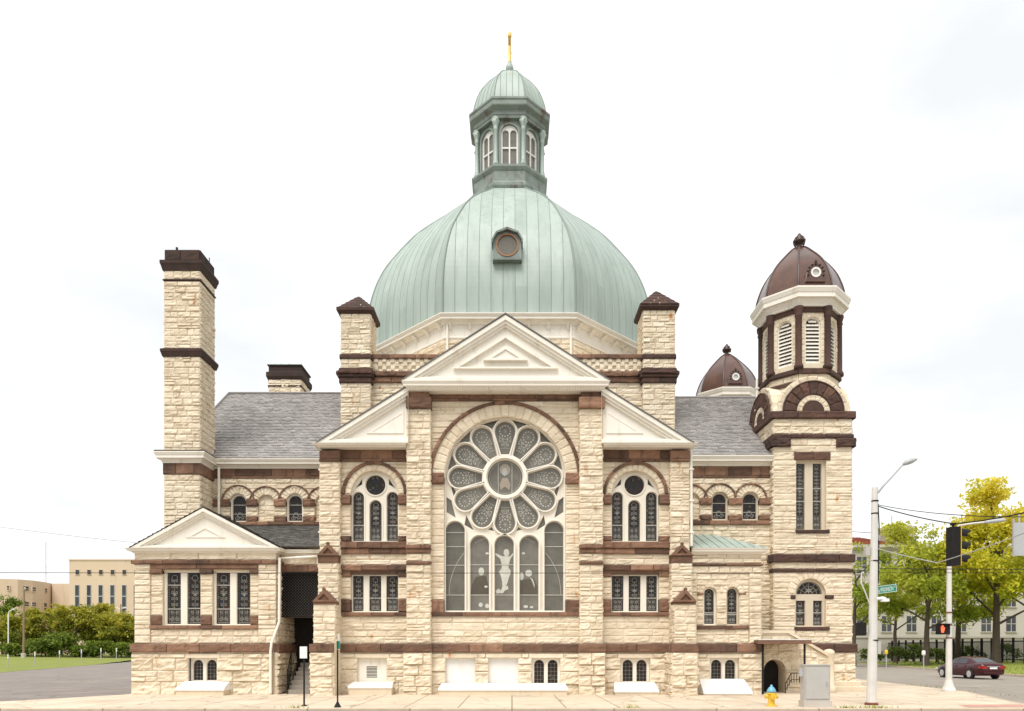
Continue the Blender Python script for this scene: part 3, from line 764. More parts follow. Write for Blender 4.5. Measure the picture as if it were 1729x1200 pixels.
    mb.add([(a[0], PYs - .03, a[1]), (b[0], PYs - .03, b[1]), (b[0], 4.9, b[1]), (a[0], 4.9, a[1]), (a[0], PYs - .03, a[1] + .05), (b[0], PYs - .03, b[1] + .05), (b[0], 4.9, b[1] + .05), (a[0], 4.9, a[1] + .05)],
           [(3, 2, 1, 0), (4, 5, 6, 7), (0, 1, 5, 4), (1, 2, 6, 5), (0, 4, 7, 3)], .3)
    part(mb, 'gable_roof', 'slatedark')
    # outer side wall of the bay
    mb = MB(); x = U(541); mb.box(min(x, U(546)), max(x, U(546)), .1, 2.9, -.1, zz(760), .5)
    part(mb, 'stone_wall', 'stone')
    # outer pilaster
    a, b = (540, 574) if not mir else (1132, 1164)
    p = pilaster(a, b, -.1, 779, a - 1, b + 1, [(a - .5, b + .5, 761, 775, .05), (a - .5, b + .5, 775.5, 779.5, .09)], .5)
    # stepped buttress
    for (Yb, ca, cb_, ap, gb, bot, sa, sb, st_) in (((-.42, 536, 572.5, 918, 938, 950, 537.5, 571, 950), (-1.0, 528, 567, 995, 1016, 1020, 529.5, 566, 1020)) if not mir else ((-.42, 1132, 1170, 918.6, 938, 950, 1134, 1168.5, 950), (-1.0, 1137.5, 1176, 995, 1016, 1020, 1139, 1175, 1020))):
        fb = front(Yb); mb = MB(); dep = .4 if Yb > -.5 else .62; zt = Zz(st_, Yb)
        xa, xb = X(sa, Yb), X(sb, Yb)
        mb.box(xa + .01, xb - .01, Yb, Yb + dep + .2, -.1, zt, .4)
        ashlar(mb, fb, xa, xb, Zz(1087, Yb) if Yb < -.5 else 3.2, zt, .245, (), .04, (.3, .55))
        fr = rightside(xb - .01) if not mir else leftside(xa + .01)
        ashlar(mb, fr, *((Yb, Yb + dep) if not mir else (-Yb - dep, -Yb)), Zz(1087, Yb), zt, .245, (), .04, (.3, .6))
        fr = rightside(xb - .01) if mir else leftside(xa + .01)
        ashlar(mb, fr, *((Yb, Yb + dep) if mir else (-Yb - dep, -Yb)), Zz(1087, Yb), zt, .245, (), .04, (.3, .6))
        if Yb < -.5:
            xa2, xb2 = (X(524.5, Yb), X(563, Yb)) if not mir else (X(1134, Yb), X(1177, Yb))
            mb.box(xa2 + .02, xb2 - .02, Yb - .08, .3, -.1, Zz(1101, Yb), .4)
            ashlar(mb, front(Yb - .08), xa2, xb2, -.1, Zz(1101, Yb) - .01, .42, (), .08, (.4, .9))
            for fr, rg in ((rightside(xb2 - .02), (Yb - .08, .2)), (leftside(xa2 + .02), (-.2, -Yb + .08))): ashlar(mb, fr, *rg, -.1, Zz(1101, Yb) - .01, .42, (), .07, (.4, .8))
        bt = part(mb, 'buttress', 'stone')
        if Yb < -.5: band(bm_ := MB(), front(Yb - .08), xa2 - .03, xb2 + .03, Zz(1101, Yb), Zz(1087, Yb), .05, .02, (1, 2), n0=-.9); bm_.build('brownstone_course', 'brown', bt)
        mb = MB(); zc, zg, za_ = Zz(bot, Yb), Zz(gb, Yb), Zz(ap, Yb); a_, b_ = X(ca, Yb), X(cb_, Yb); m_ = (a_ + b_) / 2
        band(mb, fb, a_ + .02, b_ - .02, zc, zg, .05, .02, (1, 2), n0=-dep)
        plate(mb, fb, [(a_, zg), (b_, zg), (m_, za_)], [inset([(a_, zg), (b_, zg), (m_, za_)], [.07, .11, .11])], -dep, .12, .55)
        plate(mb, fb, [(a_ + .03, zg + .01), (b_ - .03, zg + .01), (m_, za_ - .04)], (), -dep, .05, .4)
        lathe(mb, m_, Yb - .06, [(.02, za_ - .06), (.07, za_ - .02), (.075, za_ + .03), (.03, za_ + .07)], 8, .4)
        mb.build('gabled_cap', 'brown', bt)
sidebay(False); sidebay(True)

# ---- wings behind ------------------------------------------------------------------
WY = 2.6; fw_ = front(WY)
def wz(y): return Zz(y, WY)
def wing(x0p, x1p, arcs, wins, blanks, ytop_c, ybot_c, yfr0, yfr1, ring_out, ring_in, ysp, ylow, ysill, zlow, hood_y):
    Y = WY; x0, x1 = X(x0p, Y), X(x1p, Y); mb = MB(); hs = []; op = []
    k = (D + Y) / F
    ops = [(X(c, Y), 14.2 * k, wz(wb), wz(wt)) for c, wt, wb in wins]
    bl = [(X(c, Y), 14.2 * k, wz(wb), wz(wt)) for c, wt, wb in blanks]
    def inside(o): return o[0] - o[1] > x0 + .05 and o[0] + o[1] < x1 - .05
    plate(mb, fw_, rect(x0, x1, -.2, wz(yfr0) + .6), [arch(*o) for o in ops + bl if inside(o)], -.35, 0, .35)
    for o in ops + bl:
        zs = o[3] - o[1]; hs += [('r', o[0] - o[1], o[0] + o[1], o[2], zs), ('c', o[0], zs, ring_out * k, 1)]
    hs += [('r', x0, x1, wz(ysill[1]), wz(ysill[0]))]
    xsort = sorted(ops + bl)
    for o in xsort:
        for (a, b) in (ysp, ylow): hs.append(('r', o[0] + o[1], o[0] + o[1] + 22 * k, wz(b), wz(a))); hs.append(('r', o[0] - o[1] - 22 * k, o[0] - o[1], wz(b), wz(a)))
    ashlar(mb, fw_, x0, x1, zlow, wz(yfr1), .25, hs, .045, (.3, .7))
    for o in xsort: voussoirs(mb, fw_, o[0], o[3] - o[1], o[1], ring_out * k, 11, -.2, .012, .03)
    for o in bl:
        if inside(o):
            plate(mb, fw_, arch(o[0], o[1], o[2], o[3]), (), -.3, -.12, .4, 0, False)
            ashlar(mb, front(Y + .12), o[0] - o[1], o[0] + o[1], o[2], o[3] - o[1] * .6, .25, (), .035, (.25, .4))
    part(mb, 'stone_wall', 'stone')
    mb = TR()
    for o in xsort: voussoirs(mb, fw_, o[0], o[3] - o[1], ring_out * k + .004, (ring_out + 2.6) * k, 10, -.05, .07, .01, a0=.18, a1=PI - .18)
    # springer blocks between the openings
    ed = [x0] + [v for o in xsort for v in (o[0] - o[1], o[0] + o[1])] + [x1]
    for a, b in zip(ed[::2], ed[1::2]):
        a, b = max(a, x0), min(b, x1)
        if b - a > .06:
            blk(mb, fw_, a, b, wz(ysp[1]), wz(ysp[0]), -.1, .10, .04); blk(mb, fw_, a, b, wz(ylow[1]), wz(ylow[0]), -.1, .08, .04)
    band(mb, fw_, x0, x1, wz(ysill[1]), wz(ysill[0]), .10, .02)
    band(mb, fw_, x0, x1, wz(yfr1 - 3), wz(yfr0), .04, .03, (.6, 1.2)); band(mb, fw_, x0, x1, wz(yfr1), wz(yfr1 - 2.7), .07, .01)
    part(mb, 'brownstone_trim', 'brown')
    for o in ops:
        def orn(b, n, o=o):
            for j in (.3, .62): z = o[2] + (o[3] - o[2]) * j; ribbon(b, fw_, [(o[0] - o[1] + .05, z), (o[0] + o[1] - .05, z)], .025, n, .8)
            for s in (-1, 1): scroll(b, fw_, o[0] + s * .12, o[2] + .2, .10, n, 1.3, s, .014)
            c = circ(o[0], o[2] + .32, .10, 12); ribbon(b, fw_, c + c[:1], .02, n)
        window(fw_, arch(o[0], o[1] - .002, o[2] + .002, o[3] - .002), [arch(o[0], o[1] - .07, o[2] + .06, o[3] - .07)], -.10, 'stained', (), False, .02, .08, 'arched_window', church, orn)
    # cornice gutter
    mb = MB(); sweep(mb, [(x0 - .0, Y), (x1, Y)], cprof(wz(ybot_c), wz(ytop_c), .42), t=.6)
    part(mb, 'gutter', 'white')
wing(358, 566, None, [(402.5, 833, 881), (497.5, 833, 881)], [(449, 835, 879), (546, 835, 879)], 778, 791.5, 792, 807.5, 26, 16, (843, 855), (872, 881), (881.3, 887), 4.5, 816)
wing(1148, 1303, None, [(1215.5, 830, 878), (1267, 830, 878)], [(1168, 832, 876)], 772.5, 787, 788, 806.5, 26, 16, (841, 852.5), (870, 878.5), (879, 886), .2, 812)
# slate roofs of the wings
RY = WY + 5.5
ez = wz(777); er = Zz(665, RY)
mb = MB(); a0 = X(292, WY); a1 = X(600, WY)
slates(mb, (a0, WY - .38, ez), (a1, WY - .38, ez), (X(640, WY), RY, er), (X(386.5, RY), RY, er))
# hipped left end
slates(mb, (a0, RY + 5.5, ez), (a0, WY - .38, ez), (X(386.5, RY), RY - .02, er), (X(386.5, RY), RY + .02, er), .3, .4)
tube(mb, [(a0, WY - .38, ez + .05), (X(386.5, RY), RY, er + .05), (X(640, WY), RY, er + .05)], .06, 6, .3)
mb.add([(a0, RY + 5.5, ez), (a1, RY + 5.5, ez), (X(640, WY), RY, er), (X(386.5, RY), RY, er)], [(3, 2, 1, 0)], .4)
part(mb, 'slate_roof', 'slate')
ez2 = wz(772); er2 = Zz(672, RY)
mb = MB(); b0, b1 = X(1110, WY), X(1303, WY)
slates(mb, (b0, WY - .38, ez2), (b1, WY - .38, ez2), (X(1290, RY), RY, er2), (X(1100, WY), RY, er2))
tube(mb, [(X(1100, WY), RY, er2 + .04), (X(1290, RY), RY, er2 + .04)], .06, 6, .3)
mb.add([(b0, RY + 5.5, ez2), (b1 + 2.5, RY + 5.5, ez2), (X(1290, RY), RY, er2), (X(1100, WY), RY, er2)], [(3, 2, 1, 0)], .4)
part(mb, 'slate_roof', 'slate')
# hidden outer end of the left wing
mb = MB(); mb.box(a0, a0 + .3, WY + .3, RY + 5.4, -.1, ez - .1, .5); mb.box(a0, 13.5, RY + 5.4, RY + 5.7, -.1, ez - .1, .5)
part(mb, 'stone_wall', 'stone')

# ---- tall chimney ---------------------------------------------------------------------
CHY = 1.3; fc = front(CHY)
def cz(y): return Zz(y, CHY)
c0, c1 = X(277.2, CHY), X(337.8, CHY); cd = 1.45; cyb = CHY + cd
mb = MB(); mb.box(c0 + .02, c1 - .02, CHY + .02, cyb, -.1, cz(440), .4)
for fr, rg in ((fc, (c0, c1)), (rightside(c1 - .005), (CHY, cyb)), (leftside(c0 + .005), (-cyb, -CHY))):
    for a, b in ((800, 783), ): pass
    ashlar(mb, fr, *rg, 2.0 if fr is not fc else 4.0, cz(801), .245, (), .04, (.3, .65))
    ashlar(mb, fr, *rg, cz(766), cz(602), .245, (), .04, (.25, .6))
    ashlar(mb, fr, *rg, cz(589), cz(475), .255, (), .04, (.25, .6))
    ashlar(mb, fr, *rg, cz(471), cz(457), .255, (), .04, (.25, .6))
chm = part(mb, 'chimney', 'stone', label='tall square limestone chimney with three dark bands')
cpath = [(c0, CHY), (c1, CHY), (c1, cyb), (c0, cyb)]
mb = MB()
for fr, rg in ((fc, (c0, c1)), (rightside(c1 - .005), (CHY, cyb)), (leftside(c0 + .005), (-cyb, -CHY))): band(mb, fr, rg[0] - .03, rg[1] + .03, cz(800.5), cz(782.5), .05, .02, (.4, .8))
mb.build('brownstone_frieze', 'brown', chm)
mb = MB(); sweep(mb, cpath, cprof(cz(782), cz(764.5), .30), True, .6); mb.build('cornice', 'white', chm)
mb = MB()
sweep(mb, cpath, bprof(cz(764.4), cz(762), .30), True, .5)
mb.build('dark_band', 'darkstone', chm); mb = MB(); sweep(mb, cpath, [(-.05, cz(602)), (.06, cz(602)), (.10, cz(596)), (.12, cz(594)), (.12, cz(590)), (-.05, cz(586))], True, .5)
mb.build('dark_band', 'darkstone', chm); mb = MB(); sweep(mb, cpath, bprof(cz(474.6), cz(471), .05), True, .4)
mb.build('dark_band', 'darkstone', chm); mb = MB(); sweep(mb, cpath, [(-.05, cz(457)), (.05, cz(457)), (.10, cz(449)), (.13, cz(446)), (.13, cz(441)), (.0, cz(439)), (-.2, cz(439))], True, .3)
mb.build('dark_band', 'darkstone', chm)
mb = MB()
for fr, rg in ((fc, (c0, c1)), (rightside(c1), (CHY, cyb)), (leftside(c0), (-cyb, -CHY)), (FR((0, cyb, 0), (-1, 0, 0)), (-c1, -c0))): band(mb, fr, rg[0] + .03, rg[1] - .03, cz(439), cz(421.5), 0, .015, (.5, .7), n0=-.2)
mb.box(c0 + .2, c1 - .2, CHY + .2, cyb - .2, cz(440), cz(424), .2)
tube(mb, [(c0 + .38, CHY + .3, cz(424)), (c0 + .38, CHY + .3, cz(411))], .05, 8, .2); mb.box(c0 + .6, c0 + 1.15, CHY + .3, cyb - .3, cz(418), cz(415), .2); mb.box(c0 + .7, c0 + 1.05, CHY + .4, cyb - .4, cz(424), cz(418), .2)
tube(mb, [(c1 - .1, cyb - .3, cz(424)), (c1 - .1, cyb - .3, cz(409))], .02, 6, .2)
mb.build('chimney_cap', 'darkstone', chm)

# ---- small chimney behind the ridge ----------------------------------------------------------
SY = 17.7; fq = front(SY); q0, q1 = X(453.7, SY), X(508, SY); sd = 2.0
def sz(y): return Zz(y, SY)
mb = MB(); mb.box(q0 + .02, q1 - .02, SY + .02, SY + sd, 8, sz(620), .4)
for fr, rg in ((fq, (q0, q1)), (rightside(q1 - .005), (SY, SY + sd)), (leftside(q0), (-SY - sd, -SY))): ashlar(mb, fr, *rg, 12, sz(640), .3, (), .05, (.4, .8))
ch2 = part(mb, 'chimney', 'stone', label='short chimney with dark cap rising behind the slate ridge')
sp_ = [(q0, SY), (q1, SY), (q1, SY + sd), (q0, SY + sd)]; mb = MB()
sweep(mb, sp_, bprof(sz(653.5), sz(650), .05), True, .2); mb.build('dark_band', 'darkstone', ch2); mb = MB(); sweep(mb, sp_, [(-.05, sz(641)), (.05, sz(641)), (.13, sz(636)), (.13, sz(629)), (0, sz(627)), (0, sz(618)), (.08, sz(617)), (-1, sz(616.5))], True, .2)
mb.build('dark_band', 'darkstone', ch2)
mb = MB(); sweep(mb, sp_, bprof(sz(617), sz(615), .09, -.95), True, .5)
for i in (.35, .6): tube(mb, [(q0 + (q1 - q0) * i, SY + .3, sz(616)), (q0 + (q1 - q0) * i, SY + .3, sz(611))], .04, 6, .4)
mb.build('chimney_cap', 'copperdark', ch2)

# ---- crossing block with its corner turrets ------------------------------------------------
TY = 4.5; ft = front(TY)
def tz(y, Y=TY): return Zz(y, Y)
zA = 9.5
tl0, tl1 = X(575.6, TY), X(625.5, TY); tr0, tr1 = X(1086, TY), X(1139.5, TY)
WL = TY + .35; fwl = front(WL)
mb = MB(); mb.box(tl1 - .2, tr0 + .2, WL + .02, 20.5, -.1, tz(600, WL) - .02, .45)
ashlar(mb, fwl, tl1 - .1, tr0 + .1, zA, tz(646, WL), .27, (), .045)
ashlar(mb, fwl, tl1 - .1, tr0 + .1, tz(629, WL), tz(606.5, WL), .2, (), .03, (.25, .4))
q = tl1 + .05; r = 0     # checker blocks
h = (tz(606.5, WL) - tz(629, WL))
for r in range(3):
    q = tl1 + .1 + (r % 2) * .19
    while q < tr0 - .2: blk(mb, fwl, q, q + .18, tz(628, WL) + h * (.12 + .29 * r), tz(628, WL) + h * (.12 + .29 * r) + .17, -.05, .05, .015, .55); q += .38
part(mb, 'stone_wall', 'stone')
mb = TR()
band(mb, fwl, tl1 - .1, tr0 + .1, tz(606, WL), tz(599, WL), .10, .02); band(mb, fwl, tl1 - .1, tr0 + .1, tz(637, WL), tz(629, WL), .20, .03); band(mb, fwl, tl1 - .1, tr0 + .1, tz(646.5, WL), tz(637.3, WL), .10, .03)
part(mb, 'brownstone_trim', 'brown')
for (a, b, cap0, ap, dy) in ((tl0, tl1, 519, 500, 0), (tr0, tr1, 513, 491, 0)):
    td = 1.35; yb = TY + td; mb = MB(); mb.box(a + .02, b - .02, TY + .02, yb - .02, zA - 1, tz(cap0 + 10), .4)
    sides = ((ft, (a, b)), (rightside(b - .005), (TY, yb)), (leftside(a + .005), (-yb, -TY)))
    for fr, rg in sides:
        for (y0, y1) in ((735, 646.5), (622, 605.5), (598.5, cap0 + 10)): ashlar(mb, fr, *rg, tz(y0), tz(y1), .245, (), .04, (.3, .6))
    tu = part(mb, 'turret', 'stone')
    pth = [(a, TY), (b, TY), (b, yb), (a, yb)]; mb = TR()
    for fr, rg in sides + ((FR((0, yb, 0), (-1, 0, 0)), (-b, -a)),):
        band(mb, fr, rg[0] - .05, rg[1] + .05, tz(605.5), tz(598.5), .06, .02); band(mb, fr, rg[0] - .10, rg[1] + .10, tz(632.5), tz(627), .20, .03); band(mb, fr, rg[0] - .1, rg[1] + .1, tz(637.5), tz(632.7), .13, .03)
        band(mb, fr, rg[0] - .05, rg[1] + .05, tz(646.5), tz(638), .08, .02); band(mb, fr, rg[0] - .05, rg[1] + .05, tz(626.8), tz(622), .09, .02)
    mb.build('brownstone_trim', 'brown2', tu)
    mb = MB(); zq, zt_ = tz(cap0 + 11), tz(ap, TY + .67)
    sweep(mb, pth, [(-.05, zq), (.06, zq), (.17, zq + .12), (.17, zq + .25), (-.05, zq + .27)], True, .15)
    # stepped pyramid of coping stones
    n = 5; zz0 = zq + .25; mx, my = (a + b) / 2, (TY + yb) / 2; hw = (b - a) / 2 + .13
    for i in range(n):
        w0, w1 = hw * (1 - i / n) + .03, hw * (1 - (i + 1) / n) + .035; za_, zb_ = zz0 + (zt_ - zz0) * i / n, zz0 + (zt_ - zz0) * (i + 1) / n
        for s in range(4):
            c_, s_ = [(1, 0), (0, 1), (-1, 0), (0, -1)][s]; k = max(1, 4 - i)
            for j in range(k):
                u0, u1 = -1 + 2 * j / k + .03, -1 + 2 * (j + 1) / k - .03; tn = R.random() * .6
                def pt(u, w, z): x_, y_ = u * w, -w; return (mx + x_ * c_ - y_ * s_, my + x_ * s_ + y_ * c_, z)
                mb.add([pt(u0, w0, za_), pt(u1, w0, za_), pt(u1, w1, zb_ - .03), pt(u0, w1, zb_ - .03), pt(u0, w0, za_ - .03), pt(u1, w0, za_ - .03)], [(0, 1, 2, 3), (4, 5, 1, 0)], tn)
    lathe(mb, mx, my, [(hw * 1.36, zz0 - .02), (.02, zt_ - .04)], 4, .4, 1, PI / 4)
    mb.build('pyramid_cap', ['brown2', 'stone'], tu)

# ---- octagonal drum, dome and lantern ------------------------------------------------------------
DX, DYc = -.135, 13.0
ds = 6.0
mb = MB(); zd0, zd1 = 14.6, Zz(571, 5.7); cor0, cor1 = Zz(544.5, 5.5), Zz(526.5, 5.3)
ofr = octframes(DX, DYc, ds)
lathe(mb, DX, DYc, [(1.30656 * ds - .05, 13), (1.30656 * ds - .05, cor0 + .2)], 8, .4, 0, rad(22.5))
for i in (6, 7, 0, 1, 2): ashlar(mb, ofr[i], -ds / 2, ds / 2, zd0, zd1, .27, (), .04) if i != 0 else ashlar(mb, ofr[0], -ds / 2, ds / 2, zd0, zd1, .27, (), .04)
drum = part(mb, 'drum', 'stone', label='octagonal stone drum under the dome')
mb = MB(); op = octp(DX, DYc, ds)
sweep(mb, op, [(-.05, zd1), (.04, zd1), (.05, zd1 + .08), (.02, zd1 + .12), (.02, cor0 + .02), (-.05, cor0 + .02)], True, .5)
for i in range(8):
    fr = ofr[i]; n = 7
    for k in range(n):
        u = -ds / 2 + .25 + (ds - .5) * k / (n - 1)
        vs = [fr.p(u + a, z, nn) for a in (-.06, .06) for z, nn in ((zd1 + .35, .01), (cor0 + .01, .01), (cor0 + .01, .36), (zd1 + .55, .20))]
        mb.add(vs, [(0, 3, 2, 1), (4, 5, 6, 7), (0, 4, 7, 3), (3, 7, 6, 2)], .5)
sweep(mb, op, cprof(cor0, cor1, .42), True, .6)
mb.build('cornice', 'white', drum)
mb = MB(); z = cor0
for s in (-1, 1):
    u = s * (ds / 2 - .12); tube(mb, [ofr[0].p(u, 14.8, .10), ofr[0].p(u, cor0, .10)], .055, 8, .7)
mb.build('downpipe', 'white', drum)

dome_s = 6.17
dprof = [(1.0, cor1 - .02), (1.0, 18.3), (.997, 18.9), (.987, 19.6), (.967, 20.3), (.935, 21.05), (.88, 21.95), (.79, 22.95), (.688, 23.95), (.588, 24.7), (.478, 25.42), (.38, 25.98), (.305, 26.45), (.25, 26.75)]
def resample(p, n):
    out = []
    for i in range(n + 1):
        q = i / n * (len(p) - 1); k = min(int(q), len(p) - 2); t = q - k
        P0, P1, P2, P3 = p[max(k - 1, 0)], p[k], p[k + 1], p[min(k + 2, len(p) - 1)]
        out.append(tuple(.5 * (2 * P1[j] + (P2[j] - P0[j]) * t + (2 * P0[j] - 5 * P1[j] + 4 * P2[j] - P3[j]) * t * t + (3 * P1[j] - P0[j] - 3 * P2[j] + P3[j]) * t ** 3) for j in (0, 1)))
    return out
def octdome(cx, cy, s, prof, npan, nrow, name, mats, parent, rollr, seamh=.016, label=None):
    pr = resample(prof, nrow); mb = MB(); sm = MB(); ap = 1.2071 * s
    for i in range(8):
        a = rad(-90 + 45 * i); nx, ny = math.cos(a), math.sin(a); tx, ty = -ny, nx
        def P(u, k, z, off=0): return (cx + nx * (ap * k + off) + tx * u, cy + ny * (ap * k + off) + ty * u, z + off * .3)
        w = s / npan
        for j in range(npan):
            ua, ub = -s / 2 + j * w, -s / 2 + (j + 1) * w; tn = R.gauss(.5, .11); brk = R.randint(0, nrow)
            for r in range(nrow):
                (k0, z0), (k1, z1) = pr[r], pr[r + 1]; h0, h1 = s / 2 * k0, s / 2 * k1
                if r == brk: tn = R.gauss(.5, .11); brk = r + R.randint(4, 12)
                cl = lambda u, h: max(-h, min(h, u))
                A, B, Cc, Dd = cl(ua, h0), cl(ub, h0), cl(ub, h1), cl(ua, h1)
                if B - A < 1e-4: continue
                q = [P(A, k0, z0), P(B, k0, z0), P(Cc, k1, z1), P(Dd, k1, z1)]
                mb.add(q if Cc - Dd > 1e-4 else q[:3], [(0, 1, 2, 3)] if Cc - Dd > 1e-4 else [(0, 1, 2)], min(1, max(0, tn)))
            if j > 0:
                pts = []
                for k, z in pr:
                    if abs(ua) < s / 2 * k - .02: pts.append((k, z))
                if len(pts) > 1:
                    for (k0, z0), (k1, z1) in zip(pts, pts[1:]):
                        g = .013; sm.add([P(ua - g, k0, z0), P(ua, k0, z0, seamh), P(ua + g, k0, z0), P(ua - g, k1, z1), P(ua, k1, z1, seamh), P(ua + g, k1, z1)], [(0, 1, 4, 3), (1, 2, 5, 4)], .5)
    o = mb.build(name, mats[0], parent)
    if label: o['label'] = label
    rl = MB()
    for i in range(8):
        a = rad(-112.5 + 45 * i); rr = 1.30656 * s
        tube(rl, [(cx + rr * k * math.cos(a), cy + rr * k * math.sin(a), z) for k, z in pr], rollr, 6, .5)
    rl.build('hip_roll', mats[1], o)
    if sm.v: sm.build('standing_seam', mats[1], o)
    return o
dome = octdome(DX, DYc, dome_s, dprof, 11, 34, 'dome', ('copper', 'seam'), church, .05, label='great octagonal dome of green copper')
# dormer with round window
DFY = 5.42; fd = front(DFY); dcx = X(856.5, DFY)
def dz(y): return Zz(y, DFY)
mb = MB(); dw = X(880.5, DFY) - dcx
prof_d = [(dcx - dw, dz(437)), (dcx + dw, dz(437)), (dcx + dw, dz(408)), (dcx + dw * .72, dz(396)), (dcx, dz(390)), (dcx - dw * .72, dz(396)), (dcx - dw, dz(408))]
orr = 19.5 * (D + DFY) / F; ocz = dz(413.5)
plate(mb, fd, prof_d, [circ(dcx, ocz, orr, 28)], -2.2, 0, .45)
g = [(dcx - dw - .06, dz(411)), (dcx - dw - .06, dz(406)), (dcx - dw * .74 - .03, dz(393)), (dcx, dz(385.5)), (dcx + dw * .74 + .03, dz(393)), (dcx + dw + .06, dz(406)), (dcx + dw + .06, dz(411)), (dcx + dw, dz(411)), (dcx + dw, dz(407.5)), (dcx + dw * .72, dz(395.5)), (dcx, dz(389.5)), (dcx - dw * .72, dz(395.5)), (dcx - dw, dz(407.5)), (dcx - dw, dz(411))]
plate(mb, fd, g, (), -2.2, .16, .0)
mb.box(dcx - dw - .02, dcx + dw + .02, DFY - .08, DFY + .4, dz(439.5), dz(436.8), .0)
dm = mb.build('dormer', 'copperdark', dome)
M['copperlip'] = surf('bright_copper', [(0, (.24, .10, .04)), (1, (.36, .17, .07))], 4, .5, .5, 0)
mb = MB(); plate(mb, fd, circ(dcx, ocz, orr - .004, 28), [circ(dcx, ocz, orr - .07, 28)], -.1, .03, .5, 0); plate(mb, fd, circ(dcx, ocz, orr - .06, 28), (), 0, -.04, .4, 1, False)
mb.build('round_window', ['copperlip', 'rosegl'], dome)

# lantern
def lz(y, Y): return Zz(y, Y)
LY = DYc
mb = MB()
sweep(mb, octp(DX, DYc, 1.62), [(-.5, 26.5), (.05, 26.5), (.14, 26.66), (.17, 26.75), (.17, 26.9), (.08, 26.98), (.06, 27.02), (.02, 27.06), (.02, 27.60), (.06, 27.64), (.14, 27.78), (.14, 27.9), (-.3, 27.97)], True, .55)
lathe(mb, DX, DYc, [(1.30656 * 1.45, 26.2), (1.30656 * 1.45, 28.0)], 8, .4, 0, rad(22.5))
ls = 1.42
lfr = octframes(DX, DYc, ls)
for fr in lfr:
    plate(mb, fr, rect(-ls / 2, ls / 2, 27.9, 30.75), [arch(0, .47, 28.06, 30.28, 16)], -.25, 0, .55)
    plate(mb, fr, arch(0, .56, 28.02, 30.37, 16), [arch(0, .472, 28.05, 30.282, 16)], -.1, .05, .75)
lan = part(mb, 'lantern', 'copperdark', label='copper lantern on top of the dome')
for fr in lfr:
    w = MB()
    ls2 = [rect(s * .21 - .17, s * .21 + .17, 28.14, 29.02) for s in (-1, 1)] + [arch(s * .21, .17, 29.10, 30.02, 10) for s in (-1, 1)]
    plate(w, fr, arch(0, .468, 28.064, 30.276, 16), ls2, -.2, -.07, .6, 0)
    for l in ls2: plate(w, fr, grow_safe(l, .01), (), 0, -.14, .7, 1, False)
    w.build('lantern_window', ['cover', 'lanternglass'] if 'lanternglass' in M else ['cover', 'rosegl'], lan)
for (x, y) in octp(DX, DYc, 1.50):
    w = MB(); lathe(w, x, y, [(.17, 27.96), (.17, 28.1), (.13, 28.16), (.15, 28.22), (.115, 28.3), (.105, 29.9), (.14, 29.96), (.11, 30.0), (.13, 30.1), (.17, 30.25), (.22, 30.38), (.16, 30.42), (.2, 30.5), (.2, 30.55)], 12, .7)
    for k in range(4): a = k * PI / 2 + .3; lathe(w, x + .17 * math.cos(a), y + .17 * math.sin(a), [(.02, 30.3), (.07, 30.36), (.07, 30.44), (.02, 30.48)], 6, .8)
    w.build('column', 'copper', lan, True)
mb = MB()
sweep(mb, octp(DX, DYc, 1.56), [(-.3, 30.5), (.04, 30.5), (.06, 30.62), (.10, 30.66), (.10, 30.86), (.16, 30.9), (.30, 31.0), (.32, 31.05), (.32, 31.28), (.36, 31.32), (.36, 31.42), (-.2, 31.5)], True, .45)
mb.build('cornice', 'copperdark', lan)
octdome(DX, DYc, 1.66, [(1, 31.42), (1, 31.6), (.975, 31.9), (.93, 32.25), (.83, 32.8), (.66, 33.35), (.45, 33.85), (.22, 34.2), (.07, 34.36)], 5, 16, 'cupola', ('copper', 'seam'), lan, .035, .02)
mb = MB(); lathe(mb, DX, DYc, [(.14, 34.2), (.2, 34.38), (.12, 34.44), (.20, 34.54), (.23, 34.68), (.18, 34.86), (.10, 34.98), (.12, 35.04), (.07, 35.1)], 16, .6); mb.build('finial', 'copper', lan, True)
mb = MB()
tube(mb, [(DX, DYc, 34.9), (DX, DYc, 35.5), (DX, DYc, 36.6)], [.11, .09, .08], 8, .5); tube(mb, [(DX, DYc - .55, 36.05), (DX, DYc + .55, 36.05)], .09, 8, .4)
for p in ((0, 0, 36.62), (0, -.58, 36.05), (0, .58, 36.05)): lathe(mb, DX, DYc + p[1], [(.03, p[2] - .12), (.11, p[2] - .06), (.12, p[2] + .03), (.04, p[2] + .16), (.01, p[2] + .22)], 8, .6)
part(mb, 'cross', 'gold', label='gilded cross seen edge-on at the very top')

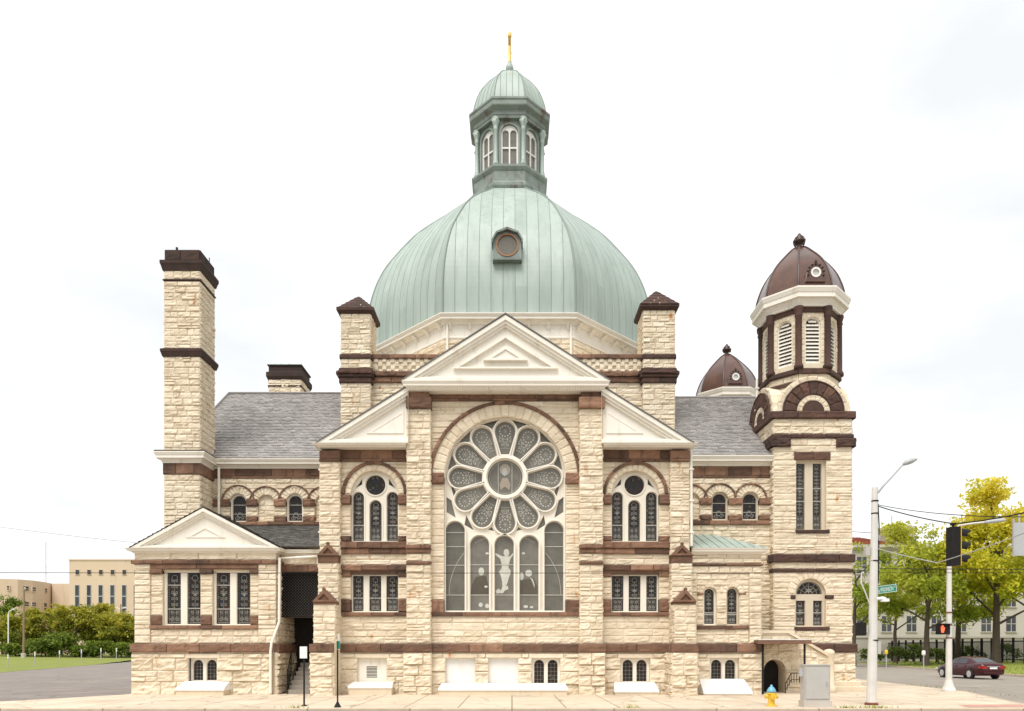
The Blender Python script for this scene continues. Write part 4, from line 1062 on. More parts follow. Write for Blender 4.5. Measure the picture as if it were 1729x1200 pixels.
# ---- bell tower -----------------------------------------------------------------------------------
def tower(ox, oy, main, label):
    Y = 2.2; x0, x1 = X(1306.3, Y), X(1438.5, Y); w = x1 - x0; z = lambda y: Zz(y, Y)
    xs_ = (x0 + x1) / 2 + ox; xc = xs_ + .08; y0 = Y + oy; yb = y0 + w; x0 += ox; x1 += ox; yc = y0 + w / 2
    f = front(y0); fl = leftside(x0); frr = rightside(x1)
    def U(p): return X(p, Y) + ox
    mb = MB(); zt = z(707)
    tall = rect(U(1344.3), U(1395), z(894.5), z(777.3)); ar = (U(1368.5), 26 * 30.5 / F, z(1058), z(977))
    if main:
        plate(mb, f, rect(x0, x1, -.1, z(704)), [tall, arch(*ar, 18)], -.4, 0, .35)
        mb.box(x0 + .01, x1 - .01, y0 + .41, yb, -.1, zt, .4); mb.box(x0 + .01, x0 + .5, y0 + .005, y0 + .45, -.1, zt, .4); mb.box(x1 - .5, x1 - .01, y0 + .005, y0 + .45, -.1, zt, .4)
        hs = [('r', tall[0][0], tall[1][0], tall[0][1], tall[2][1]), ('r', ar[0] - ar[1], ar[0] + ar[1], ar[2], ar[3] - ar[1]), ('c', ar[0], ar[3] - ar[1], ar[1] + .34, 1), ('r', U(1340.5), U(1402), z(777), z(763)), ('r', U(1343), U(1400), z(900), z(894.5)),
              ('r', U(1341), U(1400), z(1064), z(1058.2)), ('r', x0, x1, z(949), z(936)), ('r', x0, x1, z(965.5), z(960.5)), ('r', U(1335), ar[0] - ar[1], z(1011), z(1005)), ('r', ar[0] + ar[1], U(1407), z(1011), z(1005))]
        ashlar(mb, f, x0, x1, z(1087) + .01, z(740.5), .245, hs); voussoirs(mb, f, ar[0], ar[3] - ar[1], ar[1] - .004, ar[1] + .33, 11, -.25, .015, .03)
        ashlar(mb, front(y0 - .1), x0 - .1, x1 + .1, 0.35, z(1101), .42, (), .08, (.5, 1.0), n0=-.3)
        mb.box(x0 - .08, x1 + .08, y0 - .09, yb, -.1, z(1101) - .01, .4)
        for fr, rg in ((fl, (-yb, -y0)), (frr, (y0, yb))):
            ashlar(mb, fr, *rg, 2, z(740.5), .245, [('r', -99, 99, z(949), z(936)), ('r', -99, 99, z(965.5), z(960.5))], .05, (.35, .8))
    else:
        mb.box(x0, x1, y0, yb, 0, zt, .5)
    for fr, rg in ((f, (x0, x1)), (fl, (-yb, -y0)), (frr, (y0, yb))): ashlar(mb, fr, *rg, z(733), z(707), .3, (), .05, (.4, .8))
    # broach from square to octagon
    so = 1.20; zo0, zo1 = z(695), z(640); a = w / 2
    oc = octp(xc, yc, so); sq = [(-1, -1), (1, -1), (1, -1), (1, 1), (1, 1), (-1, 1), (-1, 1), (-1, -1)]
    rings = []
    for q in (0, .25, .5, .75, 1):
        e = math.sin(q * PI / 2) ** 1.3; rings.append([(xs_ + sx * a * (1 - e) + (p[0] - xs_) * e, yc + sy * a * (1 - e) + (p[1] - yc) * e, zo0 + (zo1 - zo0) * q) for (sx, sy), p in zip(sq, oc)])
    vs = [v for r_ in rings for v in r_]
    mb.add(vs, [(i * 8 + k, i * 8 + (k + 1) % 8, i * 8 + 8 + (k + 1) % 8, i * 8 + 8 + k) for i in range(4) for k in range(8)], .55)
    of = octframes(xc, yc, so); zs0, zs1 = z(628), z(620)
    zc0, zc1 = Zz(517, Y + .1), Zz(487, Y + .0)
    lathe(mb, xc, yc, [(1.30656 * so - .3, zo1), (1.30656 * so - .3, zc0)], 8, .4, 0, rad(22.5))
    lv = (0, .325, z(610), z(531))
    for fr in of:
        plate(mb, fr, rect(-so / 2, so / 2, zs1, zc0 + .1), [arch(*lv, 14)], -.25, 0, .5); voussoirs(mb, fr, 0, lv[3] - lv[1], lv[1], lv[1] + .14, 7, -.1, .02, .01)
        for s in (-1, 1): ashlar(mb, fr, s * .42 - .08, s * .42 + .08, zs1, z(540), .26, (), .015, (.2, .3))
        ashlar(mb, fr, -so / 2, so / 2, z(640), zs0, .25, (), .03, (.3, .6), n0=-.2, n1=.02)
    # lunettes on four faces
    lfs = [(f, U(1372.7)), (fl, -yc), (frr, yc)]
    lr = 50 * 30.5 / F; lz0 = z(695)
    for fr, u in lfs:
        plate(mb, fr, [(u + lr * math.cos(PI * i / 20), lz0 + lr * math.sin(PI * i / 20)) for i in range(21)], (), -.9, .0, .5)
        voussoirs(mb, fr, u, lz0, 19 * 30.5 / F, 28 * 30.5 / F, 9, -.1, .04, .03); voussoirs(mb, fr, u, lz0, lr + .004, lr + .26, 11, -.5, -.02, .03)
    tw = part(mb, 'bell_tower', 'stone', label=label)
    mb = TR()
    for fr, u in lfs:
        voussoirs(mb, fr, u, lz0, 28.3 * 30.5 / F, lr, 9, -.1, .06, .04); plate(mb, fr, [(u + .46 * math.cos(PI * i / 16), lz0 + .46 * math.sin(PI * i / 16)) for i in range(17)], (), -.2, .02, .5)
        voussoirs(mb, fr, u, lz0, lr + .002, lr + .05, 12, -.4, .09, .01)
    sqp = [(x0, y0), (x1, y0), (x1, yb), (x0, yb)]
    for fr, rg in ((f, (x0, x1)), (fl, (-yb, -y0)), (frr, (y0, yb))):
        band(mb, fr, rg[0] - .1, rg[1] + .1, z(707), z(695.5), .13, .03, (1, 1.6)); band(mb, fr, rg[0] - .04, rg[1] + .04, z(740), z(733.5), .07, .03)
        for s in (0, 1): u = rg[0] - .12 if s == 0 else rg[1] - .68; blk(mb, fr, u, u + .80, z(755), z(740.3), -.1, .12, .05)
    if main:
        band(mb, f, U(1340.5), U(1402), z(776.8), z(763), .04, .03, (.7, .8)); band(mb, f, U(1343), U(1400), z(900), z(894.7), .08, .01); band(mb, f, U(1341), U(1400), z(1064), z(1058.2), .08, .01)
        blk(mb, f, U(1335), ar[0] - ar[1], z(1011), z(1005), -.1, .05, .02); blk(mb, f, ar[0] + ar[1], U(1407), z(1011), z(1005), -.1, .05, .02)
        for fr, rg in ((f, (x0, x1)), (fl, (-yb, -y0)), (frr, (y0, yb))):
            band(mb, fr, rg[0] - .06, rg[1] + .06, z(949), z(936), .12, .03, (1, 1.6)); band(mb, fr, rg[0] - .03, rg[1] + .03, z(965.5), z(960.5), .06, .02); band(mb, fr, rg[0] - .14, rg[1] + .14, z(1101), z(1087), .17, .03, (.9, 1.7))
    for fr in of:
        band(mb, fr, -so / 2 - .05, so / 2 + .05, zs0, zs1, .13, .02, (1.5, 2)); band(mb, fr, -so / 2 - .04, so / 2 + .04, z(646), z(640), .10, .02, (1.5, 2))
        band(mb, fr, -so / 2 - .02, so / 2 + .02, zc0 - .22, zc0, .05, .01, (1.5, 2))
    mb.build('brownstone_trim', 'brown2', tw)
    mb = MB()
    for (px_, py_) in octp(xc, yc, so + .02):
        lathe(mb, px_, py_, [(.2, zs1), (.2, zs1 + .12), (.14, zs1 + .22), (.135, zc0 - .42), (.17, zc0 - .36), (.14, zc0 - .3), (.2, zc0 - .1), (.2, zc0)], 10, R.random())
    mb.build('colonnette', 'brown2', tw, True)
    mb = MB()
    for fr in of:
        plate(mb, fr, arch(0, .323, lv[2] + .002, lv[3] - .002, 14), [arch(0, .285, lv[2] + .04, lv[3] - .04, 14)], -.2, -.03, .5, 0)
        plate(mb, fr, arch(0, .3, lv[2], lv[3], 14), (), 0, -.24, .3, 1, False)
        n = 12; hh = lv[3] - lv[2]
        for k in range(n):
            zz = lv[2] + .06 + (hh - .1) * k / n; wd = .285
            if zz + .05 > lv[3] - lv[1]: q = zz + .1 - (lv[3] - lv[1]); wd = math.sqrt(max(.002, .285 ** 2 - max(0, q) ** 2))
            mb.add([fr.p(-wd, zz, -.05), fr.p(wd, zz, -.05), fr.p(wd, zz + .12, -.16), fr.p(-wd, zz + .12, -.16), fr.p(-wd, zz - .03, -.05), fr.p(wd, zz - .03, -.05)], [(0, 1, 2, 3), (4, 5, 1, 0)], .6, 0)
    mb.build('louver', ['white', 'dark'], tw)
    mb = MB(); sweep(mb, octp(xc, yc, so + .06), cprof(zc0, zc1, .40), True, .6); mb.build('cornice', 'white', tw)
    ca = Zz(416, 3.7) - zc1
    cu = octdome(xc, yc, so + .21, [(1, zc1 - .02), (.985, zc1 + ca * .10), (.935, zc1 + ca * .25), (.82, zc1 + ca * .45), (.645, zc1 + ca * .63), (.42, zc1 + ca * .80), (.24, zc1 + ca * .925), (.12, zc1 + ca * .985), (.06, zc1 + ca * 1.0)], 1, 22, 'cupola', ('browndome', 'roll'), tw, .04, .012)
    mb = MB(); zt2 = zc1 + ca
    lathe(mb, xc, yc, [(.10, zt2 - .1), (.16, zt2), (.10, zt2 + .1), (.16, zt2 + .16), (.26, zt2 + .24), (.28, zt2 + .32), (.16, zt2 + .36), (.2, zt2 + .46), (.12, zt2 + .52), (.06, zt2 + .62), (.02, zt2 + .66)], 10, .3)
    for k in range(4): lathe(mb, xc + .24 * math.cos(k * PI / 2 + .4), yc + .24 * math.sin(k * PI / 2 + .4), [(.03, zt2 + .18), (.08, zt2 + .26), (.04, zt2 + .36)], 6, .3)
    mb.build('finial', 'roll', tw, True)
    # round dormer on the front facet
    fo = FR((xc, yc - 1.2071 * (so + .21) * .985, 0), (1, 0, 0)); oz = zc1 + ca * .24
    mb = MB()
    plate(mb, fo, [(-.42, oz - .38), (.42, oz - .38), (.34, oz), (.26, oz + .2), (.1, oz + .36), (0, oz + .40), (-.1, oz + .36), (-.26, oz + .2), (-.34, oz)], [circ(0, oz, .2, 20)], -.5, .08, .3, 0)
    for i in range(9): a_ = rad(-20 + 220 * i / 8); lathe(mb, *fo.p(.34 * math.cos(a_), 0, .1).xy, [(.02, oz + .34 * math.sin(a_) - .04), (.055, oz + .34 * math.sin(a_)), (.02, oz + .34 * math.sin(a_) + .05)], 6, .3, 1)
    lathe(mb, *fo.p(0, 0, .08).xy, [(.05, oz + .38), (.07, oz + .44), (.02, oz + .54)], 6, .3, 1)
    plate(mb, fo, circ(0, oz, .21, 20), [circ(0, oz, .14, 20)], -.1, .11, .8, 2); plate(mb, fo, circ(0, oz, .15, 20), (), 0, .05, .6, 3, False)
    mb.build('dormer', ['browndome', 'roll', 'cover', 'paleglass'], tw)
    if main:
        k = tall; cxm = (k[0][0] + k[1][0]) / 2
        lit = [rect(U(1346), U(1360.8), z(893), z(781)), rect(U(1374.2), U(1389.2), z(893), z(781))]
        bars = [(l[0][0], l[1][0], z(q)) for l in lit for q in (823, 845)]
        window(f, inset(k, .003), lit, -.12, 'stained', bars, True, .03, .12, 'tall_window')
        lit = [rect(U(1346), U(1361.5), z(1056), z(1013.5)), rect(U(1375), U(1390.5), z(1056), z(1013.5)), [(U(1368.5) + .545 * math.cos(PI * i / 16), z(1003) + .545 * math.sin(PI * i / 16)) for i in range(17)]]
        def orn(b, n):
            c0_ = U(1368.5)
            for i in range(7): a_ = PI * i / 6; ribbon(b, f, [(c0_ + .12 * math.cos(a_), z(1003) + .12 * math.sin(a_)), (c0_ + .5 * math.cos(a_), z(1003) + .5 * math.sin(a_))], .012, n)
            for r_ in (.16, .34, .5): ribbon(b, f, [(c0_ + r_ * math.cos(PI * i / 16), z(1003) + .01 + r_ * math.sin(PI * i / 16)) for i in range(17)], .014, n)
            for i in range(6): a_ = PI / 2 + i * PI / 3; ribbon(b, f, [(c0_, z(996)), (c0_ + .13 * math.cos(a_), z(996) + .13 * math.sin(a_))], .03, n + .001)
        window(f, arch(ar[0], ar[1] - .003, ar[2] + .003, ar[3] - .003, 18), lit, -.12, 'stained', [(l[0][0], l[1][0], z(1034)) for l in lit[:2]], True, .03, .12, 'arched_window', church, orn)
        mb = MB()   # round plinth steps
        for i, (hh, e) in enumerate(((.42, .16), (.22, .34))):
            sweep(mb, [(x0 + .1, y0 - .1), (x1 + .1, y0 - .1), (x1 + .1, yb)], bprof(-.05 if i else .2, hh, e, -.3), False, .4)
        mb.build('plinth', 'smooth', tw)
    return tw
tower(0, 0, True, 'bell tower with louvered octagonal belfry and brown cupola on the right front corner')
tower(.22, 11.6, False, 'matching bell tower rising behind the right slate roof')

# ---- left chamber with pediment --------------------------------------------------------------------
def zf(y): return Zz(y)
s0, s1 = X(228.5), X(467)
bk = (X(320), X(368), zf(1151), zf(1111))
w1 = (X(275), X(338.6), zf(1055.3), zf(963)); w2 = (X(359), X(422.6), zf(1055.3), zf(963))
mb = MB(); plate(mb, f0, rect(s0, s1, -.2, zf(932)), [rect(*bk), rect(*w1), rect(*w2)], -.35, 0, .35)
pa, pb = X(255), X(437)
hs = [('r', *w1), ('r', *w2), ('r', s0, s1, zf(952.5), zf(946)), ('r', pa, pb, zf(961), zf(952)), ('r', pa, pb, zf(1062), zf(1055.5)), ('r', pa, w1[0], zf(969), zf(961)), ('r', w1[1], w2[0], zf(969), zf(961)), ('r', w2[1], pb, zf(969), zf(961)),
      ('r', pa, w1[0], zf(1055), zf(1039)), ('r', w1[1], w2[0], zf(1055), zf(1039)), ('r', w2[1], pb, zf(1055), zf(1039))]
for (a, b, pr) in ((s0, pa, .06), (pa, pb, 0), (pb, s1, .06)):
    ashlar(mb, f0, a, b, zb1 + .01, zf(946), .245, hs, .04, (.3, .8), n1=.008 + pr)
ashlar(mb, f0, s0, s1, zf(946), zf(931), .34, (), .05, (.8, 1.5), n1=.07)
fbm = front(-.1)
ashlar(mb, fbm, X(224), X(460), -.1, zb0 - .01, .42, [('r', bk[0], bk[1], bk[2], bk[3]), ('r', bk[0] - .12, bk[1] + .12, bk[3], zf(1103))], .075, (.5, 1.2), n0=-.2)
blk(mb, fbm, bk[0] - .11, bk[1] + .11, bk[3] + .006, zf(1103.5), -.15, .02, .01)
mb.box(X(225), bk[0], -.09, .2, -.1, zb0, .4); mb.box(bk[1], X(459.5), -.09, .2, -.1, zb0, .4)
for fr, rg in ((rightside(s1 - .01), (0, 2.3)), (leftside(s0 + .01), (-3.9, 0))): 
    ashlar(mb, fr, *rg, 2, zf(946), .245, (), .04, (.4, .8)); ashlar(mb, fr, rg[0] - .1, rg[1] + .1, -.1, zb0, .42, (), .075, (.5, 1.0), n1=.06)
mb.box(s0 + .02, s1 - .02, .36, 3.9, -.1, zf(932), .4)
part(mb, 'stone_wall', 'stone')
mb = TR()
band(mb, f0, s0 - .04, s1 + .04, zf(952.3), zf(946.2), .15, .02); band(mb, f0, pa, pb, zf(961), zf(952.5), .09, .03, (1.2, 2))
for (a, b) in ((pa, w1[0]), (w1[1], w2[0]), (w2[1], pb)):
    blk(mb, f0, a, b, zf(969), zf(961.2), -.1, .10, .03); blk(mb, f0, a + .02, b - .02, zf(1055), zf(1039), -.1, .05, .04)
band(mb, f0, pa - .02, pb, zf(1062), zf(1055.6), .09, .015)
band(mb, fbm, X(223), X(461.5), zb0, zb1, .10, .03, (.9, 1.6), n0=-.3)
for fr, rg in ((rightside(s1 - .01), (-.1, 2.2)), (leftside(s0 + .01), (-3.9, .1))): band(mb, fr, *rg, zb0, zb1, .14, .03); band(mb, fr, *rg, zf(952), zf(946), .14, .02)
part(mb, 'brownstone_trim', 'brown')
for (k, la) in ((w1, ((279, 303), (313.5, 338))), (w2, ((362.5, 386.5), (397.5, 421)))):
    lit = [rect(X(a), X(b), zf(1053.5), zf(966)) for a, b in la]
    bars = [(lit[0][0][0], lit[0][1][0], zf(987)), (lit[1][0][0], lit[1][1][0], zf(1026.5)), (lit[0][0][0], lit[0][1][0], zf(1027.5))]
    window(f0, inset(rect(*k), .003), lit, -.12, 'stained', bars, True, .03, .12, 'square_window')
basement_window(bk, f0)
def ex2(mb, f, T): plate(mb, f, inset(T, [.42, .62, .62]), [inset(T, [.46, .68, .68])], -.4, -.17, .8)
SPY = -.34
ped2 = pediment([(219.5, 924.5), (472, 924.5), (342.5, 857)], SPY, [0, -.06, -.12, -.2], [(0, [.05, .12, .12]), ([.05, .12, .12], [.09, .2, .2]), ([.09, .2, .2], [.12, .27, .27])], [.12, .27, .27], extra=ex2)
mb = MB(); sweep(mb, [(s0, 3.9), (s0, -.06), (s1, -.06), (s1, .55), (X(545), .55)], cprof(zf(934), Zz(924, SPY), .26), t=.6); mb.build('cornice', 'white', ped2)
mb = MB(); T = PP([(218.5, 925), (473, 925), (342.5, 856.5)], SPY); kx = 3.9
lr_ = T[2]; 
slates(mb, (T[0][0], 3.9, T[0][1] + .02), (T[0][0], SPY - .03, T[0][1] + .02), (lr_[0], SPY - .03, lr_[1] + .02), (lr_[0], 3.9, lr_[1] + .02), .2, .3)
slates(mb, (T[1][0], SPY - .03, T[1][1] + .02), (T[1][0], 3.9, T[1][1] + .02), (lr_[0], 3.9, lr_[1] + .02), (lr_[0], SPY - .03, lr_[1] + .02), .2, .3)
# link roof over the porch
slates(mb, (X(412, .3), .28, Zz(923, .3)), (X(541, .3), .28, Zz(923, .3)), (X(541, WY), WY - .05, wz(888)), (X(360, WY), WY - .05, wz(888)), .17, .25)
mb.box(X(449), X(450), 1.2, 1.25, Zz(897, 1.2), Zz(905, 1.2) + .3, .9)
part(mb, 'slate_roof', 'slatedark')

# ---- porch between chamber and bay -------------------------------------------------------------------
p0, p1 = X(467), X(541)
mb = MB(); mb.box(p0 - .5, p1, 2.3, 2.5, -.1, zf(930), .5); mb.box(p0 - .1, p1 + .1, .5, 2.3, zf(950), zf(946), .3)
part(mb, 'porch_back', 'dark')  # shade of the recess painted as a near-black back and soffit
mb = MB(); fp = front(.5); ashlar(mb, fp, p0, p1 + .1, zf(951), zf(936), .3, (), .04, (.5, .9)); mb.box(p0, p1 + .1, .52, .8, zf(951), zf(930), .5)
part(mb, 'stone_wall', 'stone')
mb = TR(); band(mb, fp, p0, p1 + .1, zf(963), zf(951.2), .05, .03, (1, 2), n0=-.3); part(mb, 'brownstone_trim', 'brown')
mb = MB(); fg_ = front(.62); g0, g1, h0, h1 = X(474, .62), X(538, .62), Zz(1042, .62), Zz(963, .62)
plate(mb, fg_, rect(g0, g1, h0, h1), [rect(g0 + .05, g1 - .05, h0 + .05, h1 - .05)], -.05, .02, .3)
gw_, gh_ = g1 - g0 - .08, h1 - h0 - .08; st = .115
for sgn in (1, -1):
    k = -gh_
    while k < gw_:
        a, b = max(0, k), min(gw_, k + gh_)
        if b - a > .02:
            za, zb_ = (a - k), (b - k)
            pts = [(g0 + .04 + a, h0 + .04 + za), (g0 + .04 + b, h0 + .04 + zb_)]
            if sgn < 0: pts = [(u, h0 + h1 - z) for u, z in pts]
            ribbon(mb, fg_, pts, .052, .004 * sgn, .2)
        k += st
gr_o = part(mb, 'porch_grille', 'black', label='black diagonal lattice grille over the porch')
mb = MB(); mb.box(g0, g1, 1.0, 1.02, h0, h1, .5); mb.build('backing_board', 'brownboard', gr_o)
mb = MB()
for i in range(7):
    mb.box(X(484), X(526), .05 + i * .3, 2.3, -.05 + .0 * i, .17 * (i + 1) - .01 * (i % 2), .4 + .05 * (i % 3))
part(mb, 'porch_steps', 'stepstone')

# ---- right annex with copper roof ------------------------------------------------------------------------
n0_, n1_ = X(1166, .3), X(1284.8, .3); NY = .3; fn = front(NY)
def nz(y): return Zz(y, NY)
nb_ = (X(1198, NY), X(1247, NY), nz(1151), nz(1111)); nws = [(X(1189, NY), X(1208.5, NY), nz(1055.5), nz(992)), (X(1228, NY), X(1247, NY), nz(1055.5), nz(992))]
mb = MB(); plate(mb, fn, rect(n0_, n1_, -.2, nz(934)), [rect(*nb_)] + [arch((a + b) / 2, (b - a) / 2 + .03, c, d + .03, 14) for a, b, c, d in nws], -.35, 0, .35)
pa, pb = X(1176, NY), X(1264.5, NY)
hs = [('r', *nb_), ('r', nb_[0] - .12, nb_[1] + .12, nb_[3], nz(1103)), ('r', n0_, n1_, nz(955.5), nz(951.5)), ('r', pa, pb, nz(1062), nz(1055.8))]
for a, b, c, d in nws: hs += [('r', a - .03, b + .03, c, d - .2), ('c', (a + b) / 2, d - (b - a) / 2, (b - a) / 2 + .20, 1)]
for (a, b, pr) in ((n0_, pa, .05), (pa, pb, 0), (pb, n1_, .05)): ashlar(mb, fn, a, b, nz(1087) + .01, nz(968), .245, hs, .045, (.3, .7), n1=.008 + pr)
ashlar(mb, fn, n0_, n1_, nz(968), nz(934), .245, hs, .045, (.4, .9), n1=.06)
for a, b, c, d in nws: voussoirs(mb, fn, (a + b) / 2, d - (b - a) / 2, (b - a) / 2 + .03, (b - a) / 2 + .19, 7, -.2, .012, .02)
ashlar(mb, fn, X(1176, NY), X(1285.5, NY), -.1, nz(1101) - .01, .42, hs, .075, (.5, 1.1), n1=.06)
blk(mb, fn, nb_[0] - .11, nb_[1] + .11, nb_[3] + .006, nz(1103.5), -.15, .06, .01)
ashlar(mb, rightside(n1_), NY, WY, -.1, nz(934), .3, (), .04)
mb.box(n0_, n1_ - .01, NY + .36, WY, -.1, nz(934), .5)
part(mb, 'stone_wall', 'stone')
mb = TR(); band(mb, fn, n0_, n1_ + .06, nz(955.3), nz(951.7), .13, .015); band(mb, fn, pa, pb, nz(1062), nz(1056), .09, .015); band(mb, fn, X(1174, NY), X(1286.5, NY), nz(1101), nz(1087), .14, .03, (.9, 1.6))
for a, b, c, d in nws:
    for s in (-1, 1):
        e = a - .03 if s < 0 else b + .03
        if (s < 0 and a == nws[0][0]) or (s > 0 and a == nws[1][0]): blk(mb, fn, min(e, e + s * .26), max(e, e + s * .26), nz(1005), nz(1001), -.05, .05, .02)
part(mb, 'brownstone_trim', 'brown')
for a, b, c, d in nws: window(fn, arch((a + b) / 2, (b - a) / 2 + .027, c + .003, d + .027, 14), [arch((a + b) / 2, (b - a) / 2 - .03, c + .05, d - .03, 12)], -.10, 'stained', [(a + .03, b - .03, nz(1037)), (a + .03, b - .03, nz(1034))], True, .02, .1, 'arched_window')
basement_window(nb_, fn)
mb = MB(); sweep(mb, [(n0_, NY - .05), (n1_, NY - .05), (n1_, WY)], cprof(nz(936), Zz(924.5, 0), .24), t=.6); part(mb, 'gutter', 'white')
mb = MB(); ze, zt_ = Zz(924.5, 0), wz(903); e0, e1 = n0_ - .05, n1_ + .2; t1 = X(1254, WY)
ey = NY - .27
mb.add([(e0, ey, ze + .01), (e1, ey, ze + .01), (t1 - 1.2, WY - .02, zt_), (e0, WY - .02, zt_)], [(0, 1, 2, 3)], .6); mb.add([(e1, ey, ze + .01), (e1, WY, ze + .01), (t1 - 1.2, WY - .02, zt_)], [(0, 1, 2)], .7)
q = e0 + .1
while q < e1 - .1:
    top = t1 - 1.2; yy = WY - .02; zz = zt_
    if q > top: fr_ = 1 - (q - top) / (e1 - top); yy = ey + (WY - ey) * fr_; zz = ze + (zt_ - ze) * fr_
    tube(mb, [(q, ey, ze + .03), (q, yy, zz + .02)], .022, 4, .75); q += .34
part(mb, 'copper_roof', 'copper', label='low green copper lean-to roof')

# ---- stoop, basement door and canopy in front of the bell tower -------------------------------------------
SYT = 1.0; fst = front(SYT)
def qz(y): return Zz(y, SYT)
a, b, c_ = X(1285, SYT), X(1330, SYT), X(1396, SYT)
dcx_, dhw = X(1308, SYT), 18.5 * (D + SYT) / F; dtop = qz(1113)
prof = [(a, -.15), (c_, -.15), (c_, qz(1108)), (b, qz(1069)), (a, qz(1069))]
mb = MB(); plate(mb, fst, prof, [arch(dcx_, dhw, -.1, dtop, 18)], -.9, 0, .4)
hs = [('r', dcx_ - dhw, dcx_ + dhw, -.2, dtop - dhw), ('c', dcx_, dtop - dhw, dhw + .22, 1)]
zz = -.1
while zz < qz(1069) - .1:
    t_ = min(zz + .3, qz(1069)); xe = c_ if t_ < qz(1108) else b + (c_ - b) * (qz(1069) - t_) / (qz(1069) - qz(1108))
    ashlar(mb, fst, a, max(a + .3, xe), zz, t_, .3, hs, .06, (.4, .9)); zz += .3
voussoirs(mb, fst, dcx_, dtop - dhw, dhw, dhw + .21, 9, -.3, .02, .03)
stp = part(mb, 'stoop_wall', 'stone')
mb = MB(); cp = [(a, qz(1069)), (b, qz(1069)), (c_ + .02, qz(1108))]
for (p, q) in zip(cp, cp[1:]): plate(mb, fst, [(p[0], p[1] + .003), (q[0], q[1] + .003), (q[0], q[1] + .12), (p[0], p[1] + .12)], (), -.35, .1, .6)
mb.build('coping', 'smooth', stp)
mb = MB(); nx_ = X(1401.5, SYT); lathe(mb, nx_, SYT + .1, [(.27, -.1), (.27, .25), (.2, .3), (.195, qz(1106)), (.215, qz(1104)), (.215, qz(1100)), (.15, qz(1097)), (.05, qz(1095.5))], 18, .5); mb.build('newel_post', 'smooth', stp, True)
mb = MB(); plate(mb, front(SYT + .8), rect(dcx_ - dhw - .2, dcx_ + dhw + .2, -.1, dtop + .1), (), 0, 0, .5, 0, False); mb.build('dark_doorway', 'dark', stp)
can = MB(); k0, k1 = X(1276, 0), X(1364.5, 0); kz = Zz(1084, -.2)
can.box(k0, k1, -.25, .98, kz - .04, kz + .08, .5, 0)
for i in range(22): u = k0 + .06 + (k1 - k0 - .12) * i / 21; can.box(u - .035, u + .035, -.27, .97, kz + .08, kz + .115, .7, 1)
can.box(k0 - .02, k1 + .02, -.29, -.25, kz - .07, kz + .06, .5, 0)
cn = part(can, 'door_canopy', ['brown', 'cover'])
mb = MB()
for u in (X(1288, -.1), X(1358.5, -.1)): tube(mb, [(u, -.1, -.05), (u, -.1, kz - .04)], .045, 8, .5)
mb.build('canopy_post', 'black', cn)

# ---- rain pipes ---------------------------------------------------------------------------------------------
def pipe(pts, name='downpipe', r=.055):
    mb = MB(); tube(mb, pts, r, 8, .7)
    z = [p[2] for p in pts]
    for p, q in zip(pts, pts[1:]):
        if abs(p[2] - q[2]) > 2.5:
            for k in (.15, .5, .85): v = Vector(p).lerp(Vector(q), k); mb.box(v.x - .085, v.x + .085, v.y - .07, v.y + .09, v.z - .03, v.z + .03, .6)
    return part(mb, name, 'white')
pipe([(X(369.5, 2.4), 2.4, wz(790)), (X(369.5, 2.45), 2.45, wz(873))])
pipe([(X(541.5), .05, zf(758)), (X(541.5), .05, zf(770)), (X(541.5, .0), -.0, zf(921))])
pipe([(X(1166, 0), -.05, zf(758)), (X(1166.5, 0), -.05, zf(770)), (X(1167, 0), -.05, zf(922))])
pipe([(X(536, .5), .42, zf(937)), (X(500, .3), .25, zf(940)), (X(472.5, -.1), -.12, zf(943)), (X(471.5, -.12), -.12, zf(1050)), (X(458, -.3), -.27, zf(1086)), (X(456.5, -.3), -.27, zf(1100)), (X(456.5, -.3), -.27, .05)])
pipe([(X(1278, 4.3), 4.3, Zz(745, 4.3)), (X(1278, 4.3), 4.3, Zz(640, 4.3))])

# ================================================================ ground
def sheet(name, mat, pts, z, th=0.0, kind='structure', zf_=None):
    mb = MB(); tr = tessellate_polygon([[Vector((x, y, 0)) for x, y in pts]]); vs = [(x, y, z) for x, y in pts]; fs = []
    for a, b, c in tr:
        q = (pts[b][0] - pts[a][0]) * (pts[c][1] - pts[a][1]) - (pts[c][0] - pts[a][0]) * (pts[b][1] - pts[a][1]); fs.append((a, b, c) if q > 0 else (a, c, b))
    if th:
        n = len(pts); vs += [(x, y, z - th) for x, y in pts]; s = 1 if area(list(pts)) > 0 else -1
        for i in range(n): j = (i + 1) % n; fs.append((i + n, j + n, j, i) if s > 0 else (j + n, i + n, i, j))
    mb.add(vs, fs)
    return tag(mb.build(name, mat), kind=kind)
sheet('ground', 'earth', [(-700, -200), (700, -200), (700, 900), (-700, 900)], -.22)
sheet('road', 'asphalt', [(-160, -60), (160, -60), (160, 260), (-160, 260)], -.14)
near = [(16.6, -4.3), (18.9, 2.0), (20.8, 16.2), (23.8, 40), (27.5, 75), (31, 110)]
sheet('sidewalk', 'walk', [(-70, -6.8)] + [(15.2, -6.8), (15.95, -6.45)] + [(x - .16, y) for x, y in near] + [(20, 110), (15, 30), (-14.3, 30), (-14.9, -.2), (-17, -4.0), (-70, -4.6)], 0, .2)
# kerb strip as a real step
kp = [(-70, -6.95), (15.25, -6.95), (16.1, -6.55)] + near
mb = MB(); n = len(kp); sweep(mb, [(x, y) for x, y in kp], [(-.16, -.2), (-.01, -.2), (0, -.02), (-.02, .004), (-.155, .004)], False, .5)
tag(mb.build('kerb', 'kerb'), kind='structure')
def lotz(x, y): return 0
sheet('parking_lot', 'lot', [(-70, -4.6), (-17, -4.0), (-14.95, -.2), (-14.4, 30), (-14.4, 110), (-120, 110), (-120, -4.6)], -.03, .15)
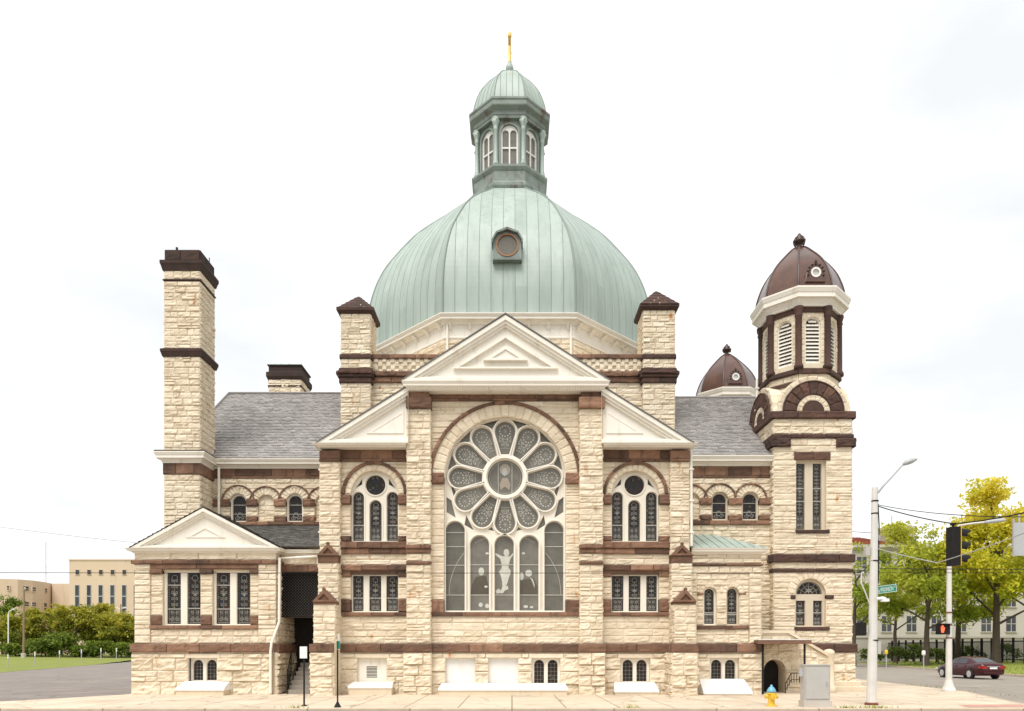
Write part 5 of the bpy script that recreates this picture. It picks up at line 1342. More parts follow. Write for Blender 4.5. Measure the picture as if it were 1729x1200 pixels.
# lawn that rises gently to the hedge
mb = MB(); ed = [(-36, 14), (-39.7, 28), (-48, 53), (-58, 82), (-66, 100)]
def lawn_z(x, y, ex): return -.02 + .75 * min(1, max(0, (ex - x) / 30.0)) * .6 + .45 * min(1, max(0, (y - 60) / 45)) if True else 0
rows = []
for i in range(41):
    y = 14 + (135 - 14) * i / 40; ex = None
    for (xa_, ya_), (xb_, yb_) in zip(ed, ed[1:]):
        if ya_ <= y <= yb_: ex = xa_ + (xb_ - xa_) * (y - ya_) / (yb_ - ya_)
    if ex is None: ex = -66 + (y - 100) * .9
    ex += .12 * math.sin(y * .7) + .08 * math.sin(y * 1.9)
    rows.append([(ex - k * k * .30 - k * .2, y, lawn_z(ex - k * k * .3, y, ex)) for k in range(19)])
vs = [v for r in rows for v in r]; mb.add(vs, [(i * 19 + k + 1, i * 19 + k, (i + 1) * 19 + k, (i + 1) * 19 + k + 1) for i in range(40) for k in range(18)], .5)
tag(mb.build('lawn', 'lawn'), kind='structure')
# ground behind the lot and the verge across the side street
sheet('back_lawn', 'lawn', [(-120, 104), (20, 104), (20, 260), (-320, 260), (-320, 120)], .30, .5)
far = [(31.6, 10), (35, 21.5), (46.6, 71), (56, 111), (64, 145)]
mb = MB(); rows = [[(x + o, y, z) for o, z in ((0, 0), (1.5, .03), (5, .12), (12, .38), (22, .5), (120, .6))] for x, y in far]
mb.add([v for r in rows for v in r], [(i * 6 + k, i * 6 + k + 1, i * 6 + 7 + k, i * 6 + 6 + k) for i in range(len(far) - 1) for k in range(5)])
tag(mb.build('verge', 'lawn'), kind='structure')
mb = MB(); sweep(mb, list(reversed(far)), [(-.16, -.2), (0, -.2), (0, -.02), (-.02, .02), (-.16, .02)], False, .5); tag(mb.build('far_kerb', 'kerb'), kind='structure')

mb = MB(); mb.add([(13.6, -6.6, .004), (15.7, -6.45, .004), (15.9, -5.4, .004), (13.9, -5.6, .004)], [(0, 1, 2, 3)]); M['redpave'] = mat_ground('red_tactile_paving', (.42, .22, .16), (.52, .29, .22), 3)
tag(mb.build('tactile_paving', 'redpave'), kind='structure')
# small weeds in the kerb joints
mb = MB(); rw = random.Random(5)
for cx_, k, sp in ((10.7, 60, .55), (9.9, 30, .3), (-6.4, 24, .4), (3.5, 20, .3), (19.2, 50, 1.4)):
    for _ in range(k):
        x = cx_ + rw.gauss(0, sp * .5); y = -6.78 + rw.gauss(0, .05) if cx_ < 15 else 4 + rw.gauss(0, 3); x = x if cx_ < 15 else 18.95 + (y - 2) * .134 + rw.gauss(0, .06); a = rw.uniform(0, 6.28); h = rw.uniform(.05, .13)
        mb.add([(x - .012, y, 0), (x + .012, y, 0), (x + h * .7 * math.cos(a), y + h * .7 * math.sin(a), h)], [(0, 1, 2)], rw.random())
tag(mb.build('weeds', 'leafG'), kind='stuff')

# ================================================================ things along the pavement
def cover_thing(a, b, y_top, y_bot, Yw, proj, label, rounded=False, lip=.09):
    x0, x1 = X(a, Yw - proj), X(b, Yw - proj); e = empty('window_well_cover', ((x0 + x1) / 2, Yw - proj / 2, 0), label, 'well cover', 'white covers over the basement window wells')
    hw = (x1 - x0) / 2; hp = proj / 2; zt = Zz(y_top, Yw - .05); zl = Zz(y_bot, Yw - proj)
    mb = MB(); mb.box(-hw + .03, hw - .03, -hp + .03, hp + .03, -.05, zl - .002, .4); mb.build('curb', 'smooth', e)
    mb = MB(); f = FR((0, 0, 0), (1, 0, 0))
    if rounded:
        n = 10; pr = [(-hp + 2 * hp * (1 - math.cos(PI / 2 * i / n)), zl + (zt - zl) * math.sin(PI / 2 * i / n)) for i in range(n + 1)]
    else: pr = [(-hp, zl), (-hp, zl + lip * .6), (-hp + .03, zl + lip), (hp - .02, zt)]
    pr = pr + [(hp + .02, zt), (hp + .02, zl)]
    k = len(pr); ex = .02
    vs = [(-hw + (.10 if (rounded or i > 2) and 0 < i < k - 1 and rounded else (.06 if 2 < i < 5 else 0)), y, z) for i, (y, z) in enumerate(pr)]
    vs += [(-v[0], v[1], v[2]) for v in vs]
    fs = [(i, k + i, k + (i + 1) % k, (i + 1) % k) for i in range(k)] + [tuple(range(k))[::-1], tuple(range(k, 2 * k))]
    mb.add(vs, fs, .6); mb.build('lid', 'cover', e)
    return e
cover_thing(295, 378, 1150, 1166, -.1, .75, 'white sloped well cover under the window of the left gabled chamber')
cover_thing(587, 662, 1151, 1162, .05, .65, 'white sloped well cover under the panel with the louvered vent')
cover_thing(740, 959, 1153.5, 1166, -.05, .7, 'very long white well cover below the great round window')
cover_thing(1038, 1113, 1152, 1169, .05, .6, 'short white well cover under the basement window right of the great window')
cover_thing(1188, 1271, 1146, 1172, .22, .9, 'white round-edged well cover beside the yellow hydrant')

# hydrant
def gp(px, py, z=0): Y = F * (EYE - z) / (py - HZ) - D; return X(px, Y), Y
hx, hy = gp(1302.5, 1192)
e = empty('fire_hydrant', (hx, hy, 0), 'yellow fire hydrant with pale blue bonnet on the pavement', 'fire hydrant')
mb = MB(); lathe(mb, 0, 0, [(.16, 0), (.16, .03), (.105, .04), (.10, .07), (.10, .36), (.135, .37), (.135, .41), (.10, .42)], 18); mb.build('barrel', 'yellow', e, False)
mb = MB(); lathe(mb, 0, 0, [(.135, .42), (.14, .45), (.12, .50), (.085, .56), (.04, .595), (.032, .60), (.032, .65), (.0, .655)], 18); mb.build('bonnet', 'blue', e, True)
for d in ((1, 0), (-1, 0), (0, -1)):
    mb = MB(); r = .055 if d[0] else .075
    tube(mb, [(d[0] * .08, d[1] * .08, .30), (d[0] * .15, d[1] * .15, .30), (d[0] * .151, d[1] * .151, .30), (d[0] * .19, d[1] * .19, .30), (d[0] * .191, d[1] * .191, .30), (d[0] * .215, d[1] * .215, .30)], [r, r, r + .015, r + .015, .025, .025], 10); mb.build('nozzle_cap', 'yellow', e)

# grey cabinet
bx, by = gp(1381.5, 1194.5); e = empty('utility_cabinet', (bx, by + .3, 0), 'grey metal utility cabinet on a concrete base beside the hydrant', 'utility cabinet')
mb = MB(); mb.box(-.42, .42, -.29, .12, -.02, .20, .5); mb.build('base', 'conc', e)
mb = MB(); w = .385; mb.box(-w, w, -.24, .08, .20, 1.25, .5); mb.box(-w - .02, w + .02, -.26, .10, 1.25, 1.28, .7); mb.build('housing', 'box', e)
mb = MB(); mb.box(-w + .04, w - .04, -.262, -.242, .26, 1.20, .8); mb.build('door', 'box', e)
mb = MB(); mb.box(w - .12, w - .09, -.29, -.264, .65, .78, .4); mb.build('handle', 'metal', e)
mb = MB(); mb.box(-w - .09, -w - .002, -.15, .0, .92, 1.14, .6); mb.build('meter_box', 'metal', e)

# sign post left
px_, py_ = gp(513.5, 1192); e = empty('sign_post', (px_, py_, 0), 'black post with small blank white sign by the porch steps', 'sign')
mb = MB(); tube(mb, [(0, 0, 0), (0, 0, 1.55)], .028, 8); lathe(mb, 0, 0, [(.09, 0), (.09, .02), (.03, .05)], 10); mb.build('post', 'black', e)
mb = MB(); mb.box(-.12, .10, -.045, -.03, 1.46, 1.82, .6); mb.build('sign_plate', 'signwhite', e)
px_, py_ = gp(570, 1194); e = empty('sign_post', (px_, py_, 0), 'slim black post with flared foot and small green sign in front of the left bay', 'sign')
mb = MB(); tube(mb, [(0, 0, 0), (0, 0, 1.98)], .024, 8); lathe(mb, 0, 0, [(.11, 0), (.11, .015), (.06, .10), (.028, .17)], 10); mb.build('post', 'black', e)
mb = MB(); mb.box(.03, .045, -.10, .12, 1.72, 2.2, .6); mb.box(.02, .10, -.10, -.09, 1.74, 1.98, .5, 1); mb.build('sign_plate', ['signwhite', 'green'], e)

# railings
def railing(pts, h, label, n, r=.018):
    e = empty('hand_railing', pts[0], label, 'railing'); mb = MB(); P = [Vector(p) - Vector(pts[0]) for p in pts]
    tube(mb, [p + Vector((0, 0, h)) for p in P], r, 6); tube(mb, [p + Vector((0, 0, .12)) for p in P], r * .7, 6); mb.build('rail', 'black', e)
    for i in range(n + 1):
        q = i / n * (len(P) - 1); k = min(int(q), len(P) - 2); p = P[k].lerp(P[k + 1], q - k); mb = MB(); tube(mb, [p, p + Vector((0, 0, h))], r if i in (0, n) else r * .65, 6); mb.build('baluster', 'black', e)
railing([(X(485, 0), .0, 0), (X(487, .3), .3, .1), (X(495, 2.2), 2.2, 1.15)], .95, 'black iron railing on the left edge of the porch steps', 12)
railing([(X(524, -.1), -.1, 0), (X(525, .2), .2, .1), (X(527, 2.2), 2.2, 1.15)], .95, 'black iron railing on the porch steps beside the buttress', 12)
railing([(X(1326, .6), .6, .0), (X(1336, .6), .6, .42), (X(1350, .6), .6, .42)], .38, 'short black railing beside the dark basement doorway', 6)

# ---- big white utility pole, its lamp, street sign -----------------------------------------------
ux, uy = gp(1472.5, 1190); k = (D + uy) / F
def pz(y): return Zz(y, uy)
e = empty('utility_pole', (ux, uy, 0), 'stout white tapered street pole at the corner carrying a lamp arm', 'pole')
mb = MB(); tube(mb, [(-.02, 0, .06), (.02, 0, 2.0), (.09, 0, pz(823))], [.155, .135, .092], 12, .6); mb.build('shaft', 'pole', e)
mb = MB(); lathe(mb, -.02, 0, [(.20, 0), (.20, .05), (.165, .08)], 14); mb.build('foot', 'rust', e)
mb = MB(); tx = .09; tube(mb, [(tx + .06, -.06, pz(832)), (tx + .19, -.12, pz(822)), (X(1505, uy) - ux, -.15, pz(803)), (X(1517, uy) - ux, -.18, pz(789)), (X(1524, uy) - ux, -.2, pz(785))], [.04, .035, .03, .028, .028], 8, .5); mb.build('lamp_arm', 'metal', e)
mb = MB(); tube(mb, [(X(1519, uy) - ux, -.18, pz(787)), (X(1525, uy) - ux, -.2, pz(783.5)), (X(1533, uy) - ux, -.22, pz(780.5)), (X(1541, uy) - ux, -.24, pz(778.5))], [.035, .085, .085, .03], 10, .3); mb.build('lamp_head', 'signback', e, True)
mb = MB()
for y in (847, 868, 948, 1082): lathe(mb, .02 + (1190 - y) / 367 * .075 - .0, 0, [(.105 + (y - 823) / 367 * .055, pz(y)), (.105 + (y - 823) / 367 * .055, pz(y) + .04)], 12, .3)
mb.build('clamp_band', 'black', e)
mb = MB(); tube(mb, [(.20, .02, pz(850)), (.21, -.02, pz(890)), (.20, .0, pz(940)), (.19, 0, pz(985))], .018, 6, .4); mb.build('conduit', 'black', e)
mb = MB(); mb.box(.13, .23, -.1, .08, pz(1104), pz(1082), .6); mb.box(-.22, -.075, -.06, .1, pz(938), pz(924), .6); mb.build('junction_box', 'box', e)
mb = MB(); tube(mb, [(.12, -.05, pz(1011)), (.30, -.1, pz(1010)), (.36, -.12, pz(1012))], .05, 8, .8); mb.box(.24, .44, -.2, -.02, pz(1016), pz(1011), .8); mb.build('camera_hood', 'signwhite', e)
mb = MB(); mb.box(-.42, -.2, -.05, .2, pz(1073), pz(1051), .5); mb.build('signal_box', 'black', e)
mb = MB(); tube(mb, [(-.08, -.02, pz(1020)), (-.26, -.05, pz(997)), (-.36, -.05, pz(985)), (-.36, -.05, pz(968)), (-.28, -.05, pz(966))], .02, 6, .6); mb.build('bracket', 'pole', e)

# green street name sign with its lettering
sgx0, sgx1 = X(1480, uy) , X(1514, uy); sl = sgx1 - sgx0
e = empty('street_sign', (sgx0, uy - .02, (pz(1003) + pz(990)) / 2), 'green street name sign with white lettering clamped to the white pole', 'street sign')
th = rad(7.5); fsg = FR((0, 0, 0), (1, 0, 0))
def rot2(u, z): return (u * math.cos(th) - z * math.sin(th), u * math.sin(th) + z * math.cos(th))
mb = MB(); h_ = .122; plate(mb, fsg, [rot2(*p) for p in rect(0, sl, -h_, h_)], (), -.012, 0, .6); brd = MB(); plate(brd, fsg, [rot2(*p) for p in rect(.008, sl - .008, -h_ + .008, h_ - .008)], [[rot2(*p) for p in rect(.02, sl - .02, -h_ + .02, h_ - .02)]], 0, .0025, .6)
po = mb.build('sign_panel', 'green', e); brd.build('border', 'signwhite', po)
mb = MB(); mb.box(-.08, .03, -.03, .03, -.1, .1, .5); mb.build('bracket', 'metal', e)
def text_mesh(body, width, height, name, parent, ofs, mat):
    cu = bpy.data.curves.new('lettering', 'FONT'); cu.body = body; cu.size = 1; cu.resolution_u = 2
    to = bpy.data.objects.new('lettering_curve', cu); C.objects.link(to); bpy.context.view_layer.update()
    me = bpy.data.meshes.new_from_object(to.evaluated_get(bpy.context.evaluated_depsgraph_get())); bpy.data.objects.remove(to); bpy.data.curves.remove(cu)
    xs_ = [v.co.x for v in me.vertices]; ys_ = [v.co.y for v in me.vertices]; sx = width / (max(xs_) - min(xs_)); sy = height / (max(ys_) - min(ys_))
    for v in me.vertices:
        u, z = (v.co.x - min(xs_)) * sx, (v.co.y - min(ys_)) * sy; p = rot2(u + ofs[0], z + ofs[1]); v.co = fsg.p(p[0], p[1], .004)
    me.materials.append(M[mat]); at = me.attributes.new('tone', 'FLOAT', 'POINT'); at.data.foreach_set('value', [.6] * len(me.vertices)); o = bpy.data.objects.new(name, me); C.objects.link(o); o.parent = parent
    return o
text_mesh('N', .05, .10, 'lettering', po, (.035, -.085), 'signwhite'); text_mesh('WILKINSON', sl - .22, .135, 'lettering', po, (.105, -.07), 'signwhite'); text_mesh('ST', .055, .06, 'lettering', po, (sl - .095, .01), 'signwhite')

# ---- traffic light on the span wire ------------------------------------------------------------
ty = -8.2
def wire(pts, r, label, mat='black'):
    o = pts[0]; mb = MB(); tube(mb, [Vector(p) - Vector(o) for p in pts], r, 5); w_ = mb.build('overhead_wire', mat); w_.location = o
    return tag(w_, label, 'wire')
def sag(a, b, s, n=14): a, b = Vector(a), Vector(b); return [tuple(a.lerp(b, i / n) - Vector((0, 0, s * 4 * (i / n) * (1 - i / n)))) for i in range(n + 1)]
pA = (X(1481.5, uy), uy, pz(854)); tl = (X(1609, ty), ty, Zz(884, ty)); pe = (X(1760, -12), -12, Zz(858, -12))
wire(sag(pA, tl, .05) + sag(tl, pe, .05)[1:], .017, 'thick span wire from the white pole to the top of the black traffic light')
pA2 = (X(1481.5, uy), uy, pz(852)); wire(sag(pA2, (X(1760, -12), -12, Zz(872, -12)), .12, 20), .011, 'thin messenger wire just above the thick span wire')
tb = (X(1582, ty), ty, Zz(950, ty)); wire(sag((X(1481.5, uy), uy, pz(926)), tb, .02) + sag(tb, (X(1760, -12), -12, Zz(888, -12)), .03)[1:], .013, 'pale tether wire sagging below the traffic light', 'metal')
e = empty('traffic_light', (X(1609, ty), ty, Zz(955, ty)), 'black three section traffic light hanging from the span wire, seen from the side', 'traffic light')
hh = Zz(890, ty) - Zz(955, ty); mb = MB(); mb.box(-.11, .13, -.14, .14, 0, hh, .5); mb.build('housing', 'black', e)
mb = MB(); mb.box(.131, .143, -.16, .16, -.01, hh + .01, .5); mb.build('yellow_edge', 'amberpaint' if 'amberpaint' in M else 'yellow', e)
for i in range(3):
    zc = hh * (i + .5) / 3; mb = MB(); n = 14
    vs = []; 
    for j in range(n + 1):
        a = rad(-30 + 240 * j / n); L_ = .26 if 20 < -30 + 240 * j / n < 160 else .16
        vs += [(.156, .155 * math.cos(a), zc + .155 * math.sin(a)), (.156 + L_, .15 * math.cos(a), zc + .15 * math.sin(a) - .03)]
    mb.add(vs, [(2 * j, 2 * j + 1, 2 * j + 3, 2 * j + 2) for j in range(n)]); mb.build('visor', 'black', e)
mb = MB(); tube(mb, [(0, 0, hh), (0, 0, hh + .09)], .03, 6); mb.box(-.06, .06, -.04, .04, hh + .05, hh + .12, .5); mb.build('hanger', 'black', e)
# sign hanging at the right edge
sy_ = -10; e = empty('hanging_sign', (X(1722, sy_), sy_, Zz(938, sy_)), 'grey backed rectangular sign hanging from the wires at the right edge', 'sign')
mb = MB(); sw = X(1732, sy_) - X(1713, sy_); mb.box(-sw / 2, sw, 0, .015, 0, Zz(882, sy_) - Zz(938, sy_), .5); mb.build('sign_plate', 'signback', e)
mb = MB(); mb.box(-sw / 2 - .03, -sw / 2 - .002, -.02, .03, -.02, Zz(876, sy_) - Zz(938, sy_), .5); mb.box(-.02, .02, .018, .05, .1, Zz(866, sy_) - Zz(938, sy_), .5); mb.build('bracket', 'metal', e)

# second pole with crossing signal and lamp arm
vx, vy = gp(1602, 1167)
def vz(y): return Zz(y, vy)
e = empty('signal_pole', (vx, vy, 0), 'slim white pole with flared foot at the kerb behind the traffic light', 'pole')
mb = MB(); tube(mb, [(0, 0, .0), (.02, 0, vz(900))], [.13, .085], 12, .7); mb.build('shaft', 'pole', e)
mb = MB(); lathe(mb, 0, 0, [(.27, 0), (.27, .06), (.2, .2), (.14, .42), (.12, .5)], 12, .7); mb.build('foot', 'pole', e)
mb = MB(); tube(mb, [(.02, 0, vz(910)), (.1, -.05, vz(899)), (.35, -.1, vz(888)), (.9, -.15, vz(884.5)), (1.5, -.2, vz(882.5))], .036, 8, .7); mb.build('lamp_arm', 'pole', e)
mb = MB(); tube(mb, [(1.35, -.2, vz(883)), (1.55, -.22, vz(882)), (2.1, -.26, vz(879.8)), (2.2, -.27, vz(879.5))], [.045, .085, .075, .03], 8, .5); mb.build('lamp_head', 'signback', e, True)
mb = MB()
for y in (1035, 1056, 1078): lathe(mb, .004, 0, [(.125, vz(y)), (.125, vz(y) + .05)], 10, .2)
mb.build('clamp_band', 'rust', e)
m, nt, b = newmat('signal_red'); b.inputs['Base Color'].default_value = (.6, .05, .02, 1); b.inputs['Emission Color'].default_value = (1, .10, .04, 1); b.inputs['Emission Strength'].default_value = 1.6; M['signalred'] = m
e = empty('pedestrian_signal', (X(1592, vy), vy - .05, vz(1071)), 'black pedestrian signal box showing a red hand, mounted on the slim pole', 'crossing signal')
mb = MB(); sh = vz(1053) - vz(1071); mb.box(-.26, .2, -.12, .12, 0, sh, .5); mb.box(-.27, .21, -.24, -.115, sh - .02, sh, .5); mb.box(-.27, -.25, -.22, -.115, 0, sh, .5); mb.build('housing', 'black', e)
mb = MB(); fh = FR((-.11, -.125, 0), (1, 0, 0)); hz_ = sh * .5
plate(mb, fh, [(-.05, hz_ - .15), (.04, hz_ - .15), (.075, hz_ - .02), (.10, hz_ + .06), (.08, hz_ + .07), (.05, hz_ + .02), (.045, hz_ + .13), (.025, hz_ + .13), (.02, hz_ + .03), (.015, hz_ + .16), (-.008, hz_ + .16), (-.01, hz_ + .03), (-.02, hz_ + .15), (-.04, hz_ + .15), (-.042, hz_ + .02), (-.055, hz_ + .11), (-.075, hz_ + .10), (-.07, hz_ - .05)], (), 0, .003, .5, 0, False)
mb.build('red_hand', 'signalred', e)
mb = MB(); tube(mb, [(.2, .03, sh * .3), (.34, .05, sh * .3)], .03, 6); tube(mb, [(.2, .03, sh * .8), (.34, .05, sh * .8)], .03, 6); mb.build('bracket', 'black', e)

# far-left / cross wires
wire(sag((-22, -4.3, Zz(966.3, -4.3)), (24, -4.3, Zz(966.3, -4.3)), .02, 20), .010, 'thin dark cable crossing the whole facade at mid height')
wire(sag((-62, 50, Zz(874, 50)), (-30, 40, Zz(925, 40)), .2), .03, 'faint cable slanting down through the sky at far left', 'metal')
wire(sag((X(1486, uy), uy, pz(960)), (30, -2, Zz(960, -2)), .02), .012, 'thin cable running right from the white pole through the trees')
wire(sag((X(1486, uy), uy, pz(900)), (22.5, 22, Zz(893, 22)), .05), .012, 'short thin cable from the white pole towards the red roofed building')

# small white delineator posts round the lawn edge
posts = [(13.5, 1130, 26), (59, 1126, 27), (100.5, 1121, 24), (137.5, 1120, 25), (170.5, 1117, 24), (196.5, 1116, 23)]
lab = ['leftmost lot post, nearest of the row of lawn edge posts', 'second lot post, standing just right of the wooden lamp pole', 'third lot post from the left along the lawn edge', 'fourth lot post from the left along the lawn edge', 'fifth lot post, next to last before the church', 'last lot post at the lawn edge, closest to the church wall']
for (a, b_, h), l_ in zip(posts, lab):
    Y = F * 1.7 / (b_ - HZ) - D; kx = (D + Y) / F; hgt = h * kx * .97
    e = empty('lot_post', (X(a, Y), Y, 0), l_, 'post', 'thin posts along the lawn edge'); mb = MB(); tube(mb, [(0, 0, -.1), (0, 0, hgt * .75)], .035 * kx / .05, 6, .3); mb.build('stake', 'metal', e); mb = MB(); tube(mb, [(0, 0, hgt * .72), (0, 0, hgt)], .045 * kx / .05, 6, .6); mb.build('white_cap', 'signwhite', e)

# ================================================================ car
def car():
    e = empty('parked_car', (0, 0, 0), 'dark red saloon car parked at the far kerb below the trees', 'car'); L_ = 4.75
    # stations along x (front -), half widths and heights
    st = [(-2.36, .50, .38, .58, .62), (-2.28, .70, .28, .62, .70), (-2.0, .84, .22, .66, .80), (-1.5, .90, .2, .70, .90), (-.95, .915, .2, .72, .96), (-.3, .92, .2, .74, .97), (.6, .92, .2, .76, .98), (1.3, .92, .2, .78, 1.0), (1.75, .90, .22, .78, 1.02), (2.15, .84, .28, .76, 1.01), (2.34, .74, .34, .72, .96), (2.39, .64, .42, .66, .86)]
    mb = MB(); ring = []
    for x, w, zb_, zm, zt_ in st: ring.append([(x, -w * .88, zb_), (x, -w, zb_ + .12), (x, -w * 1.0, zm), (x, -w * .95, zt_ - .06), (x, -w * .8, zt_), (x, 0, zt_ + .03), (x, w * .8, zt_), (x, w * .95, zt_ - .06), (x, w, zm), (x, w, zb_ + .12), (x, w * .88, zb_)])
    k = 11; vs = [v for r in ring for v in r]
    mb.add(vs, [(i * k + j, i * k + (j + 1) % k, (i + 1) * k + (j + 1) % k, (i + 1) * k + j) for i in range(len(st) - 1) for j in range(k)] + [tuple(range(k))[::-1], tuple(range((len(st) - 1) * k, len(st) * k))])
    bo = mb.build('body', 'paint', e, True)
    # cabin
    mb = MB(); cs = [(-1.05, .72, .97, .0), (-.35, .66, 1.36, 0), (.1, .64, 1.43, 0), (.65, .63, 1.42, 0), (1.0, .64, 1.36, 0), (1.80, .70, 1.03, 0)]
    low = [(-1.05, .80, .93), (-.35, .84, .94), (.1, .85, .95), (.65, .85, .96), (1.0, .84, .97), (1.80, .76, .99)]
    vs = []
    for (x, w, z, _), (x2, w2, z2) in zip(cs, low): vs += [(x2, -w2, z2), (x, -w, z - .03), (x, -w * .85, z), (x, w * .85, z), (x, w, z - .03), (x2, w2, z2)]
    mb.add(vs, [(i * 6 + j, i * 6 + j + 1, i * 6 + 7 + j, i * 6 + 6 + j) for i in range(5) for j in range(5)]); mb.build('cabin', 'paint', e)
    def glass(pts, name):
        mb = MB(); mb.add(pts, [tuple(range(len(pts)))]); mb.build(name, 'winglass', e)
    def sidept(i, t, s): (x, w, z, _), (x2, w2, z2) = cs[i], low[i]; return (x2 + (x - x2) * t, s * (w2 + (w - w2) * t + .006), z2 + (z - .03 - z2) * t)
    for s in (-1, 1):
        a = [sidept(0, .12, s), sidept(1, .12, s), sidept(2, .12, s), sidept(2, .88, s), sidept(1, .88, s)]; a[0] = (a[0][0] + .25, a[0][1] - .01 * s, a[0][2]); glass(a, 'side_window')
        b = [sidept(2, .12, s), sidept(3, .12, s), sidept(4, .12, s), sidept(4, .8, s), sidept(3, .88, s), sidept(2, .88, s)]; b[0] = (b[0][0] + .07, *b[0][1:]); b[-1] = (b[-1][0] + .07, *b[-1][1:]); glass(b, 'side_window')
    def fpt(i0, i1, t, w): (x0, w0, z0, _), (x1, w1, z1, _) = cs[i0], cs[i1]; return (x0 + (x1 - x0) * t, w * (w0 + (w1 - w0) * t) * .85, z0 + (z1 - z0) * t + .008)
    glass([fpt(0, 1, .1, -1), fpt(0, 1, .1, 1), fpt(0, 1, .95, 1), fpt(0, 1, .95, -1)], 'windscreen'); glass([fpt(4, 5, .08, -1), fpt(4, 5, .08, 1), fpt(4, 5, .9, 1), fpt(4, 5, .9, -1)], 'rear_window')
    for x in (-1.45, 1.38):
        for s in (-1, 1):
            mb = MB(); y = s * .80; n = 20
            for (r, yy) in ((.33, 0),): tube(mb, [(x, y - .11, .33), (x, y - .1, .33), (x, y + .1, .33), (x, y + .11, .33)], [.30, .33, .33, .30], 20)
            w = mb.build('wheel', 'tyre', e); mb = MB(); tube(mb, [(x, y + s * .08, .33), (x, y + s * .125, .33)], .215, 18)
            for q in range(6): a = q * PI / 3; mb.box(x + .13 * math.cos(a) - .03, x + .13 * math.cos(a) + .03, min(y + s * .12, y + s * .135), max(y + s * .12, y + s * .135), .33 + .13 * math.sin(a) - .03, .33 + .13 * math.sin(a) + .03, .1)
            mb.build('rim', 'rim', w)
            mb = MB(); n = 14; arc = [(x + .40 * math.cos(PI * i / n), .33 + .40 * math.sin(PI * i / n)) for i in range(n + 1)]; fr = FR((0, s * .918, 0), (s * -1 * -1 if s < 0 else -1, 0, 0)); pts = [(u if s < 0 else -u, z) for u, z in arc]; plate(mb, fr, pts, (), 0, .004, .3, 0, False); mb.build('wheel_arch', 'tyre', e)
    for s in (-1, 1):
        mb = MB(); mb.box(2.30, 2.40, min(s * .38, s * .72), max(s * .38, s * .72), .68, .84, .5); mb.box(2.1, 2.34, min(s * .66, s * .835), max(s * .66, s * .835), .70, .84, .5); mb.build('tail_light', 'tail', e)
        mb = MB(); mb.box(-2.38, -2.1, min(s * .45, s * .76), max(s * .45, s * .76), .56, .68, .5); mb.build('headlight', 'clearlens', e)
        mb = MB(); mb.box(-.82, -.68, min(s * .9, s * 1.03), max(s * .9, s * 1.03), .96, 1.08, .5); mb.build('mirror', 'paint', e)
        for x in (-.12, .80):
            mb = MB(); mb.box(x, x + .16, min(s * .905, s * .935), max(s * .905, s * .935), .82, .845, .5); mb.build('handle', 'paint', e)
        for x in (-.86, .16, 1.05):
            mb = MB(); mb.box(x, x + .012, min(s * .90, s * .9235), max(s * .90, s * .9235), .35, .93, .2); mb.build('door_seam', 'tyre', e)
    mb = MB(); mb.box(2.385, 2.41, -.24, .24, .66, .78, .6); mb.build('number_plate', 'signwhite', e); mb = MB(); mb.box(2.2, 2.43, -.66, .66, .36, .5, .4); mb.build('bumper', 'paint', e)
    mb = MB(); mb.box(2.40, 2.425, -.4, .4, .81, .84, .6); mb.build('chrome_strip', 'rim', e)
    return e
cr = car(); cxp, cyp = X(1646, 18.6), 18.9; cr.location = (cxp + .55, cyp + 1.2, -.14); cr.rotation_euler = (0, 0, rad(-88.5))

# parking meters / small kerb posts
def meter(px, Z_, top, colr, label):
    Y = Z_ - D; e = empty('parking_meter', (X(px, Y), Y, 0), label, 'parking meter'); zt = Zz(top, Y); mb = MB(); tube(mb, [(0, 0, -.1), (0, 0, zt - .42)], .045, 8); mb.build('post', 'metal', e)
    mb = MB(); lathe(mb, 0, 0, [(.06, zt - .45), (.12, zt - .42), (.15, zt - .34), (.15, zt - .12), (.12, zt - .03), (.05, zt)], 10); mb.build('head', colr, e)
meter(1496.5, 70, 1097, 'yellow', 'yellow headed parking meter on the grass verge right of the white pole'); meter(1559.5, 64, 1098, 'signwhite', 'small white headed parking meter in front of a tree trunk')

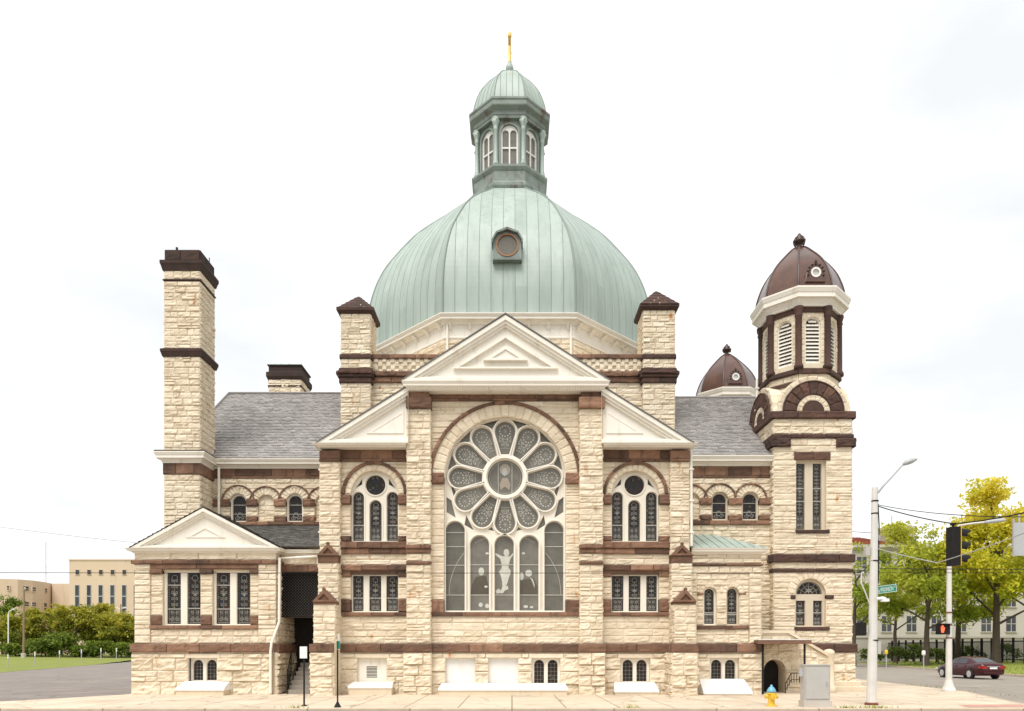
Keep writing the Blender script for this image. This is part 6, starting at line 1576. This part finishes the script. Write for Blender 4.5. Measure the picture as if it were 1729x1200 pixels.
# ================================================================ trees
def tree(name, label, loc, H, Rw, th, leaf, nleaf, ls, seed, group, tr=.2, nl=7, lean=(0, 0), zlow=None, cat='tree', flat=.75, trunkmat='bark', spread=.5, open_=1.0, tbias=0.0):
    rr = random.Random(seed); e = empty(name, loc, label, cat, group); mb = MB(); top = Vector((lean[0], lean[1], H * .78))
    tp = [Vector((0, 0, -.3))] + [Vector((lean[0] * q + rr.uniform(-.12, .12) * q * 2, lean[1] * q, H * .78 * q)) for q in (.15, .35, .6, .8, 1)]
    tube(mb, tp, [tr * 1.35, tr, tr * .85, tr * .6, tr * .35, tr * .1], 8, .5); tips = [tp[-1], tp[-2]]
    for i in range(nl):
        a = i * 2.4 + rr.uniform(-.4, .4); q = th + (.78 - th) * (i + .3) / nl; b0 = Vector((lean[0] * q, lean[1] * q, H * q)); up = rr.uniform(.12, .32)
        ln = Rw * (1 - .45 * (i / nl)) * rr.uniform(.7, 1.0); d = Vector((math.cos(a), math.sin(a), 0)); mid = b0 + d * ln * .5 + Vector((0, 0, H * up * .45)); end = b0 + d * ln + Vector((0, 0, H * up * .75))
        tube(mb, [b0, mid, end], [tr * .45, tr * .28, tr * .07], 6, .5); tips += [end, mid.lerp(end, .5)]
        for s in range(4):
            a2 = a + rr.uniform(-1.1, 1.1); st = mid.lerp(end, rr.uniform(0, .9)); en = st + Vector((math.cos(a2), math.sin(a2), rr.uniform(-.05, .7))) * ln * rr.uniform(.25, .5); tube(mb, [st, st.lerp(en, .5) + Vector((0, 0, .1)), en], [tr * .16, tr * .10, tr * .03], 5, .5); tips += [en, st.lerp(en, .6)]
    mb.build('trunk', trunkmat, e)
    cl = MB(); tips.append(Vector((lean[0] * 1.1, lean[1], H * .93))); per = max(8, nleaf // len(tips)); zmin = zlow if zlow is not None else H * th * .8
    for t_ in tips:
        cr_ = Rw * spread * rr.uniform(.45, .9); tn = min(1, max(0, .30 + .5 * (t_.z - H * .25) / (H * .75) + rr.gauss(0, .15) + tbias)); sub = [t_ + Vector((rr.gauss(0, cr_ * .5), rr.gauss(0, cr_ * .5), rr.gauss(0, cr_ * .35))) for _ in range(6)]  # clump tone rises with height: lit crown tops put into leaf colour
        for _ in range(per):
            c = rr.choice(sub); r_ = cr_ * .30 * open_; p = c + Vector((rr.gauss(0, r_), rr.gauss(0, r_), rr.gauss(0, r_ * flat)))
            if p.z < zmin: p.z = zmin + rr.random() * .6
            if p.z > H: continue
            n_ = Vector((rr.gauss(0, 1), rr.gauss(0, 1), rr.gauss(.5, .8))).normalized(); u = n_.orthogonal().normalized(); w = n_.cross(u); a = rr.uniform(0, 6.28); u, w = u * math.cos(a) + w * math.sin(a), w * math.cos(a) - u * math.sin(a); s = ls * rr.uniform(.6, 1.3)
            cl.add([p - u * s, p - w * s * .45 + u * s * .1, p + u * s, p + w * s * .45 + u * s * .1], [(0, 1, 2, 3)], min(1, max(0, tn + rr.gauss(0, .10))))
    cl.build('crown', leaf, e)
    return e
def at(px, Z_): return ((px - CX) * Z_ / F, Z_ - D)
def tz_(y, Z_): return EYE + (HZ - y) * Z_ / F
G1 = 'trees across the side street'
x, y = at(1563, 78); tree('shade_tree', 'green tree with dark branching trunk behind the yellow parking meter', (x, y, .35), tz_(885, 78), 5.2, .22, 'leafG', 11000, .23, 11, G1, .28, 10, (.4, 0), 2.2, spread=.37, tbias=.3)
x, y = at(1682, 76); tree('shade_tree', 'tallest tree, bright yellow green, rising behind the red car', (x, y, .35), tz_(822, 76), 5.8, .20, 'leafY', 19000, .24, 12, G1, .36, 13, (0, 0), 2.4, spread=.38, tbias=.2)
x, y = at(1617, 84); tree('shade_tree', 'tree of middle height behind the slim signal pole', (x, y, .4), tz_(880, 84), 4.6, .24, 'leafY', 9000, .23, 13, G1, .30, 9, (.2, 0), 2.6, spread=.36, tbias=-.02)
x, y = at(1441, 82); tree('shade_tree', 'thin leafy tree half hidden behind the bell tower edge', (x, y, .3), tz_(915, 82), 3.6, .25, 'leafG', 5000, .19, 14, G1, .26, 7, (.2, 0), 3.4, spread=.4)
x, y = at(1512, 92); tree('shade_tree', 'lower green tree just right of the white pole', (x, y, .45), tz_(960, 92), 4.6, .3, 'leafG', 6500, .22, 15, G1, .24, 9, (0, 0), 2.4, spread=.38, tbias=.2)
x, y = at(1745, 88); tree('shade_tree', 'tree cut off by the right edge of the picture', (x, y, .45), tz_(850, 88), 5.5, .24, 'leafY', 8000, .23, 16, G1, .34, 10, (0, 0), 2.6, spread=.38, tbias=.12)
# left: ornamental row beyond the lawn
G2 = 'trees in the row beyond the lawn'
lt = [(4, 150, 1003, 6.0, 'leafB', 'dark green tree at the far left edge, taller than the row'), (40, 131, 1032, 5.2, 'leafD', 'olive tree behind the wooden lamp pole'), (84, 134, 1026, 5.2, 'leafD', 'round olive tree between the wooden pole and the tan corner'), (128, 131, 1021, 5.4, 'leafD', 'olive tree with lit-toned top in the middle of the row'), (160, 135, 1019, 5.0, 'leafD', 'highest olive tree, top toned as lit, below the tall slot windows'), (196, 131, 1031, 5.2, 'leafD', 'olive tree second from the church in the row'), (224, 134, 1040, 4.6, 'leafD', 'last tree of the row, cut off by the church wall'), (-6, 133, 1048, 4.6, 'leafD', 'low olive tree at the left picture edge')]
for i, (px, Z_, yt, rw_, lf, lb) in enumerate(lt):
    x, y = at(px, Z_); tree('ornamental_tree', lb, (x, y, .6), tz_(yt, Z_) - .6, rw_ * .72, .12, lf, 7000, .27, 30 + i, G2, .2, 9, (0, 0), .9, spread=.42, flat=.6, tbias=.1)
G3 = 'bushes below the tree row'
for i, (px, Z_, yt, rw_, lb) in enumerate([(18, 126, 1086, 2.2, 'low bush at the left edge of the lawn'), (70, 126, 1078, 3.0, 'broad round bush right of the wooden pole'), (100, 126, 1068, 2.8, 'tall leafy bush behind the third lot post'), (140, 127, 1090, 2.2, 'small bush behind the fourth lot post'), (172, 127, 1082, 2.4, 'loose bush behind the fifth lot post'), (205, 127, 1085, 2.2, 'bush beside the church wall')]):
    x, y = at(px, Z_); tree('bush', lb, (x, y, .6), tz_(yt, Z_) - .6, rw_, .1, 'leafB', 2600, .25, 60 + i, G3, .1, 6, (0, 0), .05, 'bush', spread=.5, tbias=.15)
# shrubs along the fence on the right
G4 = 'shrubs along the iron fence'
for i, (px, lb) in enumerate([(1470, 'shrub below the fence close to the white pole'), (1515, 'shrub below the fence right of the yellow meter'), (1545, 'shrub left of the dark tree trunk'), (1585, 'shrub under the red hand signal'), (1640, 'shrub above the roof of the red car'), (1700, 'shrub at the fence right of the red car')]):
    x, y = at(px, 84); tree('shrub', lb, (x, y, .42), 1.5 + .3 * (i % 3), 1.3, .1, 'leafB', 900, .15, 80 + i, G4, .05, 5, (0, 0), .05, 'shrub', spread=.55)
# rough grass on the verge
mb = MB(); rg = random.Random(3)
for _ in range(5000):
    q = rg.uniform(0, 3); k = min(int(q), 2); (xa_, ya_), (xb_, yb_) = far[k + 0], far[k + 1]; t_ = q - k; o_ = rg.uniform(.2, 13); x = xa_ + (xb_ - xa_) * t_ + o_; y = ya_ + (yb_ - ya_) * t_; z = .03 + .37 * max(0, min(1, (o_ - 1.5) / 10.5)) - .03; h = rg.uniform(.08, .22); a = rg.uniform(0, 6.28)
    mb.add([(x - .05 * math.cos(a), y - .05 * math.sin(a), z), (x + .05 * math.cos(a), y + .05 * math.sin(a), z), (x + rg.gauss(0, .06), y + rg.gauss(0, .06), z + h)], [(0, 1, 2)], rg.random())
tag(mb.build('grass', 'leafG'), kind='stuff')

# iron fence across the street
e = empty('iron_fence', (52.5, 58, .45), 'long black iron railing fence behind the trees', 'fence'); mb = MB(); rl = MB(); A, B = Vector((.6, -16, 0)), Vector((-1.2, 26, 0)); n = 26
for i in range(n + 1):
    p = A.lerp(B, i / n) - Vector((0, 0, 0)); ps = MB(); ps.box(p.x - .09, p.x + .09, p.y - .09, p.y + .09, -.2, 2.6, .5); ps.build('post', 'black', e)
for z in (.3, 2.2): tube(rl, [A + Vector((0, 0, z)), B + Vector((0, 0, z))], .045, 5)
rl.build('rail', 'black', e)
for i in range(360):
    p = A.lerp(B, i / 360); mb.add([p + Vector((0, -.025, .1)), p + Vector((0, .025, .1)), p + Vector((0, .025, 2.35)), p + Vector((0, -.025, 2.35)), p + Vector((.03, 0, .1)), p + Vector((.03, 0, 2.35))], [(0, 1, 2, 3), (0, 4, 5, 3), (4, 1, 2, 5)])
o = mb.build('pickets', 'black', e); o['kind'] = 'stuff'

# ================================================================ buildings behind
def facade_building(name, label, boxes, mat, wins, Y, roof=None):
    """boxes: px rects at depth Y; wins: (px centre, y top, y bottom, px width, n panes)"""
    e = empty(name, (X(wins[0][0] if wins else boxes[0][0], Y), Y, 0), label, 'building'); o = Vector(e.location)
    for (a, b, yt, dep) in boxes:
        mb = MB(); x0, x1, zt = X(a, Y) - o.x, X(b, Y) - o.x, Zz(yt, Y); mb.box(x0, x1, 0, dep, -1, zt, .5); w = mb.build('wall', mat, e)
        mb = MB(); mb.box(x0 - .15, x1 + .15, -.15, dep + .15, zt, zt + .35, .8); mb.build('parapet', mat, w)
    for (c, y0, y1, wd, n) in wins:
        x0, x1 = X(c - wd / 2, Y) - o.x, X(c + wd / 2, Y) - o.x; z0, z1 = Zz(y1, Y), Zz(y0, Y); mb = MB(); mb.box(x0, x1, -.06, .3, z0, z1, R.random()); w = mb.build('window', 'winglass', e)
        mb = MB(); t = .10
        mb.box(x0 - t, x0, -.12, .2, z0 - t, z1 + t, .6); mb.box(x1, x1 + t, -.12, .2, z0 - t, z1 + t, .6); mb.box(x0, x1, -.12, .2, z1, z1 + t, .6); mb.box(x0, x1, -.16, .2, z0 - t, z0, .6)
        for i in range(1, n): z = z0 + (z1 - z0) * i / n; mb.box(x0, x1, -.1, -.062, z - .12, z + .12, .7)
        mb.build('frame', mat if n == 1 else 'signback', w)
    return e
BY = 172
wins = [(131 + i * 19.8, 962, 970, 6.2, 1) for i in range(6)] + [(130.5 + i * 19.8, 988, 1062, 6.4, 4) for i in range(6)]
facade_building('office_building', 'tall flat tan block with a row of tall slot windows', [(117, 330, 946, 30)], 'tan', wins, BY)
wins = [(13, 989, 996, 6, 2), (43.5, 990, 997, 4.5, 2), (57, 991.5, 998, 4, 2), (77, 993.5, 1000.5, 4, 2), (44, 1016, 1023, 4, 2), (57, 1017, 1023, 5, 2), (76, 1018, 1031, 5, 2)]
eb = empty('curved_building', (X(0, 178), 178, 0), 'lower tan block with curved front and small windows at far left', 'building'); o0 = Vector(eb.location)
arcp = [(-140, 981), (-60, 976), (0, 977), (30, 977.5), (55, 979.5), (75, 982.5), (88, 985)]
mb = MB(); vs = []; 
for i, (px, yt) in enumerate(arcp):
    Y = 178 + (0, 2, 4, 5.5, 9, 14, 19)[i]; vs += [(X(px, Y) - o0.x, Y - 178, -1), (X(px, Y) - o0.x, Y - 178, Zz(977, 182))]
k = len(arcp); vs += [(X(88, 197) - o0.x, 60, -1), (X(88, 197) - o0.x, 60, Zz(977, 182)), (X(-140, 178) - o0.x, 60, -1), (X(-140, 178) - o0.x, 60, Zz(977, 182))]; k += 2
mb.add(vs, [(2 * i, 2 * ((i + 1) % k), 2 * ((i + 1) % k) + 1, 2 * i + 1) for i in range(k)] + [tuple(2 * i + 1 for i in range(k))], .5); mb.build('wall', 'tan', eb)
mb = MB(); mb.box(X(88, 196) - o0.x, X(118, 196) - o0.x, 18, 50, -1, Zz(985, 196), .4); mb.build('wing', 'tan', eb)
for (c, y0, y1, wd, n) in wins + [(104.5, 995, 1004, 6, 1)]:
    Y = 197.35 if c > 90 else next(178 + ya + (yb - ya) * (c - pa) / (pb - pa) for (pa, ya), (pb, yb) in zip([(0, 4), (30, 5.5), (55, 9), (75, 14)], [(30, 5.5), (55, 9), (75, 14), (88, 19)]) if pa <= c <= pb); z0, z1 = Zz(y1, Y), Zz(y0, Y); td = (1, 0, 0) if c > 90 or c < 30 else ((X(55, 187) - X(30, 183.5), 3.5, 0) if c < 55 else (X(75, 192) - X(55, 187), 5, 0) if c < 75 else (X(88, 197) - X(75, 192), 5, 0))
    fw2 = FR((X(c, Y) - o0.x, Y - 178, 0), td); h_w = wd * (D + Y) / F / 2 / max(.5, fw2.d.x)
    mb = MB(); plate(mb, fw2, rect(-h_w, h_w, z0, z1), (), -.3, .05, R.random()); w = mb.build('window', 'winglass', eb)
    mb = MB(); plate(mb, fw2, rect(-h_w - .15, h_w + .15, z0 - .2, z1 + .15), [rect(-h_w + .002, h_w - .002, z0 + .002, z1 - .002)], -.2, .16, .6); plate(mb, fw2, rect(-h_w, h_w, z0 + (z1 - z0) * .38, z0 + (z1 - z0) * .5), (), -.1, .10, .6); mb.build('frame', 'tan', w)
# lamp posts left
x, y = at(39.5, 118); e = empty('wooden_lamp_pole', (x, y, .5), 'tall brown wooden pole standing in front of the tree row', 'pole'); k = 118 / F; mb = MB(); tube(mb, [(0, 0, -.2), (.12, 0, tz_(992, 118) - .5)], [.17, .12], 8); mb.build('shaft', 'wood', e); mb = MB(); lathe(mb, 0, 0, [(.35, -.1), (.35, .7), (.3, .75)], 8); mb.build('foot', 'conc', e); mb = MB(); mb.box(.1, .35, -.1, .1, tz_(993, 118) - .7, tz_(991, 118) - .5, .5); mb.build('lamp_head', 'metal', e)
x, y = at(14, 125); e = empty('street_lamp', (x, y, .55), 'white lamp post with curved arm before the dark tree at far left', 'street lamp'); mb = MB(); h = tz_(1036, 125) - .55; tube(mb, [(0, 0, -.2), (0, 0, h)], .10, 8, .9); mb.build('shaft', 'signwhite', e); mb = MB(); tube(mb, [(0, 0, h), (.2, 0, h + .45), (.8, 0, h + .75), (1.2, 0, h + .8)], .08, 6); mb.build('lamp_arm', 'signwhite', e)
x, y = at(204, 140); e = empty('street_lamp', (x, y, .55), 'double armed street lamp rising between the trees left of the church', 'street lamp'); mb = MB(); h = tz_(1020, 140) - .55; tube(mb, [(0, 0, -.2), (0, 0, h)], .12, 8); mb.build('shaft', 'wood', e)
for s in (-1, 1): mb = MB(); tube(mb, [(0, 0, h - .9), (s * .5, 0, h - .75), (s * 1.1, 0, h - .7)], [.06, .06, .09], 6); mb.build('lamp_arm', 'signwhite', e)
# radio mast
x, y = at(77.5, 260); e = empty('radio_mast', (x, y, 0), 'very thin pale radio mast above the curved tan building', 'antenna'); mb = MB(); h = tz_(914, 260)
for dx, dy in ((-.25, 0), (.25, 0), (0, .4)): tube(mb, [(dx, dy, 0), (dx * .4, dy * .4, h)], .05, 4)
for i in range(30): z = h * i / 30; tube(mb, [(-.25, 0, z), (.25, 0, z + h / 60), (-.25, 0, z + h / 30)], .03, 3)
mb.build('lattice', 'metal', e); mb = MB()
for z in (h * .62, h * .78): tube(mb, [(-.9, 0, z), (.9, 0, z)], .05, 4)
mb.build('aerial', 'metal', e)

# pale stone building with red roof across the street
RYb = 118; e = empty('stone_building', (X(1560, RYb), RYb, 0), 'pale grey classical building with red tiled hipped roof behind the trees', 'building'); o0 = Vector(e.location)
def rx(p): return X(p, RYb) - o0.x
def rz(y): return Zz(y, RYb)
mb = MB(); mb.box(rx(1405), rx(1800), 0, 25, -.5, rz(925), .5); mb.build('wall', 'cream', e)
mb = MB(); mb.box(rx(1400), rx(1805), -.9, 25, rz(925), rz(920), .7); mb.box(rx(1403), rx(1803), -.5, 25, rz(928), rz(925.05), .5); mb.box(rx(1403), rx(1803), -.3, 25, rz(990), rz(984), .5); mb.box(rx(1403), rx(1803), -.3, 25, rz(962), rz(960), .5); mb.build('cornice', 'cream', e)
mb = MB(); a, b, z0, z1 = rx(1425), rx(1518), rz(919.8), rz(893)
slates(mb, (a, -.9, z0), (b, -.9, z0), (b - 3, 11, z1), (a + 5, 11, z1), .5, .5, 0, .08); mb.add([(b, -.9, z0), (b, 25, z0), (b - 3, 11, z1)], [(0, 1, 2)], .5); slates(mb, (a, 25, z0), (a, -.9, z0), (a + 5, 11, z1), (a + 5, 11.2, z1), .5, .5, 0, .08); mb.build('roof', 'tile', e)
mb = MB(); mb.box(rx(1507), rx(1550), 1.5, 5, rz(925), rz(891), .5); ch = mb.build('roof_turret', 'cream', e); mb = MB(); mb.box(rx(1503), rx(1554), 1.1, 5.4, rz(891), rz(886), .6); mb.build('turret_cap', 'cream', ch); mb = MB(); mb.box(rx(1529), rx(1540), 1.45, 1.6, rz(915), rz(902), .3); mb.build('turret_window', 'winglass', ch)
mb = MB(); lathe(mb, rx(1530), 3, [(.5, rz(886)), (.5, rz(883)), (1.4, rz(882)), (1.3, rz(880.5)), (.1, rz(880))], 12); tube(mb, [(rx(1519), 3, rz(886)), (rx(1519), 3, rz(866))], .06, 5); mb.build('roof_vent', 'black', e)
for i, px in enumerate(range(1455, 1780, 42)):
    for (y0, y1) in ((940, 968), (996, 1024), (1040, 1066)):
        mb = MB(); mb.box(rx(px - 8), rx(px + 8), -.05, .3, rz(y1), rz(y0), R.random()); w = mb.build('window', 'winglass', e); mb = MB(); mb.box(rx(px - 9.5), rx(px + 9.5), -.25, .1, rz(y1 + 1.6), rz(y1) - .002, .7); mb.box(rx(px - .5), rx(px + .5), -.1, -.052, rz(y1), rz(y0), .7); mb.box(rx(px - 8), rx(px + 8), -.1, -.054, rz((y0 + y1) / 2 + .5), rz((y0 + y1) / 2 - .5), .7); mb.build('frame', 'cream', w)
e = empty('garden_wall', (X(1600, 72), 72, .4), 'low pale retaining wall behind the iron fence', 'wall'); mb = MB(); mb.box(-18, 30, 0, .5, -.5, 3.0, .5); mb.build('masonry', 'cream', e); mb = MB(); mb.box(-18.1, 30.1, -.1, .6, 3.0, 3.2, .6); mb.build('coping', 'cream', e)

# ================================================================ camera, sky, sun
cam_d = bpy.data.cameras.new('camera'); cam = bpy.data.objects.new('camera', cam_d); C.objects.link(cam)
cam.location = (0, -D, EYE); cam.rotation_euler = (PI / 2, 0, 0); cam_d.sensor_fit = 'HORIZONTAL'; cam_d.sensor_width = 36; cam_d.lens = F / 1729 * 36; cam_d.shift_y = (HZ - 600) / 1729; cam_d.clip_end = 2000; cam_d.clip_start = .1
sc.camera = cam
SUN_EL, SUN_AZ = rad(60), rad(204)       # azimuth: direction the sun stands in, clockwise from +Y
w = bpy.data.worlds.new('World'); sc.world = w; w.use_nodes = True; nt = w.node_tree
bg = nt.nodes['Background']; sky = N(nt, 'ShaderNodeTexSky', sky_type='NISHITA'); sky.sun_disc = False; sky.sun_elevation = SUN_EL; sky.sun_rotation = SUN_AZ; sky.air_density = 1.0; sky.dust_density = 3.0
tc = N(nt, 'ShaderNodeTexCoord'); mp = N(nt, 'ShaderNodeMapping'); mp.inputs['Scale'].default_value = (1, 1, 2.2); nt.links.new(tc.outputs['Generated'], mp.inputs['Vector'])
nz_ = N(nt, 'ShaderNodeTexNoise'); nz_.inputs['Scale'].default_value = 2.2; nz_.inputs['Detail'].default_value = 6; nt.links.new(mp.outputs['Vector'], nz_.inputs['Vector'])
cloud = ramp(nt, nz_.outputs['Fac'], [(.34, (6.35, 6.55, 6.65)), (.48, (7.6, 7.7, 7.7)), (.62, (8.3, 8.35, 8.3))])
cl_ = mixc(nt, .93, sky.outputs['Color'], cloud)
nt.links.new(cl_, bg.inputs['Color']); bg.inputs['Strength'].default_value = .10
sd_ = bpy.data.lights.new('sun', 'SUN'); sd_.energy = 2.1; sd_.angle = rad(32); sd_.color = (1, .965, .92); so_ = bpy.data.objects.new('sun', sd_); C.objects.link(so_)
dv = Vector((math.sin(SUN_AZ) * math.cos(SUN_EL), math.cos(SUN_AZ) * math.cos(SUN_EL), math.sin(SUN_EL))); so_.rotation_euler = dv.to_track_quat('Z', 'Y').to_euler(); so_.location = (0, -20, 60)
sc.view_settings.view_transform = 'Standard'; sc.view_settings.look = 'None'; sc.view_settings.exposure = .62; sc.view_settings.gamma = 1
